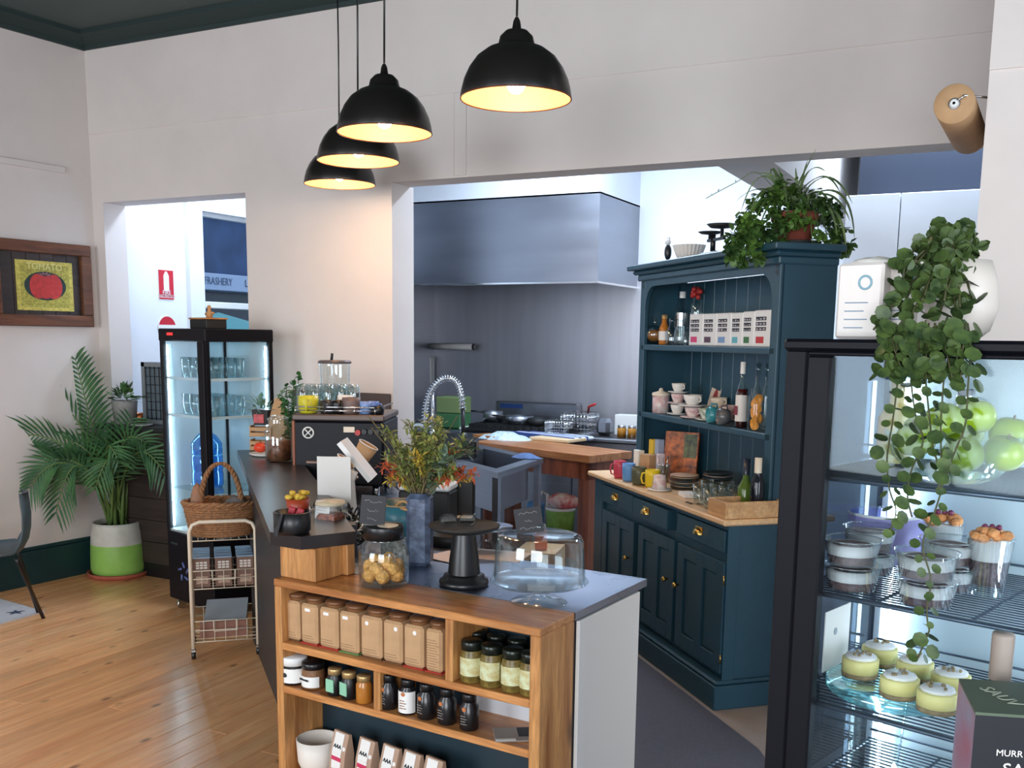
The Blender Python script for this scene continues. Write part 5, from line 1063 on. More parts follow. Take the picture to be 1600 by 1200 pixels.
# black cake stand with spectacles, second low stand behind
q = C_(725, 913); dd = (q - EYE); dd = dd.x * Wf.x + dd.y * Wf.y; s_ = dd / FP; hS = Vp(725, 822, (q.x, q.y), 26.8).z - zc_
t = thing('cake_stand', 'tall matt black cake stand with a flared pedestal', 'cake stand', q)
obj('base', B().lathe([(0, 0), (39 * s_, 0), (40 * s_, 4 * s_), (39 * s_, 9 * s_), (33 * s_, 11 * s_), (33 * s_, 16 * s_), (27 * s_, 19 * s_), (0, 19 * s_)], 40), K['black'], t)
obj('pedestal', B().lathe([(26 * s_, 18 * s_), (24 * s_, 40 * s_), (20 * s_, hS * .72), (17 * s_, hS - 5 * s_)], 36), K['black'], t)
obj('plate', B().lathe([(0, hS - 7 * s_), (48 * s_, hS - 6 * s_), (56 * s_, hS - 1 * s_), (57 * s_, hS + 2 * s_), (54 * s_, hS + 3 * s_), (50 * s_, hS + .5 * s_), (0, hS)], 48), K['blackm'], t)
gp = q + Vector((0, 0, hS + .5 * s_)); t = thing('spectacles', 'folded spectacles with thin grey frames on the black cake stand', 'glasses', gp + Vector((-.012, -.02, .001)), 32)
for cx_ in (-.030, .030):
    ring = [(cx_ + .025 * math.copysign(abs(math.cos(a)) ** .7, math.cos(a)), -.012, .021 + .019 * math.copysign(abs(math.sin(a)) ** .7, math.sin(a))) for a in [k * .2618 for k in range(24)]]
    fr_ = obj('rim', B().tube(ring, .0018, 6, True), K['blackm'], t); obj('lens', disc(cx_, .021, .0235, .0175, -.0125, -.0115, 20), K['glx'], fr_)
obj('bridge', B().tube([(-.006, -.012, .025), (0, -.014, .028), (.006, -.012, .025)], .0018, 6), K['blackm'], t)
obj('temple', B().tube([(.055, -.012, .028), (.06, .0, .024), (.045, .03, .006), (-.04, .045, .004)], .0022, 6), K['black'], t); obj('temple', B().tube([(-.055, -.012, .028), (-.058, .004, .024), (-.02, .045, .012), (.05, .05, .006)], .0022, 6), K['black'], t)
q = C_(752, 862); q = Vector((q.x, q.y + .04, zc_)); hS2 = Vp(752, 822, (q.x, q.y), 26.8).z - zc_
t = thing('low_cake_stand', 'pale grey round stand behind the black cake stand', 'cake stand', q); obj('plate', B().lathe([(0, hS2 - .01), (.095, hS2 - .008), (.098, hS2), (0, hS2 - .002)], 36), K['zinc'], t); obj('foot', B().lathe([(.05, 0), (.03, .02), (.022, hS2 * .5), (.03, hS2 - .008)], 24), K['gl'], t)
q = C_(692, 852); solo('black_tray', 'low round black bowl behind the black cake stand', 'bowl', B().lathe([(0, 0), (.08, 0), (.09, .04), (.085, .04), (.075, .006), (0, .006)], 28), K['blackm'], (q.x, q.y + .05, zc_))
# papers
def sheet(px, py, w_, h_, rz, lab, m, lift=0):
    q = C_(px, py); return solo('paper_sheet', lab, 'paper', B().box(-w_ / 2, w_ / 2, -h_ / 2, h_ / 2, 0, .002), m, (q.x, q.y, zc_ + lift), rz)
K['paperp'] = M('paper_pinkish', (222, 200, 188), .8)
sheet(778, 868, .21, .16, 8, 'cream paper sheet on the zinc top behind the glass dome', K['paperp']); sheet(708, 872, .17, .14, -12, 'cream paper sheet left of the glass dome, beneath the cake stand', K['paperp'], .0025)
sheet(700, 806, .22, .16, 20, 'white paper stack on the back edge of the zinc top', K['paper'])
q = C_(672, 800); 
# glass dome on foot
q = C_(842, 940); dd = (q - EYE); dd = dd.x * Wf.x + dd.y * Wf.y; s_ = dd / FP; zP = 33 * s_; zD = Vp(842, 832, (q.x, q.y), 26.8).z - zc_
t = thing('glass_cake_stand', 'footed clear glass cake stand at the right end of the counter', 'cake stand', q)
obj('foot', B().lathe([(46 * s_, 0), (44 * s_, 2 * s_), (22 * s_, 7 * s_), (10 * s_, 11 * s_), (9 * s_, 14 * s_), (13 * s_, 19 * s_), (9 * s_, 24 * s_), (16 * s_, zP - 4 * s_), (30 * s_, zP - 1 * s_)], 36), K['glx'], t)
obj('plate', B().lathe([(0, zP), (76 * s_, zP), (79 * s_, zP + 2 * s_), (78 * s_, zP + 4.5 * s_), (75 * s_, zP + 2.5 * s_), (0, zP + 2.5 * s_)], 56), K['gl'], t)
zP0 = zP + 5 * s_
t = thing('glass_dome', 'straight sided clear glass cake dome with a knob on the footed stand', 'cake dome', q + Vector((0, 0, zP0)))
hD = zD - zP0 - .5 * s_
obj('dome', B().lathe([(73 * s_, 0), (74 * s_, 1.5 * s_), (71.5 * s_, hD * .55), (70 * s_, hD * .84), (66 * s_, hD * .94), (54 * s_, hD * .985), (0, hD)], 56).lathe([(72 * s_, 0), (70.4 * s_, hD * .55), (68.8 * s_, hD * .83), (65 * s_, hD * .93), (53 * s_, hD * .975), (0, hD * .988)], 56), K['gl'], t)
obj('knob', B().lathe([(0, hD), (6 * s_, hD), (5 * s_, hD + 4 * s_), (10 * s_, hD + 9 * s_), (9 * s_, hD + 14 * s_), (0, hD + 16 * s_)], 22), K['glx'], t)
chalktag('chalk_tag', 'slate price tag leaning on the knob of the glass dome', q + Vector((-10 * s_, -14 * s_, zD + 1 * s_)), 44 * s_, 40 * s_, [.7, .3, .75], 27, -12, -9)
# ------------------------------------------------------------------ coffee machine end
q = Zp(532, 790, zc_); em_w = .50; m0 = Vp(458, 772, (q.x, q.y + .15), 27)
ec = Zp(530, 775, zc_); EC = Vector((ec.x, ec.y, zc_)); dd = (EC - EYE); dd = dd.x * Wf.x + dd.y * Wf.y; s_ = dd / FP
W2 = 72 * s_; zt_ = Vp(530, 648, (EC.x, EC.y), 26.8).z - zc_
em = thing('espresso_machine', 'black espresso machine with a round emblem, its back to the room', 'coffee machine', EC, 24)
obj('body', B().box(-W2, W2, 0, .42, .05, zt_ - .03, .012), M('machine_black', (14, 16, 24), .45, spec=.25), em); obj('top_panel', B().box(-W2 - .003, W2 + .003, -.005, .42, zt_ - .03, zt_, .006), M('machine_top_bronze', (96, 84, 80), .45, .3), em)
obj('side_trim', B().box(-W2 - .006, -W2 + .012, -.004, .42, .05, zt_ - .03, .004), M('copper_trim', (120, 74, 56), .35, .6), em)
for x in (-W2 + .05, W2 - .05):
    for y in (.05, .36): obj('foot', B().cyl((x, y, 0), (x, y, .05), .018), K['chrome'], em)
ring = [(-W2 * .66 + .026 * math.cos(a), -.003, zt_ - .09 + .026 * math.sin(a)) for a in [k * .2618 for k in range(24)]]
eb = obj('emblem', B().tube(ring, .004, 5, True), K['white'], em); obj('crossed_tools', B().tube([(-W2 * .66 - .016, -.003, zt_ - .106), (-W2 * .66 + .016, -.003, zt_ - .074)], .0035, 5).tube([(-W2 * .66 + .016, -.003, zt_ - .106), (-W2 * .66 - .016, -.003, zt_ - .074)], .0035, 5), K['white'], eb)
obj('label_plate', B().box(W2 * .12, W2 * .36, -.004, 0, zt_ - .085, zt_ - .058), K['cream'], em)
obj('red_knob', B().cyl((W2 * .44, 0, zt_ - .085), (W2 * .44, -.02, zt_ - .085), .014), K['red'], em)
for k in range(4): obj('knob', B().cyl((W2 * (.58 + .14 * k), 0, zt_ - .08), (W2 * (.58 + .14 * k), -.02, zt_ - .08), .013), K['black'], em)
obj('drip_rail', B().box(-W2 * .7, W2 * .6, -.025, -.005, .16, .175, .003), M('rail_bronze', (120, 100, 90), .4, .5), em)
for k in range(4): obj('bolt', B().ball((-W2 * .4 + k * .075, -.028, .19), .008, 8, 6), K['chrome'], em)
rl_ = B().tube([(-W2 * .95, .01, zt_ + .035), (W2 * .8, .01, zt_ + .035), (W2 * .9, .05, zt_ + .035), (W2 * .9, .38, zt_ + .035)], .004, 6).tube([(-W2 * .95, .01, zt_ + .018), (W2 * .85, .01, zt_ + .018)], .003, 6)
for x in (-W2 * .95, -W2 * .3, W2 * .35, W2 * .8): rl_.tube([(x, .01, zt_), (x, .01, zt_ + .035)], .0035, 6)
obj('cup_rail', rl_, K['chrome'], em)
FE = Fr(EC.x, EC.y, 24); ztop = zc_ + zt_ + .001
def onm(px, yd): x = FE.X(px, yd, ztop); return FE.w(x, yd, ztop)
def mug(pos, r, h, m, lab, rz=0, tilt=0, grp=None, name='mug', cat_='cup', inner=None):
    t = thing(name, lab, cat_, pos, 0, grp, rot=(R(tilt), 0, R(rz))); obj('body', B().lathe([(0, 0), (r * .8, 0), (r * .95, h * .15), (r, h * .7), (r * .98, h), (r * .9, h), (r * .88, h * .2), (0, h * .12)], 24), m, t)
    obj('handle', B().tube([(r * .93, 0, h * .8), (r * 1.35, 0, h * .78), (r * 1.5, 0, h * .5), (r * 1.3, 0, h * .22), (r * .93, 0, h * .2)], r * .12, 6), inner or m, t); return t
mug(onm(482, .06), .05, .085, M('cup_yellow', (206, 196, 50), .35), 'yellow cup at the left end of the coffee machine top', -60)
mug(onm(512, .06), .038, .065, M('cup_dark', (44, 46, 50), .3), 'dark grey cup beside the yellow cup', -70)
mug(onm(528, .07), .036, .065, K['black'], 'black cup in the middle of the coffee machine top', -30)
mug(onm(549, .06), .045, .08, M('cup_brown', (110, 92, 88), .5), 'brown stoneware cup at the centre right of the machine top', 200)
mug(onm(540, .14), .04, .085, K['ceramic'], 'white cup behind the brown stoneware cup', 170)
mug(onm(571, .07), .032, .06, M('cup_blue', (120, 150, 205), .35), 'light blue espresso cup right of the brown cup', 120)
mug(onm(583, .10), .03, .06, M('cup_blue2', (96, 126, 190), .35), 'blue espresso cup at the right end of the cup rail', 30)
solo('cup_saucer', 'black and gold lined small cup by the right rail', 'cup', B().lathe([(0, 0), (.03, 0), (.036, .04), (.033, .04), (.028, .005), (0, .005)], 18), K['black'], onm(590, .04))
g1 = None
for k, (a, y) in enumerate(((474, .18), (486, .26), (494, .18), (506, .26), (514, .19), (524, .27), (534, .22), (545, .28), (553, .21))):
    pos = onm(a, y)
    if g1 is None:
        g1 = thing('tumbler', 'upside down glass tumbler on the coffee machine, first, counted from the left', 'glass', pos, 0, 'tumblers on the coffee machine'); obj('body', B().lathe([(.036, 0), (.034, .06), (.031, .12), (.026, .135), (0, .138)], 18).lathe([(.033, 0), (.031, .06), (.028, .12), (0, .13)], 18), K['glx'], g1)
    else: dup(g1, pos, 0, 'upside down glass tumbler on the coffee machine, %s, counted from the left' % ('first', 'second', 'third', 'fourth', 'fifth', 'sixth', 'seventh', 'eighth', 'ninth')[k])
q = onm(524, .36); t = thing('bean_hopper', 'clear bean hopper with a dark flat lid behind the tumblers', 'hopper', (q.x, q.y, ztop)); zH = Vp(524, 566, (q.x, q.y), 26.8).z - ztop; rH = 27 * s_ * 1.05
obj('cone', B().lathe([(.04, 0), (rH * .85, zH * .5), (rH * .9, zH * .97)], 26), K['glx'], t); obj('lid', B().lathe([(0, zH + .012), (rH * .9, zH + .01), (rH, zH), (rH * .95, zH - .006), (0, zH - .006)], 28), M('hopper_lid', (84, 76, 76), .4), t); obj('knob', B().cyl((-.02, 0, zH + .01), (-.015, 0, zH + .045), .007), K['blackm'], t)
# produce end of the ledge
K['fol'] = leafmat('herb_green', (70, 120, 56), (40, 84, 44), 20)
def ongl(px, py, z=None): return Zp(px, py, lzt if z is None else z)
q = ongl(415, 712); t = thing('produce_plate', 'pale round plate under the pumpkins at the ledge end', 'plate', q); obj('plate', B().lathe([(0, 0), (.06, 0), (.085, .012), (.083, .016), (.06, .006), (0, .005)], 28), K['ceramic'], t)
def pumpkin(pos, r, m, lab):
    t = thing('small_pumpkin', lab, 'pumpkin', pos); bd = B(); sg, rg = 30, 9; n0 = len(bd.v)
    for j in range(rg + 1):
        th = math.pi * j / rg
        for i in range(sg):
            a = 2 * math.pi * i / sg; k = 1 - .09 * abs(math.cos(a * 4.0)); bd.v.append((r * k * math.sin(th) * math.cos(a), r * k * math.sin(th) * math.sin(a), r * .72 * (1 - math.cos(th))))
    for j in range(rg):
        for i in range(sg): bd.f.append((j * sg + i, j * sg + (i + 1) % sg, (j + 1) * sg + (i + 1) % sg, (j + 1) * sg + i)); bd.sm.append(True)
    obj('flesh', bd, m, t); obj('stalk', B().tube([(0, 0, r * 1.35), (.003, 0, r * 1.6)], .005, 6), K['stm'], t)
pumpkin(q + Vector((-.025, -.01, .016)), .038, M('pump_red', (214, 66, 36), .35), 'red-orange small pumpkin at the left on the pale plate')
pumpkin(q + Vector((.035, .05, .016)), .034, M('pump_yel', (226, 150, 40), .35), 'yellow-orange small pumpkin behind the red one')
q = ongl(436, 720); t = thing('swing_top_jar', 'big clear glass jar with a glass lid of bottled fruit on the ledge', 'jar', q); zJ = Vp(436, 655, (q.x, q.y), 26.8).z - lzt
obj('glass', B().lathe([(0, 0), (.062, 0), (.068, .012), (.068, zJ * .7), (.05, zJ * .86), (.05, zJ)], 26), K['glx'], t); obj('fruit', B().lathe([(0, .004), (.06, .004), (.062, zJ * .5), (0, zJ * .52)], 20, wob=.04), M('bottled', (120, 74, 50), .4, var=.6, vs=40), t)
obj('lid', B().lathe([(0, zJ + .02), (.03, zJ + .018), (.052, zJ + .008), (.054, zJ), (0, zJ)], 22), K['glx'], t)
q2 = ongl(411, 703)
def pz(px, py, rf): return Vp(px, py, (rf.x, rf.y), 26.8)
t = thing('seedling_crate', 'two wooden crates stacked as a stand behind the pumpkins', 'crate', (q2.x, q2.y, lzt), 24); zA_ = pz(413, 690, q2).z - lzt; zB_ = pz(413, 662, q2).z - lzt
zB_ = max(zB_, .1)
for z0_ in (0.0, zB_ * .52):
    for k in range(2): obj('slat', B().box(-.06, .06, -.045 , -.039, z0_ + .004 + k * zB_ * .2, z0_ + zB_ * .16 + k * zB_ * .2, .001), K['kraft'], t); obj('slat', B().box(-.06, .06, .039, .045, z0_ + .004 + k * zB_ * .2, z0_ + zB_ * .16 + k * zB_ * .2, .001), K['kraft'], t)
    for x in (-.06, .054): obj('end_board', B().box(x, x + .006, -.039, .039, z0_, z0_ + zB_ * .42), K['kraft'], t)
    obj('tray_base', B().box(-.054, .054, -.039, .039, z0_ + .001, z0_ + .008), K['kraft'], t)
zp_ = lzt + zB_ * .95; t = thing('seedling_pot', 'square black pot with a red label and green seedlings', 'plant', (q2.x, q2.y, zp_ + .002), 24)
obj('pot', B().add([(-.035, -.035, 0), (.035, -.035, 0), (.035, .035, 0), (-.035, .035, 0), (-.045, -.045, .085), (.045, -.045, .085), (.045, .045, .085), (-.045, .045, .085)], [(0, 1, 5, 4), (1, 2, 6, 5), (2, 3, 7, 6), (3, 0, 4, 7), (4, 5, 6, 7), (3, 2, 1, 0)]), K['black'], t); obj('label', B().box(-.034, .022, -.045, -.0385, .012, .06, .001), M('label_redpink', (190, 74, 78), .5, var=.3, vs=40), t)
fb = B(); leaves(fb, (0, 0, .08), 70, .08, .03, rnd, .6); obj('foliage', fb, M('sage', (110, 150, 130), .6), t)
q4 = ongl(437, 704); t = thing('paper_bag', 'folded brown paper bag leaning behind the swing top jar', 'bag', (q4.x, q4.y, zc_ if False else lzt), 10); hb4 = pz(432, 622, q4).z - lzt
obj('bag', B().add([(-.045, -.03, 0), (.045, -.03, 0), (.045, .03, 0), (-.045, .03, 0), (-.05, -.02, hb4 * .6), (.05, -.02, hb4 * .6), (.05, .02, hb4 * .6), (-.05, .02, hb4 * .6), (-.02, -.004, hb4), (.012, -.004, hb4), (.012, .004, hb4), (-.02, .004, hb4)], [(0, 1, 5, 4), (1, 2, 6, 5), (2, 3, 7, 6), (3, 0, 4, 7), (4, 5, 9, 8), (5, 6, 10, 9), (6, 7, 11, 10), (7, 4, 8, 11), (8, 9, 10, 11), (3, 2, 1, 0)]), K['kraft'], t)
q5 = Zp(455, 752, zc_); zq = pz(450, 640, q5).z
t = thing('herb_plant', 'leafy green herb plant standing left of the coffee machine', 'plant', (q5.x, q5.y, zc_)); fb = B(); tall = pz(455, 578, q5).z - zc_
obj('pot', B().lathe([(0, 0), (.045, 0), (.06, .11), (.055, .11), (0, .1)], 20), K['terra'], t)
for k in range(9):
    a = k * .8; tip = Vector((math.cos(a) * (.02 + .006 * k), math.sin(a) * .03, tall * (.55 + .05 * k))); pts = cat([Vector((0, 0, .1)), Vector((tip.x * .3, tip.y * .3, tip.z * .6)), tip], 6)
    s9 = obj('stem', B().tube(pts, .002, 4), K['fol'], t); lb_ = B()
    for p in pts[3:]:
        for _ in range(4): leaf(lb_, p, Vector((rnd.gauss(0, 1), rnd.gauss(0, 1), rnd.gauss(.3, .6))).normalized(), rnd.uniform(.025, .045), .6, rnd)
    obj('leaves', lb_, K['fol'], s9)
# ------------------------------------------------------------------ rubber mat and dresser
D0 = (-2.271, 5.625); FD = Fr(D0[0], D0[1], -46.7); DW = 1.69; WT = .90; DD = .52
fz = lambda px, py, yd=0.0: Vp(px, py, tuple(FD.w(0, yd, 0))[:2], -46.7).z
mp = [FD.w(-.3, -.075, 0), FD.w(2.15, -.075, 0), Vector((-.3, 3.1, 0)), Vector((-.3, 2.2, 0)), Vector((-1.02, 2.3, 0)), FS_.w(1.03, .45, 0), FS_.w(1.03, .72, 0), FS_.w(.45, .72, 0), Vector((-2.7, 4.6, 0)), Vector((-3.0, 5.5, 0))]
mo = Vector((-1.6, 4.0, 0)); solo('rubber_mat', 'dark grey textured rubber mat on the kitchen floor before the dresser', 'mat', B().prism([(p.x - mo.x, p.y - mo.y) for p in reversed(mp)], 0, .008), K['mat'], mo)
T = K['teal']
dr = thing('kitchen_dresser', 'tall teal painted dresser with open shelves, brass pulls and a pine top', 'dresser', (D0[0], D0[1], 0), FD.a)
zd0, zd1 = fz(1135, 829), fz(1130, 863)
obj('carcass', B().box(.02, DW - .02, .022, DD, .1, WT - .028).box(.02, DW - .02, .004, .03, zd0, WT - .028), T, dr)
obj('corner_post', B().box(FD.X(1136, 0, .7), DW - .012, .0, .06, .12, WT - .028, .004), T, dr); obj('corner_post', B().box(.0, FD.X(941, 0, .7), .0, .06, .12, WT - .028, .004), T, dr)
obj('plinth', B().box(-.02, DW + .01, -.045, DD, 0, .115, .004), T, dr); obj('plinth_moulding', B().box(-.015, DW + .005, -.038, DD, .115, .135, .009), T, dr)
obj('worktop', B().box(-.03, DW + .02, -.04, DD + .02, WT - .028, WT, .007), M('dresser_top_pine', (226, 186, 140), .4, var=.12, vs=4, stretch=(1, 12, 12)), dr)
drs = [(943, 990, 0), (996, 1050, -.022), (1059, 1134, 0)]; pulls = [963, 1017, 1094]
for (a, b_, out), pp in zip(drs, pulls):
    xa, xb = FD.X(a, 0, .78), FD.X(b_, 0, .78); d = obj('drawer', B().box(xa, xb, out - .006, .03, zd1, zd0 - .004, .003), T, dr)
    if out: obj('drawer_side', B().box(xb - .012, xb - .001, out, .02, zd1 + .01, zd0 - .02), K['rim'], d)
    xp = FD.X(pp, 0, .78); zp = (zd0 + zd1) / 2 - .005; bd = B(); pr = [(-.034, 0), (-.033, .012), (-.024, .024), (0, .032), (.024, .024), (.033, .012), (.034, 0)]
    n0 = 0; vs = []
    for dy, k in ((0, 1), (-.012, .97), (-.022, .8), (-.026, .45)): vs += [(xp + x * k, out - .006 + dy, zp - .006 + z * k) for x, z in pr]
    fs = [(r_ * 7 + i, r_ * 7 + i + 1, r_ * 7 + i + 8, r_ * 7 + i + 7) for r_ in range(3) for i in range(6)] + [tuple(21 + i for i in range(7))]
    bd.add(vs, fs, True); bd.box(xp - .037, xp + .037, out - .009, out - .005, zp - .010, zp + .030, .002); obj('cup_pull', bd, K['brass'], d)
zt_d, zb_d = fz(1131, 879), .165
for (a, b_), kx, hs in (((942, 991), 984, 0), ((998, 1054), 1045, 0), ((1059, 1131), 1062, 1)):
    xa, xb = FD.X(a, 0, .5), FD.X(b_, 0, .5); w_ = xb - xa; d = obj('door', B().box(xa, xb, .008, .022, zb_d, zt_d), T, dr); s_w = w_ * .15; gw = (w_ - 3 * s_w) / 2
    fr_ = B()
    for x0_, x1_ in ((xa, xa + s_w), (xa + s_w + gw, xa + 2 * s_w + gw), (xb - s_w, xb)): fr_.box(x0_, x1_, -.008, .009, zb_d, zt_d, .002)
    for z0_, z1_ in ((zb_d, zb_d + .075), (zt_d - .065, zt_d)): fr_.box(xa + s_w, xa + s_w + gw, -.008, .009, z0_, z1_, .002); fr_.box(xb - s_w - gw, xb - s_w, -.008, .009, z0_, z1_, .002)
    obj('door_frame', fr_, T, d)
    for x0_ in (xa + s_w, xa + 2 * s_w + gw):
        obj('door_panel', B().box(x0_ + .004, x0_ + gw - .004, .002, .009, zb_d + .079, zt_d - .069, .004), T, d)
    xk = FD.X(kx, 0, .48); obj('knob', B().lathe([(0, -.004), (.007, 0), (.006, .012), (.014, .018), (.015, .026), (.008, .032), (0, .033)], 16, (xk, -.008, .48), ax=(0, -1, 0)), K['brass'], d)
    if hs:
        for zz in (zb_d + .07, zt_d - .08): obj('hinge', B().cyl((xb + .003, -.008, zz - .022), (xb + .003, -.008, zz + .022), .004), K['brass'], d)
# hutch
h0 = .235; hx0, hx1 = FD.X(1001, h0, 1.6), FD.X(1216, h0, 1.6); hd_ = .28; hzt = fz(1222, 411, h0)
zA_, zB_ = fz(1202, 543, h0), (fz(1191, 676, h0) + fz(1000, 642, h0)) / 2
hz2 = fz(1184, 429, h0); sw = .065
obj('hutch_side', B().box(hx0, hx0 + .022, h0, h0 + hd_, WT, hzt).box(hx0, hx0 + .022, h0, h0 + .001, WT, hzt), T, dr); obj('hutch_side', B().box(hx1 - .022, hx1, h0, h0 + hd_, WT, hzt), T, dr)
obj('stile', B().box(hx0, hx0 + sw, h0 - .012, h0 + .012, WT, hzt, .003), T, dr); obj('stile', B().box(hx1 - sw, hx1, h0 - .012, h0 + .012, WT, hzt, .003), T, dr)
# arched frieze rail
pl_ = []; xL_, xR_ = hx0 + sw, hx1 - sw; rc_ = .12
pl_ = [(xL_, hzt), (xL_, hz2 - rc_ * 1.1)] + [(xL_ + rc_ * (1 - math.cos(t_)) * .9, hz2 - rc_ * 1.1 + rc_ * 1.1 * math.sin(t_)) for t_ in [R(15 * k) for k in range(1, 6)]] + [(xL_ + rc_, hz2), (xR_ - rc_, hz2)] + [(xR_ - rc_ * (1 - math.cos(t_)) * .9, hz2 - rc_ * 1.1 + rc_ * 1.1 * math.sin(t_)) for t_ in [R(15 * k) for k in range(5, 0, -1)]] + [(xR_, hz2 - rc_ * 1.1), (xR_, hzt)]
obj('frieze', B().prismy([(x, z) for x, z in pl_], h0 - .010, h0 + .012), T, dr)
for x in (hx0 + sw * .5, hx1 - sw * .5): obj('clover_cutout', B().merge(disc(x, hz2 + .03, .012, .012, h0 - .0135, h0 - .0125)).merge(disc(x, hz2 - .0, .012, .012, h0 - .0135, h0 - .0125)), K['black'], dr)
np_ = 12; 
for k in range(np_):
    xa = hx0 + .022 + (hx1 - hx0 - .044) * k / np_; obj('back_board', B().box(xa + .002, xa + (hx1 - hx0 - .044) / np_ - .002, h0 + hd_ - .014, h0 + hd_ - .002, WT, hzt - .01, .003), T, dr)
obj('hutch_shelf', B().box(hx0 + .02, hx1 - .02, h0 - .012, h0 + hd_ - .014, zA_ - .032, zA_, .004), T, dr); obj('hutch_shelf', B().box(hx0 + .02, hx1 - .02, h0 - .012, h0 + hd_ - .014, zB_ - .032, zB_, .004), T, dr)
obj('cornice', B().box(hx0 - .015, hx1 + .015, h0 - .03, h0 + hd_, hzt - .005, hzt + .03, .006).box(hx0 - .04, hx1 + .04, h0 - .055, h0 + hd_, hzt + .03, hzt + .055, .012).box(hx0 - .065, hx1 + .065, h0 - .08, h0 + hd_, hzt + .055, hzt + .085, .005), T, dr)
HT = hzt + .086
def ond(px, yd, z): return FD.w(FD.X(px, yd, z), yd, z)
def dsc(p): v = p - EYE; return (v.x * Wf.x + v.y * Wf.y) / FP
# --- upper shelf
yA = h0 + .06
def bottle(name, lab, pos, r, h, m, neckr=.35, sh=.62, cap=None, labm=None, lz=(.15, .5), caph=.12, cat_='bottle', grp=None):
    t = thing(name, lab, cat_, pos, -46, grp); obj('body', B().lathe([(0, 0), (r * .95, 0), (r, h * .03), (r, h * sh * .9), (r * .85, h * sh), (r * neckr, h * (sh + .13)), (r * neckr, h * .97), (0, h * .97)], 20), m, t)
    if cap: obj('cap', B().lathe([(r * neckr * 1.12, h * (1 - caph)), (r * neckr * 1.12, h), (0, h)], 14), cap, t)
    if labm: obj('label', B().lathe([(r * 1.015, h * lz[0]), (r * 1.015, h * lz[1])], 22), labm, t)
    return t
zA1 = zA_ + .001; p = ond(1022, yA, zA1); s_ = dsc(p)
t = thing('round_flask', 'round glass flask of amber spirit at the left of the top dresser shelf', 'bottle', p); obj('body', B().ball((0, 0, 15 * s_), 15 * s_, 20, 12), K['glx'], t); obj('spirit', B().ball((0, 0, 13.5 * s_), 12 * s_, 16, 8, (1, 1, .8)), M('spirit', (150, 100, 50), .2), t); obj('neck', B().cyl((0, 0, 28 * s_), (0, 0, 40 * s_), 3.4 * s_), K['glx'], t)
bottle('gold_bottle', 'small bottle with a gold cap behind the round flask', ond(1030, yA + .1, zA1), 8 * s_, 50 * s_, K['glx'], .5, .6, K['gold'], K['gold'])
bottle('gold_bottle', 'tall bottle with a square gold label left of the clear decanters', ond(1036, yA + .15, zA1), 7 * s_, 88 * s_, K['glx'], .35, .6, K['gold'], K['gold'], (.5, .7))
bottle('gold_bottle', 'amber bottle with a white label beside the clear decanters', ond(1037, yA + .03, zA1), 8 * s_, 45 * s_, K['honey'], .5, .6, K['gold'], K['sticker'], (.15, .45))
bottle('clear_decanter', 'short clear decanter on the top dresser shelf', ond(1049, yA + .02, zA1), 9 * s_, 40 * s_, K['glx'], .5, .55, K['glx'])
bottle('clear_decanter', 'cut glass decanter left of the white boxes', ond(1062, yA + .02, zA1), 9 * s_, 38 * s_, K['glx'], .6, .6, K['glx'])
bottle('silver_shaker', 'tall silver topped glass bottle behind the decanters', ond(1064, yA + .13, zA1), 11 * s_, 80 * s_, K['glx'], .4, .6, K['white'], K['chrome'], (.35, .6))
bottle('clear_decanter', 'slim clear bottle behind the silver topped one', ond(1058, yA + .17, zA1), 7 * s_, 92 * s_, K['glx'], .4, .6, K['glx'])
bottle('small_cruet', 'small glass cruet touching the first white box', ond(1071, yA + .01, zA1), 6 * s_, 24 * s_, K['glx'], .6, .6)
p = ond(1086, yA + .16, zA1); t = thing('red_ornament', 'jar with a red flower top behind the white boxes', 'ornament', p); obj('jar', B().lathe([(0, 0), (9 * s_, 0), (9 * s_, 62 * s_), (7 * s_, 66 * s_)], 16), K['glx'], t)
fb = B(); rn = random.Random(3)
for k in range(10): fb.ball((rn.uniform(-8, 8) * s_, rn.uniform(-6, 6) * s_, (70 + rn.uniform(0, 14)) * s_), 4 * s_, 8, 6)
obj('flower', fb, K['red'], t)
eds = [1076, 1097, 1118.5, 1141, 1159, 1177, 1203]; colz = [(206, 70, 120), (96, 70, 86), (120, 156, 200), (100, 176, 190), (64, 116, 70), (190, 56, 60)]; tpy = [491, 490.5, 489.5, 489, 487, 485]
nms = ['pink', 'plum', 'light blue', 'turquoise', 'dark green', 'red']
for i in range(6):
    xa, xb = FD.X(eds[i], yA, zA1), FD.X(eds[i + 1], yA, zA1); hB = fz(eds[i] + 8, tpy[i], yA) - zA_; w_ = xb - xa - .002; t = thing('tea_tin', 'white box with a black print block and a %s square' % nms[i], 'box', FD.w(xa, yA, zA1), FD.a, 'white boxes on the top dresser shelf')
    obj('carton', B().box(0, w_, 0, .12, 0, hB, .003), K['white'], t); fw_ = w_ * .62
    g = B(); 
    for k in range(3): g.box(w_ * .1, w_ * .1 + fw_, -.001, .0005, hB * (.44 + .14 * k), hB * (.54 + .14 * k))
    obj('print_block', g, K['ink'], t)
    g = B(); rn = random.Random(i)
    for k in range(3):
        for j in range(3): g.box(w_ * .13 + fw_ * (.33 * j), w_ * .13 + fw_ * (.33 * j + .2), -.0016, -.0006, hB * (.46 + .14 * k), hB * (.46 + .14 * k + rn.uniform(.02, .06)))
    stuff(obj('print_letters', g, flat('print_grey', (176, 172, 180)), t))
    obj('colour_square', B().box(w_ * .14, w_ * .14 + fw_ * .75, -.001, .0005, hB * .1, hB * .28), flat('sq%d' % i, colz[i]), t)
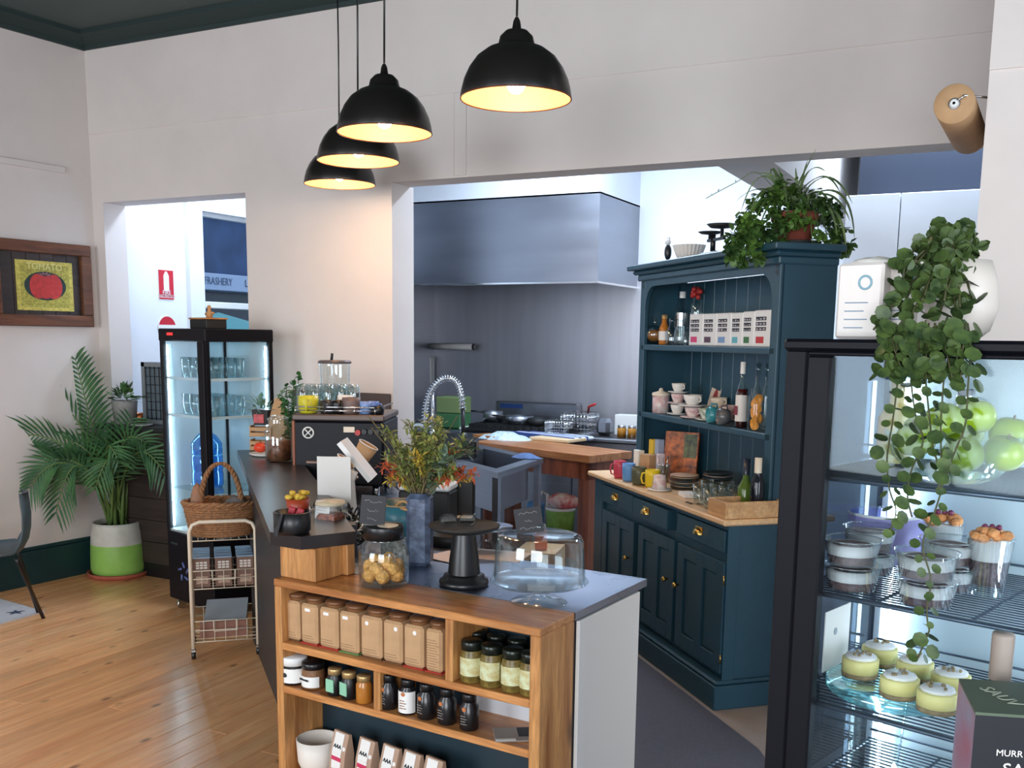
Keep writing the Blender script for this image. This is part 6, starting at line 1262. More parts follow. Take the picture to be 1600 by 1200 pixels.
# --- lower shelf
zB1 = zB_ + .001; yB = h0 + .05; p = ond(1032, yB, zB1); s_ = dsc(p)
K['china'] = M('floral_china', (228, 220, 214), .3, col2=(206, 160, 160), vs=34); K['chinaw'] = M('white_china', (226, 222, 216), .25)
t = thing('tea_caddy', 'pink floral lidded canister at the left of the lower dresser shelf', 'canister', p); obj('body', B().lathe([(0, 0), (13 * s_, 0), (13 * s_, 27 * s_), (0, 27 * s_)], 24), K['china'], t); obj('lid', B().lathe([(14 * s_, 27 * s_), (14 * s_, 31 * s_), (4 * s_, 34 * s_), (3 * s_, 38 * s_), (0, 39 * s_)], 24), K['cream'], t)
def teacup(px, yd, z, r, h, lab, m, sau=True, hs=1, name='teacup'):
    p = ond(px, yd, z); s_ = dsc(p); r *= s_; h *= s_; t = thing(name, lab, 'cup', p, FD.a + 10 * hs, 'teacups on the lower dresser shelf')
    zz = 0
    if sau: obj('saucer', B().lathe([(0, 0), (r * .7, 0), (r * 1.5, .010), (r * 1.48, .013), (r * .7, .005), (0, .005)], 26), m, t); zz = .006
    obj('bowl', B().lathe([(0, zz), (r * .5, zz), (r * .62, zz + h * .15), (r * .9, zz + h * .6), (r, zz + h), (r * .95, zz + h), (r * .8, zz + h * .5), (0, zz + h * .12)], 24), m, t)
    obj('handle', B().tube([(hs * r * .9, 0, zz + h * .85), (hs * r * 1.35, 0, zz + h * .85), (hs * r * 1.4, 0, zz + h * .5), (hs * r * .85, 0, zz + h * .35)], r * .09, 6), m, t); return h + zz
h_ = teacup(1058, yB + .02, zB1, 11, 15, 'white teacup at the bottom of the left stack beside the canister', K['chinaw'], True, -1)
h2 = teacup(1059, yB + .02, zB1 + h_ + .001, 11, 15, 'patterned teacup in the middle of the left stack', K['china'], True, -1)
teacup(1060, yB + .02, zB1 + h_ + h2 + .002, 11, 14, 'grey white teacup on top of the left stack', K['chinaw'], True, 1)
h_ = teacup(1082, yB + .0, zB1, 13, 16, 'pink patterned teacup under the wide white bowl', K['china'], True)
teacup(1082, yB + .0, zB1 + h_ + .001, 15, 17, 'wide plain white cup above the pink patterned teacup', K['chinaw'], True)
h_ = teacup(1103, yB + .0, zB1, 12, 18, 'green and white floral teacup left of the teal mug', M('china_green', (226, 222, 214), .3, col2=(120, 140, 110), vs=44))
teacup(1117, yB + .13, zB1, 14, 18, 'peach coloured cup behind the teal mug', M('china_peach', (232, 204, 180), .3)); teacup(1137, yB + .13, zB1, 13, 22, 'floral rimmed cup behind the grey mug', K['china'])
h_ = teacup(1122, yB + .16, zB1 + .05, 14, 16, 'cream cup highest in the group behind the mugs', K['cream'])
for px_, c, lb in ((1114, (60, 140, 150), 'teal glazed mug lying on the lower dresser shelf'), (1130, (98, 98, 100), 'dark grey mug lying right of the teal one')):
    p = ond(px_, yB - .035, zB1); r = 13 * dsc(p); t = thing('glazed_mug', lb, 'cup', p + Vector((0, 0, r)), 0, 'mugs lying on the lower dresser shelf', rot=(R(90), 0, R(FD.a - 12)))
    obj('body', B().lathe([(0, -.03), (r * .8, -.03), (r, 0), (r * .96, .03), (r * .85, .03), (r * .8, 0), (0, -.02)], 24), M('glaze' + lb[:4], c, .2), t); obj('handle', B().tube([(0, r * .9, .02), (0, r * 1.3, .01), (0, r * 1.3, -.015), (0, r * .85, -.02)], .005, 6), M('glz' + lb[:4], c, .2), t)
p = ond(1108, yB + .21 - .02, zB1); s_ = dsc(p); t = thing('art_card', 'tall cream card with a red beetle drawing leaning on the back boards', 'card', p, 0, rot=(R(-10), R(10), R(FD.a)))
obj('card', B().box(-15 * s_, 15 * s_, -.001, .001, 0, 74 * s_), M('card_cream', (206, 190, 174), .6), t); obj('drawing', disc(2 * s_, 26 * s_, 7 * s_, 17 * s_, -.002, -.001, 16), M('beetle_red', (140, 44, 48), .6), t)
g = B(); 
for k in range(5): g.tube([(2 * s_ + (k - 2) * 2 * s_, -.0015, 42 * s_), (2 * s_ + (k - 2) * 5 * s_, -.0015, 56 * s_), ((k - 2) * 3 * s_, -.0015, 66 * s_)], .0012, 4)
obj('antennae', g, K['ink'], t)
p = ond(1157, yB - .02, zB1); s_ = dsc(p); t = bottle('syrup_bottle', 'syrup bottle with a white label and white stopper on the lower shelf', p, 9.5 * s_, 102 * s_, K['glx'], .4, .58, K['white'], K['paper'], (.1, .5), .18); obj('syrup', B().lathe([(0, .003), (8.8 * s_, .003), (8.8 * s_, 60 * s_), (0, 60 * s_)], 18), M('syrup', (70, 24, 22), .2), t)
obj('label_print', B().box(-5 * s_, 5 * s_, -9.9 * s_, -9.6 * s_, 20 * s_, 34 * s_), M('print_maroon', (120, 50, 60), .6), t)
p = ond(1181, yB - .02, zB1); s_ = dsc(p); t = thing('citrus_jar', 'glass jar packed with dried orange slices at the right of the lower shelf', 'jar', p); obj('glass', B().lathe([(0, 0), (13 * s_, 0), (14 * s_, 3 * s_), (14 * s_, 50 * s_), (11 * s_, 58 * s_), (11 * s_, 66 * s_), (0, 66 * s_)], 24), K['gl'], t)
rn = random.Random(8)
K['orange'] = M('orange_slice', (226, 150, 50), .5, var=.3, vs=80)
for k in range(16):
    a = rn.uniform(-2.2, .2); r_ = 6.5 * s_; c = Vector((6.2 * s_ * math.cos(a), 6.2 * s_ * math.sin(a), (7 + 46 * (k / 16)) * s_)); ax = Vector((math.cos(a), math.sin(a), rn.uniform(-.3, .3)))
    sl = obj('orange_slice', B().cyl(c, c + ax.normalized() * .004, r_, None, 14), K['orange'], t)
for px_, lb in ((1181, 'clear swing bottle behind the citrus jar, left one'), (1196, 'clear swing bottle behind the citrus jar, against the stile')): bottle('clear_bottle', lb, ond(px_, yB + .12, zB1), 9 * s_, 104 * s_, K['glx'], .45, .55, K['glx'])
# --- worktop
zW = WT + .001
def wmug(px, yd, r, h, m, lab, rz):
    p = ond(px, yd, zW); s_ = dsc(p); return mug(p, r * s_, h * s_, m, lab, rz)
wmug(968, .03, 10, 27, M('mug_red', (196, 66, 84), .35), 'pinkish red mug at the far left of the dresser top', 200)
wmug(982, .03, 10.5, 28, M('mug_blue', (104, 156, 214), .35), 'sky blue mug right of the pinkish red mug', 10)
wmug(998, .03, 12, 28, M('mug_olive', (84, 86, 66), .35), 'dark olive mug between the blue and yellow mugs', 20)
wmug(1019, .06, 12, 28, M('mug_yellow', (226, 196, 40), .35), 'bright yellow mug with its handle to the left on the dresser top', 190)
p = ond(1030, .055, zW); s_ = dsc(p); t = thing('white_cup', 'white cup with pale pink print lying on a saucer beside the yellow mug', 'cup', p); obj('body', B().lathe([(0, .008), (12 * s_, .01), (9 * s_, 24 * s_), (0, 25 * s_)], 24), K['china'], t); obj('saucer', B().lathe([(0, 0), (16 * s_, 0), (20 * s_, .008), (0, .006)], 24), K['ceramic'], t)
def wbox(px, yd, w_, d_, h_, rz, name, lab, cat_, m, tilt=0):
    p = ond(px, yd, zW); s_ = dsc(p); return solo(name, lab, cat_, B().box(-w_ * s_ / 2, w_ * s_ / 2, 0, d_, 0, h_ * s_, .002), m, p, rot=(R(tilt), 0, R(FD.a + rz)))
wbox(1006, .17, 24, .05, 37, 12, 'kraft_box', 'small kraft box with faint print behind the olive mug', 'box', K['kraft'])
wbox(993, .20, 16, .04, 37, 6, 'book', 'thin pale book standing left of the kraft box', 'book', K['paper'])
wbox(1015, .26, 14, .04, 56, 0, 'book', 'yellow book spine standing behind the kraft box', 'book', M('book_yellow', (224, 190, 60), .5))
wbox(1024, .27, 13, .04, 58, 0, 'book', 'pale blue grey book spine right of the yellow book', 'book', M('book_blue', (160, 172, 196), .5))
wbox(1026, .20, 9, .04, 42, 0, 'book', 'narrow white and red book spine before the cookbook', 'book', M('book_white', (222, 200, 204), .5))
p = ond(1060, .36, zW); s_ = dsc(p); t = thing('cookbook', 'large cookbook with an orange food photograph on its cover', 'book', p, 0, rot=(R(-8), 0, R(FD.a + 42))); cw, chh = 56 * s_, 74 * s_
obj('cover', B().box(-cw / 2, cw / 2, 0, .02, 0, chh, .002), M('cookbook_photo', (216, 120, 60), .4, col2=(84, 48, 34), vs=22), t); obj('dark_photo_area', B().box(cw * .08, cw * .46, -.0015, .0005, chh * .45, chh * .95), M('cookbook_dark', (46, 44, 36), .4, col2=(110, 120, 70), vs=26), t)
p = ond(1035, .22, zW); t = thing('cutlery_jar', 'glass of upright forks in front of the cookbook', 'cutlery', p); s_ = dsc(p); obj('glass', B().lathe([(0, 0), (10 * s_, 0), (12 * s_, 26 * s_), (11 * s_, 26 * s_), (9 * s_, .004)], 18), K['glx'], t)
for k in range(8): obj('fork', B().tube([(math.cos(k) * 5 * s_, math.sin(k) * 5 * s_, .01), (math.cos(k) * 9 * s_, math.sin(k) * 9 * s_, 40 * s_)], .0022, 5), K['chrome'], t)
def plates(px, yd, n_, r, dz, ms, grp, labs):
    p = ond(px, yd, zW); s_ = dsc(p)
    for k in range(n_): solo('plate', labs[k], 'plate', B().lathe([(0, 0), (r * .6 * s_, 0), (r * s_, dz * .9), (r * .97 * s_, dz), (r * .6 * s_, .003), (0, .003)], 30), ms[k % len(ms)], p + Vector((0, 0, k * dz)), 0, grp)
pm = [M('plate_teal', (70, 96, 104), .3), M('plate_sand', (196, 186, 160), .3), M('plate_dark', (52, 58, 62), .3)]
plates(1069, .22, 8, 23, .0095, [pm[2], pm[1], pm[0], pm[1], pm[0], pm[2], pm[1], M('plate_peach', (206, 176, 156), .3)], 'stack of coloured side plates', ['side plate %s of the coloured stack behind the glass cups' % s for s in ('at the bottom', 'second from the bottom', 'third from the bottom', 'fourth from the bottom', 'fourth from the top', 'third from the top', 'second from the top', 'at the top')])
plates(1121, .36, 7, 24, .0145, [pm[2], pm[2], M('plate_grey', (150, 142, 136), .3)], 'stack of dark dinner plates', ['dark plate %s of the stack left of the green bottle' % s for s in ('at the bottom', 'second from the bottom', 'third from the bottom', 'in the middle', 'third from the top', 'second from the top', 'at the top')])
wbox(1064, .07, 34, .07, 7, -10, 'paper_pad', 'white paper pad lying near the front of the dresser top', 'paper', K['paper'])
p = ond(1075, .01, zW); solo('scissors', 'dark scissors lying on the edge of the dresser top', 'scissors', B().tube([(-.03, 0, .004), (.03, .01, .004)], .003, 5).tube([(-.03, .012, .005), (.03, -.004, .005)], .003, 5), K['black'], p, FD.a)
for k, (a, yd) in enumerate(((1092, .06), (1104, .17), (1118, .16), (1108, .05), (1132, .17), (1122, .08), (1146, .20), (1136, .24))):
    p = ond(a, yd, zW); s_ = dsc(p)
    if k == 0:
        gm = thing('glass_mug', 'clear glass latte mug at the front left of the group on the dresser top', 'glass', p, 160, 'glass mugs on the dresser top'); obj('body', B().lathe([(0, 0), (8 * s_, 0), (9 * s_, .02), (11 * s_, 32 * s_), (10.3 * s_, 32 * s_), (8 * s_, .02), (0, .008)], 20), K['glx'], gm)
        obj('handle', B().tube([(10 * s_, 0, 27 * s_), (17 * s_, 0, 26 * s_), (17 * s_, 0, 12 * s_), (9 * s_, 0, 9 * s_)], .0035, 6), K['glx'], gm)
    else: dup(gm, p, 160 + k * 25, 'clear glass latte mug on the dresser top, ' + ('', 'behind the front left one', 'in the middle of the back row', 'in front, second from the left', 'in the back row right of the middle', 'in front, rightmost', 'in the back row nearest the green bottle', 'farthest back, behind the row')[k])
p = ond(1163, .17, zW); s_ = dsc(p); bottle('green_bottle', 'green glass bottle standing right of the glass mugs', p, 12 * s_, 84 * s_, M('green_glass', (84, 110, 40), .1), .4, .5, M('foil_dark', (40, 46, 60), .3), None, caph=.3)
p = ond(1181, .17, zW); s_ = dsc(p); bottle('wine_bottle', 'dark wine bottle with a cream capsule near the right stile', p, 10.5 * s_, 92 * s_, M('dark_glass', (22, 24, 34), .1), .5, .62, K['cream'], None, caph=.26)
p = ond(1150, .13, zW); solo('candle', 'short white candle beside the green bottle', 'candle', B().lathe([(0, 0), (3.5 * s_, 0), (3.5 * s_, 11 * s_), (0, 11 * s_)], 12), K['ceramic'], p)
p = ond(1172, .26, zW); solo('napkins', 'crumpled white napkin lying behind the pine crate', 'napkin', B().ball((0, 0, .012), .03, 12, 7, (1.3, 1, .4), .3), K['paper'], p)
# crate at the right front corner
xa = FD.X(1119, -.02, zW); K['crate'] = wood('pale_crate_pine', (222, 180, 130), (190, 142, 92), 0, 5, .5)
t = thing('pine_crate', 'low open pine crate on the right front corner of the dresser top', 'crate', FD.w(DW - .17, -.025, zW), FD.a); hC = 27 * dsc(FD.w(DW, 0, zW)); Lc = .17; Dc = .30
obj('front_board', B().box(-.0, Lc, 0, .012, 0, hC, .002), K['crate'], t); obj('end_board', B().box(Lc - .012, Lc, .012, Dc - .012, 0, hC, .002), K['crate'], t); obj('back_board', B().box(0, Lc, Dc - .012, Dc, 0, hC, .002), K['crate'], t); obj('end_board', B().box(0, .012, .012, Dc - .012, 0, hC, .002), K['crate'], t); obj('base', B().box(.012, Lc - .012, .012, Dc - .012, 0, .006), K['crate'], t)
# --- on top of the dresser
yT = h0 + .08
p = ond(1043, yT, HT); s_ = dsc(p); t = thing('cow_figurine', 'small black and white cow figurine at the left on top of the dresser', 'figurine', p, FD.a)  # small cow figurine
obj('body', B().ball((.0, 0, 18 * s_), 7 * s_, 14, 10, (.8, .8, 1.7)), K['black'], t); obj('head', B().ball((1 * s_, -.004, 33 * s_), 4.5 * s_, 12, 8), K['white'], t); obj('horn', B().tube([(-2 * s_, 0, 36 * s_), (-3 * s_, 0, 40 * s_)], .0022, 5).tube([(3 * s_, 0, 36 * s_), (5 * s_, 0, 40 * s_)], .0022, 5), K['black'], t); obj('foot', B().box(-9 * s_, 5 * s_, -.015, .015, 0, 6 * s_, .004), K['black'], t)
p = ond(1076, yT - .01, HT); s_ = dsc(p); t = thing('ribbed_bowl', 'white ribbed ceramic bowl on top of the dresser', 'bowl', p); bd = B(); sg = 48; prf = [(0, 0), (15, 0), (20, 9), (25, 23), (23, 23), (18, 9), (0, 3)]
for i in range(sg):
    a = 2 * math.pi * i / sg; k = 1 + (.025 if i % 2 else -.02)
    for r_, z_ in prf: bd.v.append((r_ * s_ * k * math.cos(a), r_ * s_ * k * math.sin(a), z_ * s_))
n_ = len(prf)
for i in range(sg):
    j = (i + 1) % sg
    for k in range(n_ - 1): bd.f.append((i * n_ + k, j * n_ + k, j * n_ + k + 1, i * n_ + k + 1)); bd.sm.append(False)
obj('bowl', bd, K['chinaw'], t)
p = ond(1116, yT, HT); s_ = dsc(p); t = thing('kitchen_scales', 'old black cast iron scales beside the white bowl on the dresser', 'scales', p, FD.a)
obj('base', B().box(-20 * s_, 30 * s_, -.05, .05, 0, 7 * s_, .004), K['black'], t); obj('column', B().cyl((-6 * s_, 0, 7 * s_), (-6 * s_, 0, 34 * s_), 4 * s_), K['black'], t); obj('beam', B().box(-22 * s_, 30 * s_, -.008, .008, 24 * s_, 28 * s_).box(-18 * s_, -15 * s_, -.008, .008, 24 * s_, 36 * s_).box(20 * s_, 23 * s_, -.008, .008, 24 * s_, 40 * s_), K['black'], t)
obj('pan', B().lathe([(0, 35 * s_), (14 * s_, 36 * s_), (19 * s_, 39 * s_), (14 * s_, 38 * s_)], 22, (-16 * s_, 0, 0)), K['blackm'], t); obj('pan', B().lathe([(0, 40 * s_), (16 * s_, 42 * s_), (22 * s_, 47 * s_), (16 * s_, 44 * s_)], 22, (18 * s_, 0, 0)), K['blackm'], t)
# big trailing plant
yP = h0 + .13; p = ond(1252, yP, HT); pP = FD.w(hx1 - .14, yP, HT); s_ = dsc(pP); pxp = proj(pP)[0]
t = thing('dresser_plant', 'terracotta pot of spider plant and trailing ivy at the right top of the dresser', 'plant', pP)
obj('saucer', B().lathe([(0, 0), (.11, 0), (.13, .02), (.12, .02), (.1, .006), (0, .006)], 26), K['blackm'], t)
obj('pot', B().lathe([(0, .007), (.075, .007), (.098, .12), (.106, .12), (.106, .15), (.095, .15), (.093, .13), (0, .13)], 28), M('terracotta_dark', (140, 70, 54), .8, var=.2), t)
rn = random.Random(31); K['ivy'] = leafmat('ivy_green', (92, 128, 54), (38, 66, 34), 9); K['spider'] = leafmat('spider_green', (110, 130, 80), (66, 88, 56), 8)
def blade(tip_px, rise_px, off=0.0, w_=.019):
    ref = pP + Vector((Wf.x, Wf.y, 0)) * off; T_ = Vp(*tip_px, (ref.x, ref.y), 26.8) - pP; C2 = Vp(*rise_px, (ref.x, ref.y), 26.8) - pP; b0 = Vector((rn.uniform(-.03, .03), rn.uniform(-.03, .03), .17)); bd = B(); n_ = 14
    for i in range(n_ + 1):
        s = i / n_; c = b0 * (1 - s) ** 2 + C2 * 2 * s * (1 - s) + T_ * s * s; w2 = w_ * (1 - s) ** .5 * .5 + .0006
        side = Vector((Wr.x, Wr.y, .5)).normalized(); bd.v += [tuple(c + side * w2), tuple(c + Vector((0, 0, -w2 * .5))), tuple(c - side * w2)]
    for i in range(n_):
        a = 3 * i; bd.f += [(a, a + 1, a + 4, a + 3), (a + 1, a + 2, a + 5, a + 4)]; bd.sm += [True, True]
    obj('blade', bd, K['spider'], t)
for tp_, rs_, of in (((1275, 232), (1240, 300), 0), ((1332, 318), (1290, 230), 0), ((1335, 372), (1330, 250), .05), ((1328, 345), (1300, 270), -.05), ((1158, 330), (1190, 220), 0), ((1168, 348), (1190, 250), -.05), ((1150, 315), (1190, 270), .05), ((1290, 268), (1258, 240), -.05), ((1312, 300), (1285, 240), .08), ((1180, 272), (1215, 260), 0), ((1205, 280), (1200, 230), .05), ((1322, 400), (1322, 290), -.1), ((1308, 370), (1300, 280), -.1), ((1175, 330), (1200, 260), -.08), ((1243, 262), (1245, 290), -.02), ((1300, 330), (1285, 270), 0), ((1262, 250), (1248, 290), .04), ((1230, 320), (1220, 260), -.1), ((1260, 330), (1270, 280), -.1), ((1215, 262), (1225, 280), 0)): blade(tp_, rs_, of)
def ivyclump(px, py, off, r, n_, sz):
    n_ = int(n_ * 1.7)
    ref = pP + Vector((Wf.x, Wf.y, 0)) * off; c = Vp(px, py, (ref.x, ref.y), 26.8) - pP; bd = B()
    for _ in range(n_):
        d = Vector((rn.gauss(0, 1), rn.gauss(0, 1), rn.gauss(0, 1))).normalized() * r * rn.uniform(.2, 1.0); dr_ = Vector((rn.gauss(0, .6), rn.gauss(0, .6), rn.gauss(-.2, .6))).normalized(); leaf(bd, c + Vector((d.x, d.y, d.z)), dr_, sz * rn.uniform(.7, 1.3), .8, rn)
    st_ = obj('ivy_stem', B().tube(cat([Vector((0, 0, .16)), Vector((c.x * .6, c.y * .6, max(.2, c.z * .5 + .12))), c], 5), .0025, 4), K['ivy'], t); obj('ivy_leaves', bd, K['ivy'], st_)
ff = (FD.w(0, h0 - .09, 0) - FD.w(0, yP, 0)); offF = (ff.x * Wf.x + ff.y * Wf.y)
for a in ((1205, 305, 0, .05, 60, .03), (1240, 300, 0, .05, 60, .03), (1180, 320, 0, .05, 50, .03), (1215, 335, -.05, .05, 60, .03), (1265, 310, .05, .05, 50, .03), (1165, 345, -.08, .05, 55, .034), (1150, 372, -.1, .045, 55, .034), (1185, 355, -.1, .05, 60, .034), (1145, 395, -.12, .04, 45, .036), (1160, 402, -.12, .03, 35, .034), (1205, 365, -.12, .03, 40, .03), (1178, 380, -.12, .03, 40, .034), (1225, 375, -.14, .02, 18, .03), (1290, 340, .05, .05, 55, .03), (1310, 365, .0, .045, 50, .036), (1320, 385, -.02, .03, 30, .04), (1295, 385, -.06, .03, 24, .034), (1305, 325, .05, .04, 40, .03), (1220, 285, 0, .03, 30, .026), (1280, 366, -.12, .03, 16, .03), (1245, 345, -.13, .04, 30, .03), (1225, 350, -.13, .04, 40, .032), (1262, 345, -.12, .03, 14, .03), (1250, 325, -.1, .05, 50, .03), (1285, 320, -.08, .05, 50, .03), (1215, 310, -.1, .05, 50, .03), (1170, 365, -.12, .04, 50, .036), (1150, 385, -.12, .04, 40, .036), (1185, 400, -.12, .03, 24, .032), (1270, 385, -.14, .02, 8, .028)): ivyclump(*a)
tv = B(); ref = pP; q1_ = Vp(1150, 285, (ref.x, ref.y), 26.8) - pP; q2_ = Vp(1103, 310, (ref.x, ref.y), 26.8) - pP
tv.tube(cat([Vector((-.05, 0, .2)), Vp(1185, 270, (ref.x, ref.y), 26.8) - pP, q1_, q2_], 5), .0018, 4)
for k in range(6): pp = q1_.lerp(q2_, k / 5); leaf(tv, pp, Vector((rn.gauss(0, 1), rn.gauss(0, 1), rn.gauss(0, 1))).normalized(), .018, .3, rn)
obj('long_tendril', tv, K['spider'], t)
# ------------------------------------------------------------------ tall glass display fridge at the right
c_ = PD(1229, 530, 1.90); FR = Fr(c_.x, c_.y, -16); RW = .56; RD = .50
rz = lambda px, py, yd=0.0: Vp(px, py, tuple(FR.w(0, yd, 0))[:2], -16).z
RH = rz(1229, 529); zg1 = rz(1300, 556); zg0 = .42
rf = thing('tall_display_fridge', 'tall black framed glass cake fridge filling the right foreground', 'fridge', (FR.x, FR.y, 0), FR.a)
xg = FR.X(1284, 0, 1.3); xs = FR.X(1246, 0, 1.3)
obj('base_cabinet', B().box(0, RW, .02, RD, .05, zg0, .006), K['frame'], rf); obj('top_cap', B().box(-.004, RW + .004, -.006, RD + .004, zg1 + .008, RH, .006), K['frame'], rf)
obj('side_post', B().box(0, xs - .003, 0, .05, zg0, zg1 + .01, .004), K['frame'], rf); obj('door_stile', B().box(xs + .003, xg, -.012, .016, zg0, zg1, .004), K['frame'], rf); obj('door_stile', B().box(RW - .05, RW, -.012, .016, zg0, zg1, .004), K['frame'], rf)
obj('door_rail', B().box(xs + .003, RW, -.012, .016, zg1 - .0, zg1 + .008, .003).box(xg, RW - .05, -.012, .016, zg0, zg0 + .04, .003), K['frame'], rf)
obj('edge_trim', B().box(xs - .002, xs + .002, .002, .01, zg0, zg1 - .02), K['blackm'], rf)
obj('door_glass', B().box(xg, RW - .05, .0, .005, zg0 + .04, zg1), K['pane'], rf)
ps2 = .03
for x in (0, RW - ps2): obj('rear_post', B().box(x, x + ps2, RD - ps2, RD, zg0, zg1 + .01, .003), M('inner_grey', (128, 136, 146), .4), rf)
obj('side_glass', B().box(.008, .014, .05, RD - ps2, zg0, zg1), K['sidepane'], rf); obj('side_glass', B().box(RW - .014, RW - .008, .05, RD - ps2, zg0, zg1), K['pane'], rf)
obj('back_panel', B().box(ps2 + .0, RW - ps2, RD - .014, RD - .006, zg0, zg1), M('fridge_back_white', (196, 214, 224), .35), rf)
obj('floor_panel', B().box(.01, RW - .01, .02, RD - .01, zg0 + .0, zg0 + .01), K['white'], rf); obj('roof_panel', B().box(.01, RW - .01, .02, RD - .01, zg1 - .0, zg1 + .006), M('roof_grey', (92, 94, 104), .4), rf)
obj('led_strip', B().box(.045, .051, RD - .038, RD - .03, zg0 + .05, zg1 - .06), K['led2'], rf); obj('led_strip', B().box(RW - .057, RW - .045, RD - .045, RD - .03, zg0 + .05, zg1 - .06), K['led2'], rf)
K['wire'] = M('shelf_wire', (86, 100, 116), .35, .6)
zz = [rz(1287, 747), rz(1276, 930), rz(1265, 1102)]; zz.append(zz[2] - (zz[1] - zz[2])); 
for i, z in enumerate(zz):
    g = B()
    for k in range(25): y = .035 + (RD - .08) * k / 24; g.tube([(.025, y, z), (RW - .025, y, z)], .0019, 4)
    for x in (.03, .19, .36, .53): g.tube([(x, .03, z - .003), (x, RD - .045, z - .003)], .003, 5)
    g.tube([(.022, .03, z - .004), (RW - .022, .03, z - .004)], .0045, 6).tube([(.03, RD - .045, z + .022), (RW - .03, RD - .045, z + .022)], .003, 5)
    obj('wire_shelf', g, K['wire'], rf)
    for x in (.03, RW - .05): obj('shelf_clip', B().box(x, x + .02, .03, .045, z - .018, z - .005), K['wire'], rf)
def onr(px, yd, z): return FR.w(FR.X(px, yd, z), yd, z)
def rsc(p): return dsc(p)
# bowl of apples
z = zz[0] + .003; yb_ = .135; p = onr(1487, yb_, z); s_ = rsc(p); rb_ = 105 * s_; rb_ = min(rb_, .135); hb_ = .085
t = thing('glass_bowl', 'pressed glass bowl with a scalloped rim holding green apples', 'bowl', p); bd = B(); sg = 60
prf = [(0, 0), (.45, 0), (.62, .12), (.85, .5), (.96, .85), (1.0, 1.0), (.965, 1.0), (.92, .85), (.80, .5), (.56, .14), (0, .06)]
for i in range(sg):
    a = 2 * math.pi * i / sg
    for j, (r_, z_) in enumerate(prf): k = 1 + (.014 if i % 2 else -.01) * (r_ > .5); bd.v.append((r_ * rb_ * k * math.cos(a), r_ * rb_ * k * math.sin(a), z_ * hb_ + (.004 * math.cos(a * 12) if 4 <= j <= 7 else 0)))
n_ = len(prf)
for i in range(sg):
    j = (i + 1) % sg
    for k in range(n_ - 1): bd.f.append((i * n_ + k, j * n_ + k, j * n_ + k + 1, i * n_ + k + 1)); bd.sm.append(False)
obj('bowl', bd, glass('pressed_glass', (.95, .985, .98), .7, .07, .1, (.9, 1, .98)), t)
K['apple'] = M('apple_green', (146, 172, 30), .3, var=.2, vs=7, spec=.6); ap0 = None
def apple(pos, r, lab):
    bd = B(); sg, rg = 22, 14
    for j in range(rg + 1):
        th = math.pi * j / rg; rr = math.sin(th) * (1 + .06 * math.cos(th)); zq = -math.cos(th); zq += -.22 * math.exp(-(rr / .32) ** 2) * (1 if j > rg / 2 else -.5)
        for i in range(sg): a = 2 * math.pi * i / sg; bd.v.append((r * rr * math.cos(a), r * rr * math.sin(a), r * .9 * zq))
    for j in range(rg):
        for i in range(sg): bd.f.append((j * sg + i, j * sg + (i + 1) % sg, (j + 1) * sg + (i + 1) % sg, (j + 1) * sg + i)); bd.sm.append(True)
    t = thing('green_apple', lab, 'apple', pos, 0, 'green apples in the glass bowl', rot=(rnd.uniform(-.5, .3), rnd.uniform(-.3, .3), rnd.random() * 3)); obj('flesh', bd, K['apple'], t); obj('stalk', B().tube([(0, 0, r * .62), (.003, 0, r * .95)], .0018, 5), K['stm'], t)
def ina(dx, dy, dz): return p + Vector((Wr.x, Wr.y, 0)) * dx + Vector((Wf.x, Wf.y, 0)) * dy + Vector((0, 0, dz))
for (dx, dy, dz), lb in (((-.080, -.02, .078), 'green apple at the left side of the glass bowl'), ((-.012, -.062, .055), 'green apple low at the front of the glass bowl'), ((.034, -.0, .118), 'green apple highest in the bowl, right of centre'), ((.095, -.01, .088), 'green apple at the right side of the glass bowl'), ((-.04, .055, .085), 'green apple at the back left of the glass bowl'), ((.05, .075, .08), 'green apple at the back right of the glass bowl'), ((-.025, .0, .11), 'green apple on top, left of the highest one'), ((.055, -.075, .06), 'green apple at the right front low in the bowl')): apple(ina(dx, dy, dz), .036, lb)
# bottles behind
p2 = onr(1395, .33, z); s_ = rsc(p2); bottle('juice_bottle', 'clear flip-top bottle of cloudy pale green juice left of the apple bowl', p2, 26 * s_, 128 * s_, M('juice', (196, 206, 140), .2, col2=(226, 180, 110), vs=9), .42, .6, K['glx'])
p2 = onr(1500, .40, z); s_ = rsc(p2); bottle('water_carafe', 'clear glass bottle with a silver cap behind the apples', p2, 24 * s_, 118 * s_, M('lime_drink', (206, 216, 160), .2), .5, .6, K['chrome'])
# puddings
z = zz[1] + .003
K['cup'] = glass('plastic_cup', (.95, .97, .98), .6, .14, .08, (.95, .97, 1)); K['choc'] = M('choc_chia', (120, 96, 96), .7, var=.35, vs=90, bump=.5, bs=150); K['creamy'] = M('cream_white', (236, 234, 232), .5)
def tub2(px, yd, z, r, h, lab, top=K['choc'], grp='clear dessert tubs on the second fridge shelf'):
    p = onr(px, yd, z); t = thing('dessert_tub', lab, 'dessert', p, 0, grp); r0 = r * .82
    obj('tub', B().lathe([(0, 0), (r0, 0), (r, h), (r * 1.05, h), (r * 1.05, h + .003), (r * .985, h)], 32), K['cup'], t)
    obj('chia_layer', B().lathe([(0, .003), (r0 * .97, .003), (r0 * 1.06, h * .42), (0, h * .42)], 28), K['choc'], t); obj('cream_layer', B().lathe([(r0 * 1.06, h * .42), (r * .955, h * .80), (0, h * .82)], 28), K['creamy'], t); obj('cocoa_top', B().lathe([(0, h * .83), (r * .7, h * .825)], 20), top, t); return p
tub2(1330, .085, z, .053, .047, 'lower clear dessert tub at the front left of the second fridge shelf'); tub2(1330, .085, z + .050, .053, .047, 'upper clear dessert tub stacked at the front left')
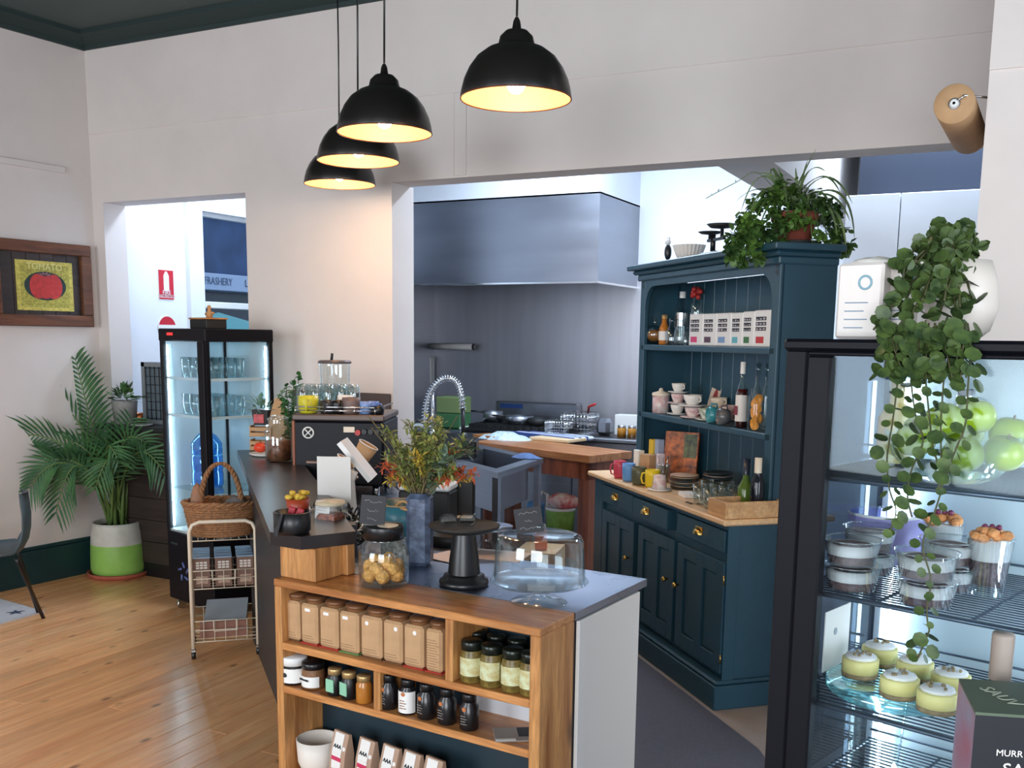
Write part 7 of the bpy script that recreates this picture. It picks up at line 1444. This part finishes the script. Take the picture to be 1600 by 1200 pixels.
tub2(1446, .07, z, .053, .047, 'lower clear dessert tub in the front middle'); tub2(1446, .07, z + .050, .055, .047, 'upper clear dessert tub in the front middle behind the vine')
tub2(1358, .24, z, .053, .047, 'lower dessert tub behind the front left stack'); tub2(1358, .24, z + .05, .053, .047, 'upper dessert tub behind the front left stack')
tub2(1480, .22, z, .053, .047, 'lower dessert tub behind the front middle stack'); tub2(1480, .22, z + .05, .053, .047, 'upper dessert tub behind the front middle stack')
K['crumble'] = M('crumble_top', (222, 150, 92), .7, var=.3, vs=60, bump=.8, bs=90); K['berry'] = M('berry', (110, 40, 70), .5)
for px_, yd, lb in ((1468, .34, 'tall parfait cup with a crumble top at the back, left of the pair'), (1541, .235, 'tall parfait cup with a crumble top at the right')):
    p2 = onr(px_, yd, z); t = thing('parfait_cup', lb, 'dessert', p2, 0, 'parfait cups'); hP = .11; r1_ = .042
    obj('cup', B().lathe([(0, 0), (r1_ * .68, 0), (r1_, hP), (r1_ * 1.04, hP), (r1_ * .98, hP - .002)], 28), K['cup'], t); obj('filling', B().lathe([(0, .02), (r1_ * .7, .02), (r1_ * .86, hP * .62), (0, hP * .62)], 24), K['choc'], t); obj('cream', B().lathe([(r1_ * .86, hP * .62), (r1_ * .94, hP * .93), (0, hP * .96)], 24), K['creamy'], t)
    cb3 = B(); rn = random.Random(px_)
    for k in range(12): cb3.ball((rn.uniform(-.028, .028), rn.uniform(-.028, .028), hP + rn.uniform(0, .012)), .012, 8, 6, (1, 1, .8), .2)
    stuff(obj('crumble', cb3, K['crumble'], t)); 
    for k in range(3): obj('berry', B().ball((-.012 + .012 * k, .004 * (k % 2), hP + .02), .006, 8, 6), K['berry'], t)
p2 = onr(1380, .40, z); t = thing('lilac_tub', 'round lilac plastic tub at the back of the second fridge shelf', 'tub', p2); obj('wall', B().lathe([(0, 0), (.075, 0), (.08, .10), (.077, .10), (.07, .006)], 32), M('lilac', (168, 160, 216), .5), t); obj('rim', B().lathe([(.08, .10), (.083, .105), (.077, .105)], 32), K['creamy'], t)
# cheesecakes on the glass plate
z = zz[2] + .003; p = onr(1400, .175, z); 
t = thing('glass_plate', 'thick round aqua glass plate under the small cheesecakes', 'plate', p); rP = .137
obj('plate', B().lathe([(0, 0), (rP * .9, 0), (rP, .010), (rP, .022), (rP * .97, .024), (0, .022)], 48), glass('aqua_glass', (.72, .92, .92), .7, .22, .08, (.8, 1, 1)), t)
K['curd'] = M('cheesecake_yellow', (238, 226, 150), .5, sss=.1); K['biscuit'] = M('biscuit_base', (150, 130, 96), .8, var=.3, vs=90); ck0 = None
def cheesecake(px, yd, lab):
    q = onr(px, yd, z + .0245); t = thing('mini_cheesecake', lab, 'cake', q, rnd.random() * 90, 'small cheesecakes on the glass plate'); r = .036
    obj('base', B().lathe([(0, 0), (r * .98, 0), (r, .010), (0, .010)], 28), K['biscuit'], t); obj('filling', B().lathe([(0, .0102), (r, .0102), (r, .036), (r * .93, .038), (0, .038)], 28), K['curd'], t)
    obj('cream', B().lathe([(0, .0382), (r * .85, .0382), (r * .8, .044), (0, .047)], 24, wob=.04), K['creamy'], t); g = B()
    for k in range(8): g.ball((rnd.uniform(-.018, .018), rnd.uniform(-.018, .018), .048), .0035, 6, 4)
    stuff(obj('crumbs', g, K['biscuit'], t))
for a in ((1343, .16, 'small cheesecake at the left front of the glass plate'), (1404, .10, 'small cheesecake in the middle front of the glass plate'), (1463, .075, 'small cheesecake at the right front of the glass plate'), (1373, .26, 'small cheesecake at the left back of the glass plate'), (1428, .22, 'small cheesecake in the middle back of the glass plate'), (1484, .19, 'small cheesecake at the right back of the glass plate')): cheesecake(*a)
z = zz[3] + .003
for px_, yd, lb, r in ((1365, .30, 'ribbed glass jug at the back of the lowest visible fridge shelf', .06),):
    p2 = onr(px_, yd, z); bd = B(); t = thing('ribbed_glass', lb, 'jug', p2)
    for i in range(40):
        a = i * math.pi / 20; k = 1 + (.03 if i % 2 else 0)
        for r_, z_ in ((.8, 0), (1, .16)): bd.v.append((r * r_ * k * math.cos(a), r * r_ * k * math.sin(a), z_))
    bd.f = [(2 * i, 2 * ((i + 1) % 40), 2 * ((i + 1) % 40) + 1, 2 * i + 1) for i in range(40)]; bd.sm = [False] * 40; obj('wall', bd, K['glx'], t)
for px_, yd, zo, lb in ((1418, .14, .052, 'cut glass bowl standing on edge, left of the pair below the cheesecakes'), (1472, .13, .06, 'cut glass bowl standing on edge, right of the pair below the cheesecakes')):
    p2 = onr(px_, yd, z); t = thing('cut_glass_bowl', lb, 'bowl', p2 + Vector((0, 0, zo)), 0, rot=(R(70), 0, R(FR.a + 30))); bd = B()
    for i in range(32):
        a = i * math.pi / 16; k = 1 + (.05 if i % 2 else 0)
        for r_, z_ in ((0, -.02), (.6, -.016), (1, .012)): bd.v.append((.052 * r_ * k * math.cos(a), .052 * r_ * k * math.sin(a), z_))
    bd.f = [f for i in range(32) for f in ((3 * i, 3 * ((i + 1) % 32), 3 * ((i + 1) % 32) + 1, 3 * i + 1), (3 * i + 1, 3 * ((i + 1) % 32) + 1, 3 * ((i + 1) % 32) + 2, 3 * i + 2))]; bd.sm = [False] * len(bd.f); obj('bowl', bd, K['glx'], t)
t = thing('energy_card', 'white card with a small dot inside the left glass of the tall fridge', 'card', FR.w(.032, .17, zz[2] + .01), FR.a + 90); obj('card', B().box(0, .12, -.002, .0, 0, .13), K['paper'], t); obj('dot', disc(.05, .08, .008, .008, -.003, -.002, 12), flat('dotgrey', (150, 156, 160)), t)
# ------------------------------------------------------------------ on top of the fridge
zT = RH + .001
def pack(px0, px1, pyt, yd, lab, name='napkin_pack'):
    xa, xb = FR.X(px0, yd, zT), FR.X(px1, yd, zT); h_ = Vp(px0 + 5, pyt, tuple(FR.w(0, yd, 0))[:2], -16).z - zT; w_ = xb - xa; t = thing(name, lab, 'packet', FR.w(xa, yd, zT), FR.a)
    obj('pack', B().box(0, w_, 0, .12, 0, h_, .005), M('pack_white', (222, 214, 208), .45, var=.05, bump=.3, bs=18), t)
    g = B(); [g.box(w_ * .2, w_ * (.7 if k % 2 else .62), -.001, .0008, h_ * (.14 + .11 * k), h_ * (.155 + .11 * k)) for k in range(4)]; stuff(obj('print_lines', g, flat('print_blue', (120, 140, 158)), t)); g = B().tube([(w_ * .62 + .012 * math.cos(k * .4488), -.0005, h_ * .74 + .012 * math.sin(k * .4488)) for k in range(14)], .0022, 5, True); obj('round_logo', g, flat('print_blue2', (130, 170, 184)), t)
    if yd < .09: obj('gathered_top', B().ball((w_ * .55, .05, h_), .03, 12, 7, (1.5, 1, .45), .35), K['paper'], t)
pack(1303, 1374, 412, .085, 'white plastic wrapped napkin pack with blue print at the fridge top left'); pack(1377, 1435, 408, .12, 'second white napkin pack, partly hidden by the trailing plant')
yv = .22; p = onr(1483, yv, zT); s_ = rsc(p); hv = Vp(1483, 408, (p.x, p.y), 26.8).z - zT; rv = 66 * s_; rv = min(rv, .095)
t = thing('white_planter_pot', 'big rounded white pot with a trailing button leaf plant on the tall fridge', 'plant', p)
obj('pot', B().lathe([(0, 0), (rv * .6, 0), (rv * .85, hv * .12), (rv, hv * .4), (rv * .95, hv * .72), (rv * .78, hv), (rv * .72, hv), (rv * .9, hv * .7), (0, hv * .6)], 36), M('pot_offwhite', (214, 206, 196), .4), t)
obj('soil', B().lathe([(0, hv * .9), (rv * .76, hv * .9)], 24), K['soil'], t)
K['dis'] = leafmat('button_leaf_green', (78, 98, 48), (40, 60, 34), 30); K['vst'] = M('vine_stem', (70, 72, 40), .7)
fo = FR.w(.3, -.03, 0); foff = lambda px, py, yd: Vp(px, py, tuple(FR.w(0, yd, 0))[:2], -16)
rn = random.Random(77)
def roundleaf(bd, c, nrm, r):
    nrm = nrm.normalized(); u_ = nrm.orthogonal().normalized(); v_ = nrm.cross(u_); n_ = 8; base = len(bd.v); c = Vector(c)
    bd.v.append(tuple(c - nrm * r * .15)); bd.v += [tuple(c + (u_ * math.cos(2 * math.pi * k / n_) * .85 + v_ * math.sin(2 * math.pi * k / n_)) * r) for k in range(n_)]
    bd.f += [(base, base + 1 + k, base + 1 + (k + 1) % n_) for k in range(n_)]; bd.sm += [True] * n_
def vine(path, yd0=-.03, yd1=-.03, lr=.0125, step=.021, lab=None):
    P = [foff(a, b_, yd0 + (yd1 - yd0) * i / (len(path) - 1)) - p for i, (a, b_) in enumerate(path)]; st_ = cat(P, 8); o = obj('vine', B().tube(st_, .0016, 5), K['vst'], t); bd = B(); acc = 0
    for i in range(1, len(st_)):
        acc += (st_[i] - st_[i - 1]).length
        if acc > step:
            acc = 0; tg = (st_[i] - st_[i - 1]).normalized(); a = rn.random() * 3.14; sd = (Vector((math.cos(a), math.sin(a), 0))); sd = (sd - tg * sd.dot(tg)).normalized(); r = lr * rn.uniform(.7, 1.25)
            for sg_ in (-1, 1): roundleaf(bd, st_[i] + sd * sg_ * r * 1.25, (Vector((-Wf.x, -Wf.y, 0)) * rn.uniform(.3, 1.3) + sd * sg_ * .5 + Vector((rn.gauss(0, .35), rn.gauss(0, .35), .6))), r)
    obj('leaves', bd, K['dis'], o)
for vx in (1388, 1402, 1416, 1432, 1448, 1464, 1482, 1498, 1512): vine([(vx + rn.uniform(-5, 5), 505), (vx + rn.uniform(-8, 8), 540), (vx + rn.uniform(-12, 12), 590)], .0, -.03, .014, .011)
vine([(1400, 505), (1396, 535), (1402, 590), (1395, 655), (1386, 715), (1390, 765), (1400, 800), (1388, 835)], .0)
vine([(1428, 500), (1424, 535), (1424, 600), (1432, 655), (1442, 690), (1424, 735), (1418, 775), (1425, 808)], .0)
vine([(1446, 500), (1444, 540), (1446, 590), (1452, 650), (1458, 700), (1472, 750), (1462, 795), (1442, 850), (1454, 905), (1448, 955), (1452, 985)], .0, -.035, .010)
vine([(1480, 500), (1478, 540), (1474, 600), (1470, 660), (1470, 720), (1466, 765)], .0); vine([(1512, 505), (1516, 545), (1512, 610), (1508, 665), (1494, 700), (1478, 745)], .0)
vine([(1452, 985), (1446, 1000), (1432, 1030), (1424, 1022)], -.035, -.035, .013, .014)
vine([(1410, 500), (1395, 530), (1408, 575)], .0, -.03, .013, .014); vine([(1460, 505), (1462, 545), (1455, 585)], .0, -.03, .013, .014); vine([(1500, 505), (1498, 545), (1490, 585)], .0, -.03, .013, .014); vine([(1430, 505), (1435, 545), (1425, 585)], .0, -.03, .013, .014)
stems = [((1445, 385), -.02), ((1500, 382), -.02), ((1530, 390), 0), ((1475, 395), -.03), ((1420, 425), -.06), ((1400, 450), -.08), ((1380, 500), -.10), ((1365, 515), -.12), ((1455, 430), -.08), ((1490, 420), -.08), ((1510, 430), -.05), ((1500, 480), -.12), ((1440, 470), -.12), ((1420, 500), -.13), ((1475, 470), -.12), ((1520, 470), -.1), ((1465, 500), -.13), ((1495, 510), -.13), ((1395, 420), -.04), ((1408, 480), -.1), ((1510, 375), .0), ((1460, 378), .0)]
for (a, b_), dd_ in stems:
    ref = p + Vector((Wf.x, Wf.y, 0)) * dd_; T_ = Vp(a, b_, (ref.x, ref.y), 26.8) - p; b0 = Vector((rn.uniform(-.03, .03), rn.uniform(-.03, .03), hv * .9)); mid = b0.lerp(T_, .5) + Vector((0, 0, .05)); st_ = cat([b0, mid, T_], 10); o = obj('shoot', B().tube(st_, .0022, 5), K['vst'], t); bd = B()
    for i in range(6, len(st_), 1):
        if i % 2: continue
        for _ in range(2): d = Vector((rn.gauss(0, 1), rn.gauss(0, 1), rn.gauss(0, .6))).normalized(); roundleaf(bd, st_[i] + d * .014, Vector((rn.gauss(-Wf.x * .5, .8), rn.gauss(-Wf.y * .5, .8), rn.gauss(.4, .7))), rn.uniform(.010, .018))
    obj('leaves', bd, K['dis'], o)
# ------------------------------------------------------------------ wine carton and bottle in front of the fridge
b0 = PD(1547, 1075, 1.42); bz = b0.z; SB = .70; FB2 = Fr(b0.x, b0.y, 12)
q9 = FR.w(.30, -.44, 0); sc2 = thing('side_counter', 'low white counter in front of the tall fridge, below the wine carton', 'counter', (q9.x, q9.y, 0), FR.a); obj('body', B().box(.02, .7, .02, .38, 0, SB - .03), K['white'], sc2); obj('top', B().box(0, .72, 0, .41, SB - .03, SB, .004), K['black'], sc2)
cl = PD(1524, 1117, 1.30); cz = cl.z; bkl = Zp(1498, 1064, cz); frr = Zp(1600, 1122, cz); ax_ = (frr - cl).normalized(); ay_ = (bkl - cl); wl_ = .24
t = thing('wine_carton', 'black wine carton with an olive lettered top at the bottom right corner', 'box', (cl.x, cl.y, SB + .001)); hC = cz - SB - .001
cr_ = [Vector((0, 0, 0)), ax_ * wl_, ax_ * wl_ + ay_, ay_]
cbx = B(); cbx.v = [(c.x, c.y, z) for z in (0, hC) for c in cr_]; cbx.f = [(0, 1, 5, 4), (1, 2, 6, 5), (2, 3, 7, 6), (3, 2, 1, 0)]; cbx.sm = [False] * 4; obj('carton', cbx, M('carton_black', (20, 24, 32), .4), t)
sdf = B().add([(c.x, c.y, z) for z in (0, hC) for c in (cr_[0], cr_[3])], [(0, 2, 3, 1)]); obj('side_face', sdf, M('carton_side', (150, 160, 184), .4, col2=(168, 104, 122), vs=6), t)
tpf = B(); tpf.v = [(c.x, c.y, hC + z) for z in (0, .004) for c in cr_]; tpf.f = [(0, 1, 2, 3), (4, 5, 6, 7), (0, 1, 5, 4), (1, 2, 6, 5), (2, 3, 7, 6), (3, 0, 4, 7)]; tpf.sm = [False] * 6; obj('top_flap', tpf, M('flap_olive', (78, 92, 74), .5), t)
ma = math.atan2(ax_.y, ax_.x); tc_ = (ax_ * .045 + ay_ * .5); text('SAUV', 'lettering', .030, M('letters_pale', (170, 178, 160), .6), t, (tc_.x, tc_.y, hC + .005), (0, 0, ma - R(70)), .0004)
def onface(u_, z_): c = ax_ * u_; n_ = Vector((ax_.y, -ax_.x, 0)) * .001; return (c.x + n_.x, c.y + n_.y, z_)
text('MURR', 'lettering', .013, K['sticker'], t, onface(.048, hC - .052), (R(90), 0, ma), .0004, 'LEFT' if False else 'CENTER'); text('SA', 'lettering', .026, K['sticker'], t, onface(.055, hC - .076), (R(90), 0, ma), .0004)
p2 = PD(1562, 1060, 1.50); nb0 = p2.z; t = thing('screwcap_bottle', 'wine bottle with a ridged beige screw cap standing behind the black carton', 'bottle', (p2.x, p2.y, SB + .001)); hN = PD(1562, 990, 1.50).z - SB; s_ = 1.5 / FP; r_ = 17 * s_
obj('body', B().lathe([(0, 0), (.037, 0), (.038, .01), (.038, hN - .16), (.03, hN - .12), (r_ * .9, hN - .08), (r_ * .9, hN - .07)], 24), M('bottle_dark', (18, 22, 22), .1), t); obj('screw_cap', B().lathe([(r_ * 1.0, hN - .075)] + [(r_ * (1.0 + (.03 if k % 2 else 0)), hN - .03 + .0035 * k) for k in range(8)] + [(r_ * .95, hN), (0, hN)], 24), M('cap_beige', (150, 138, 128), .5), t)
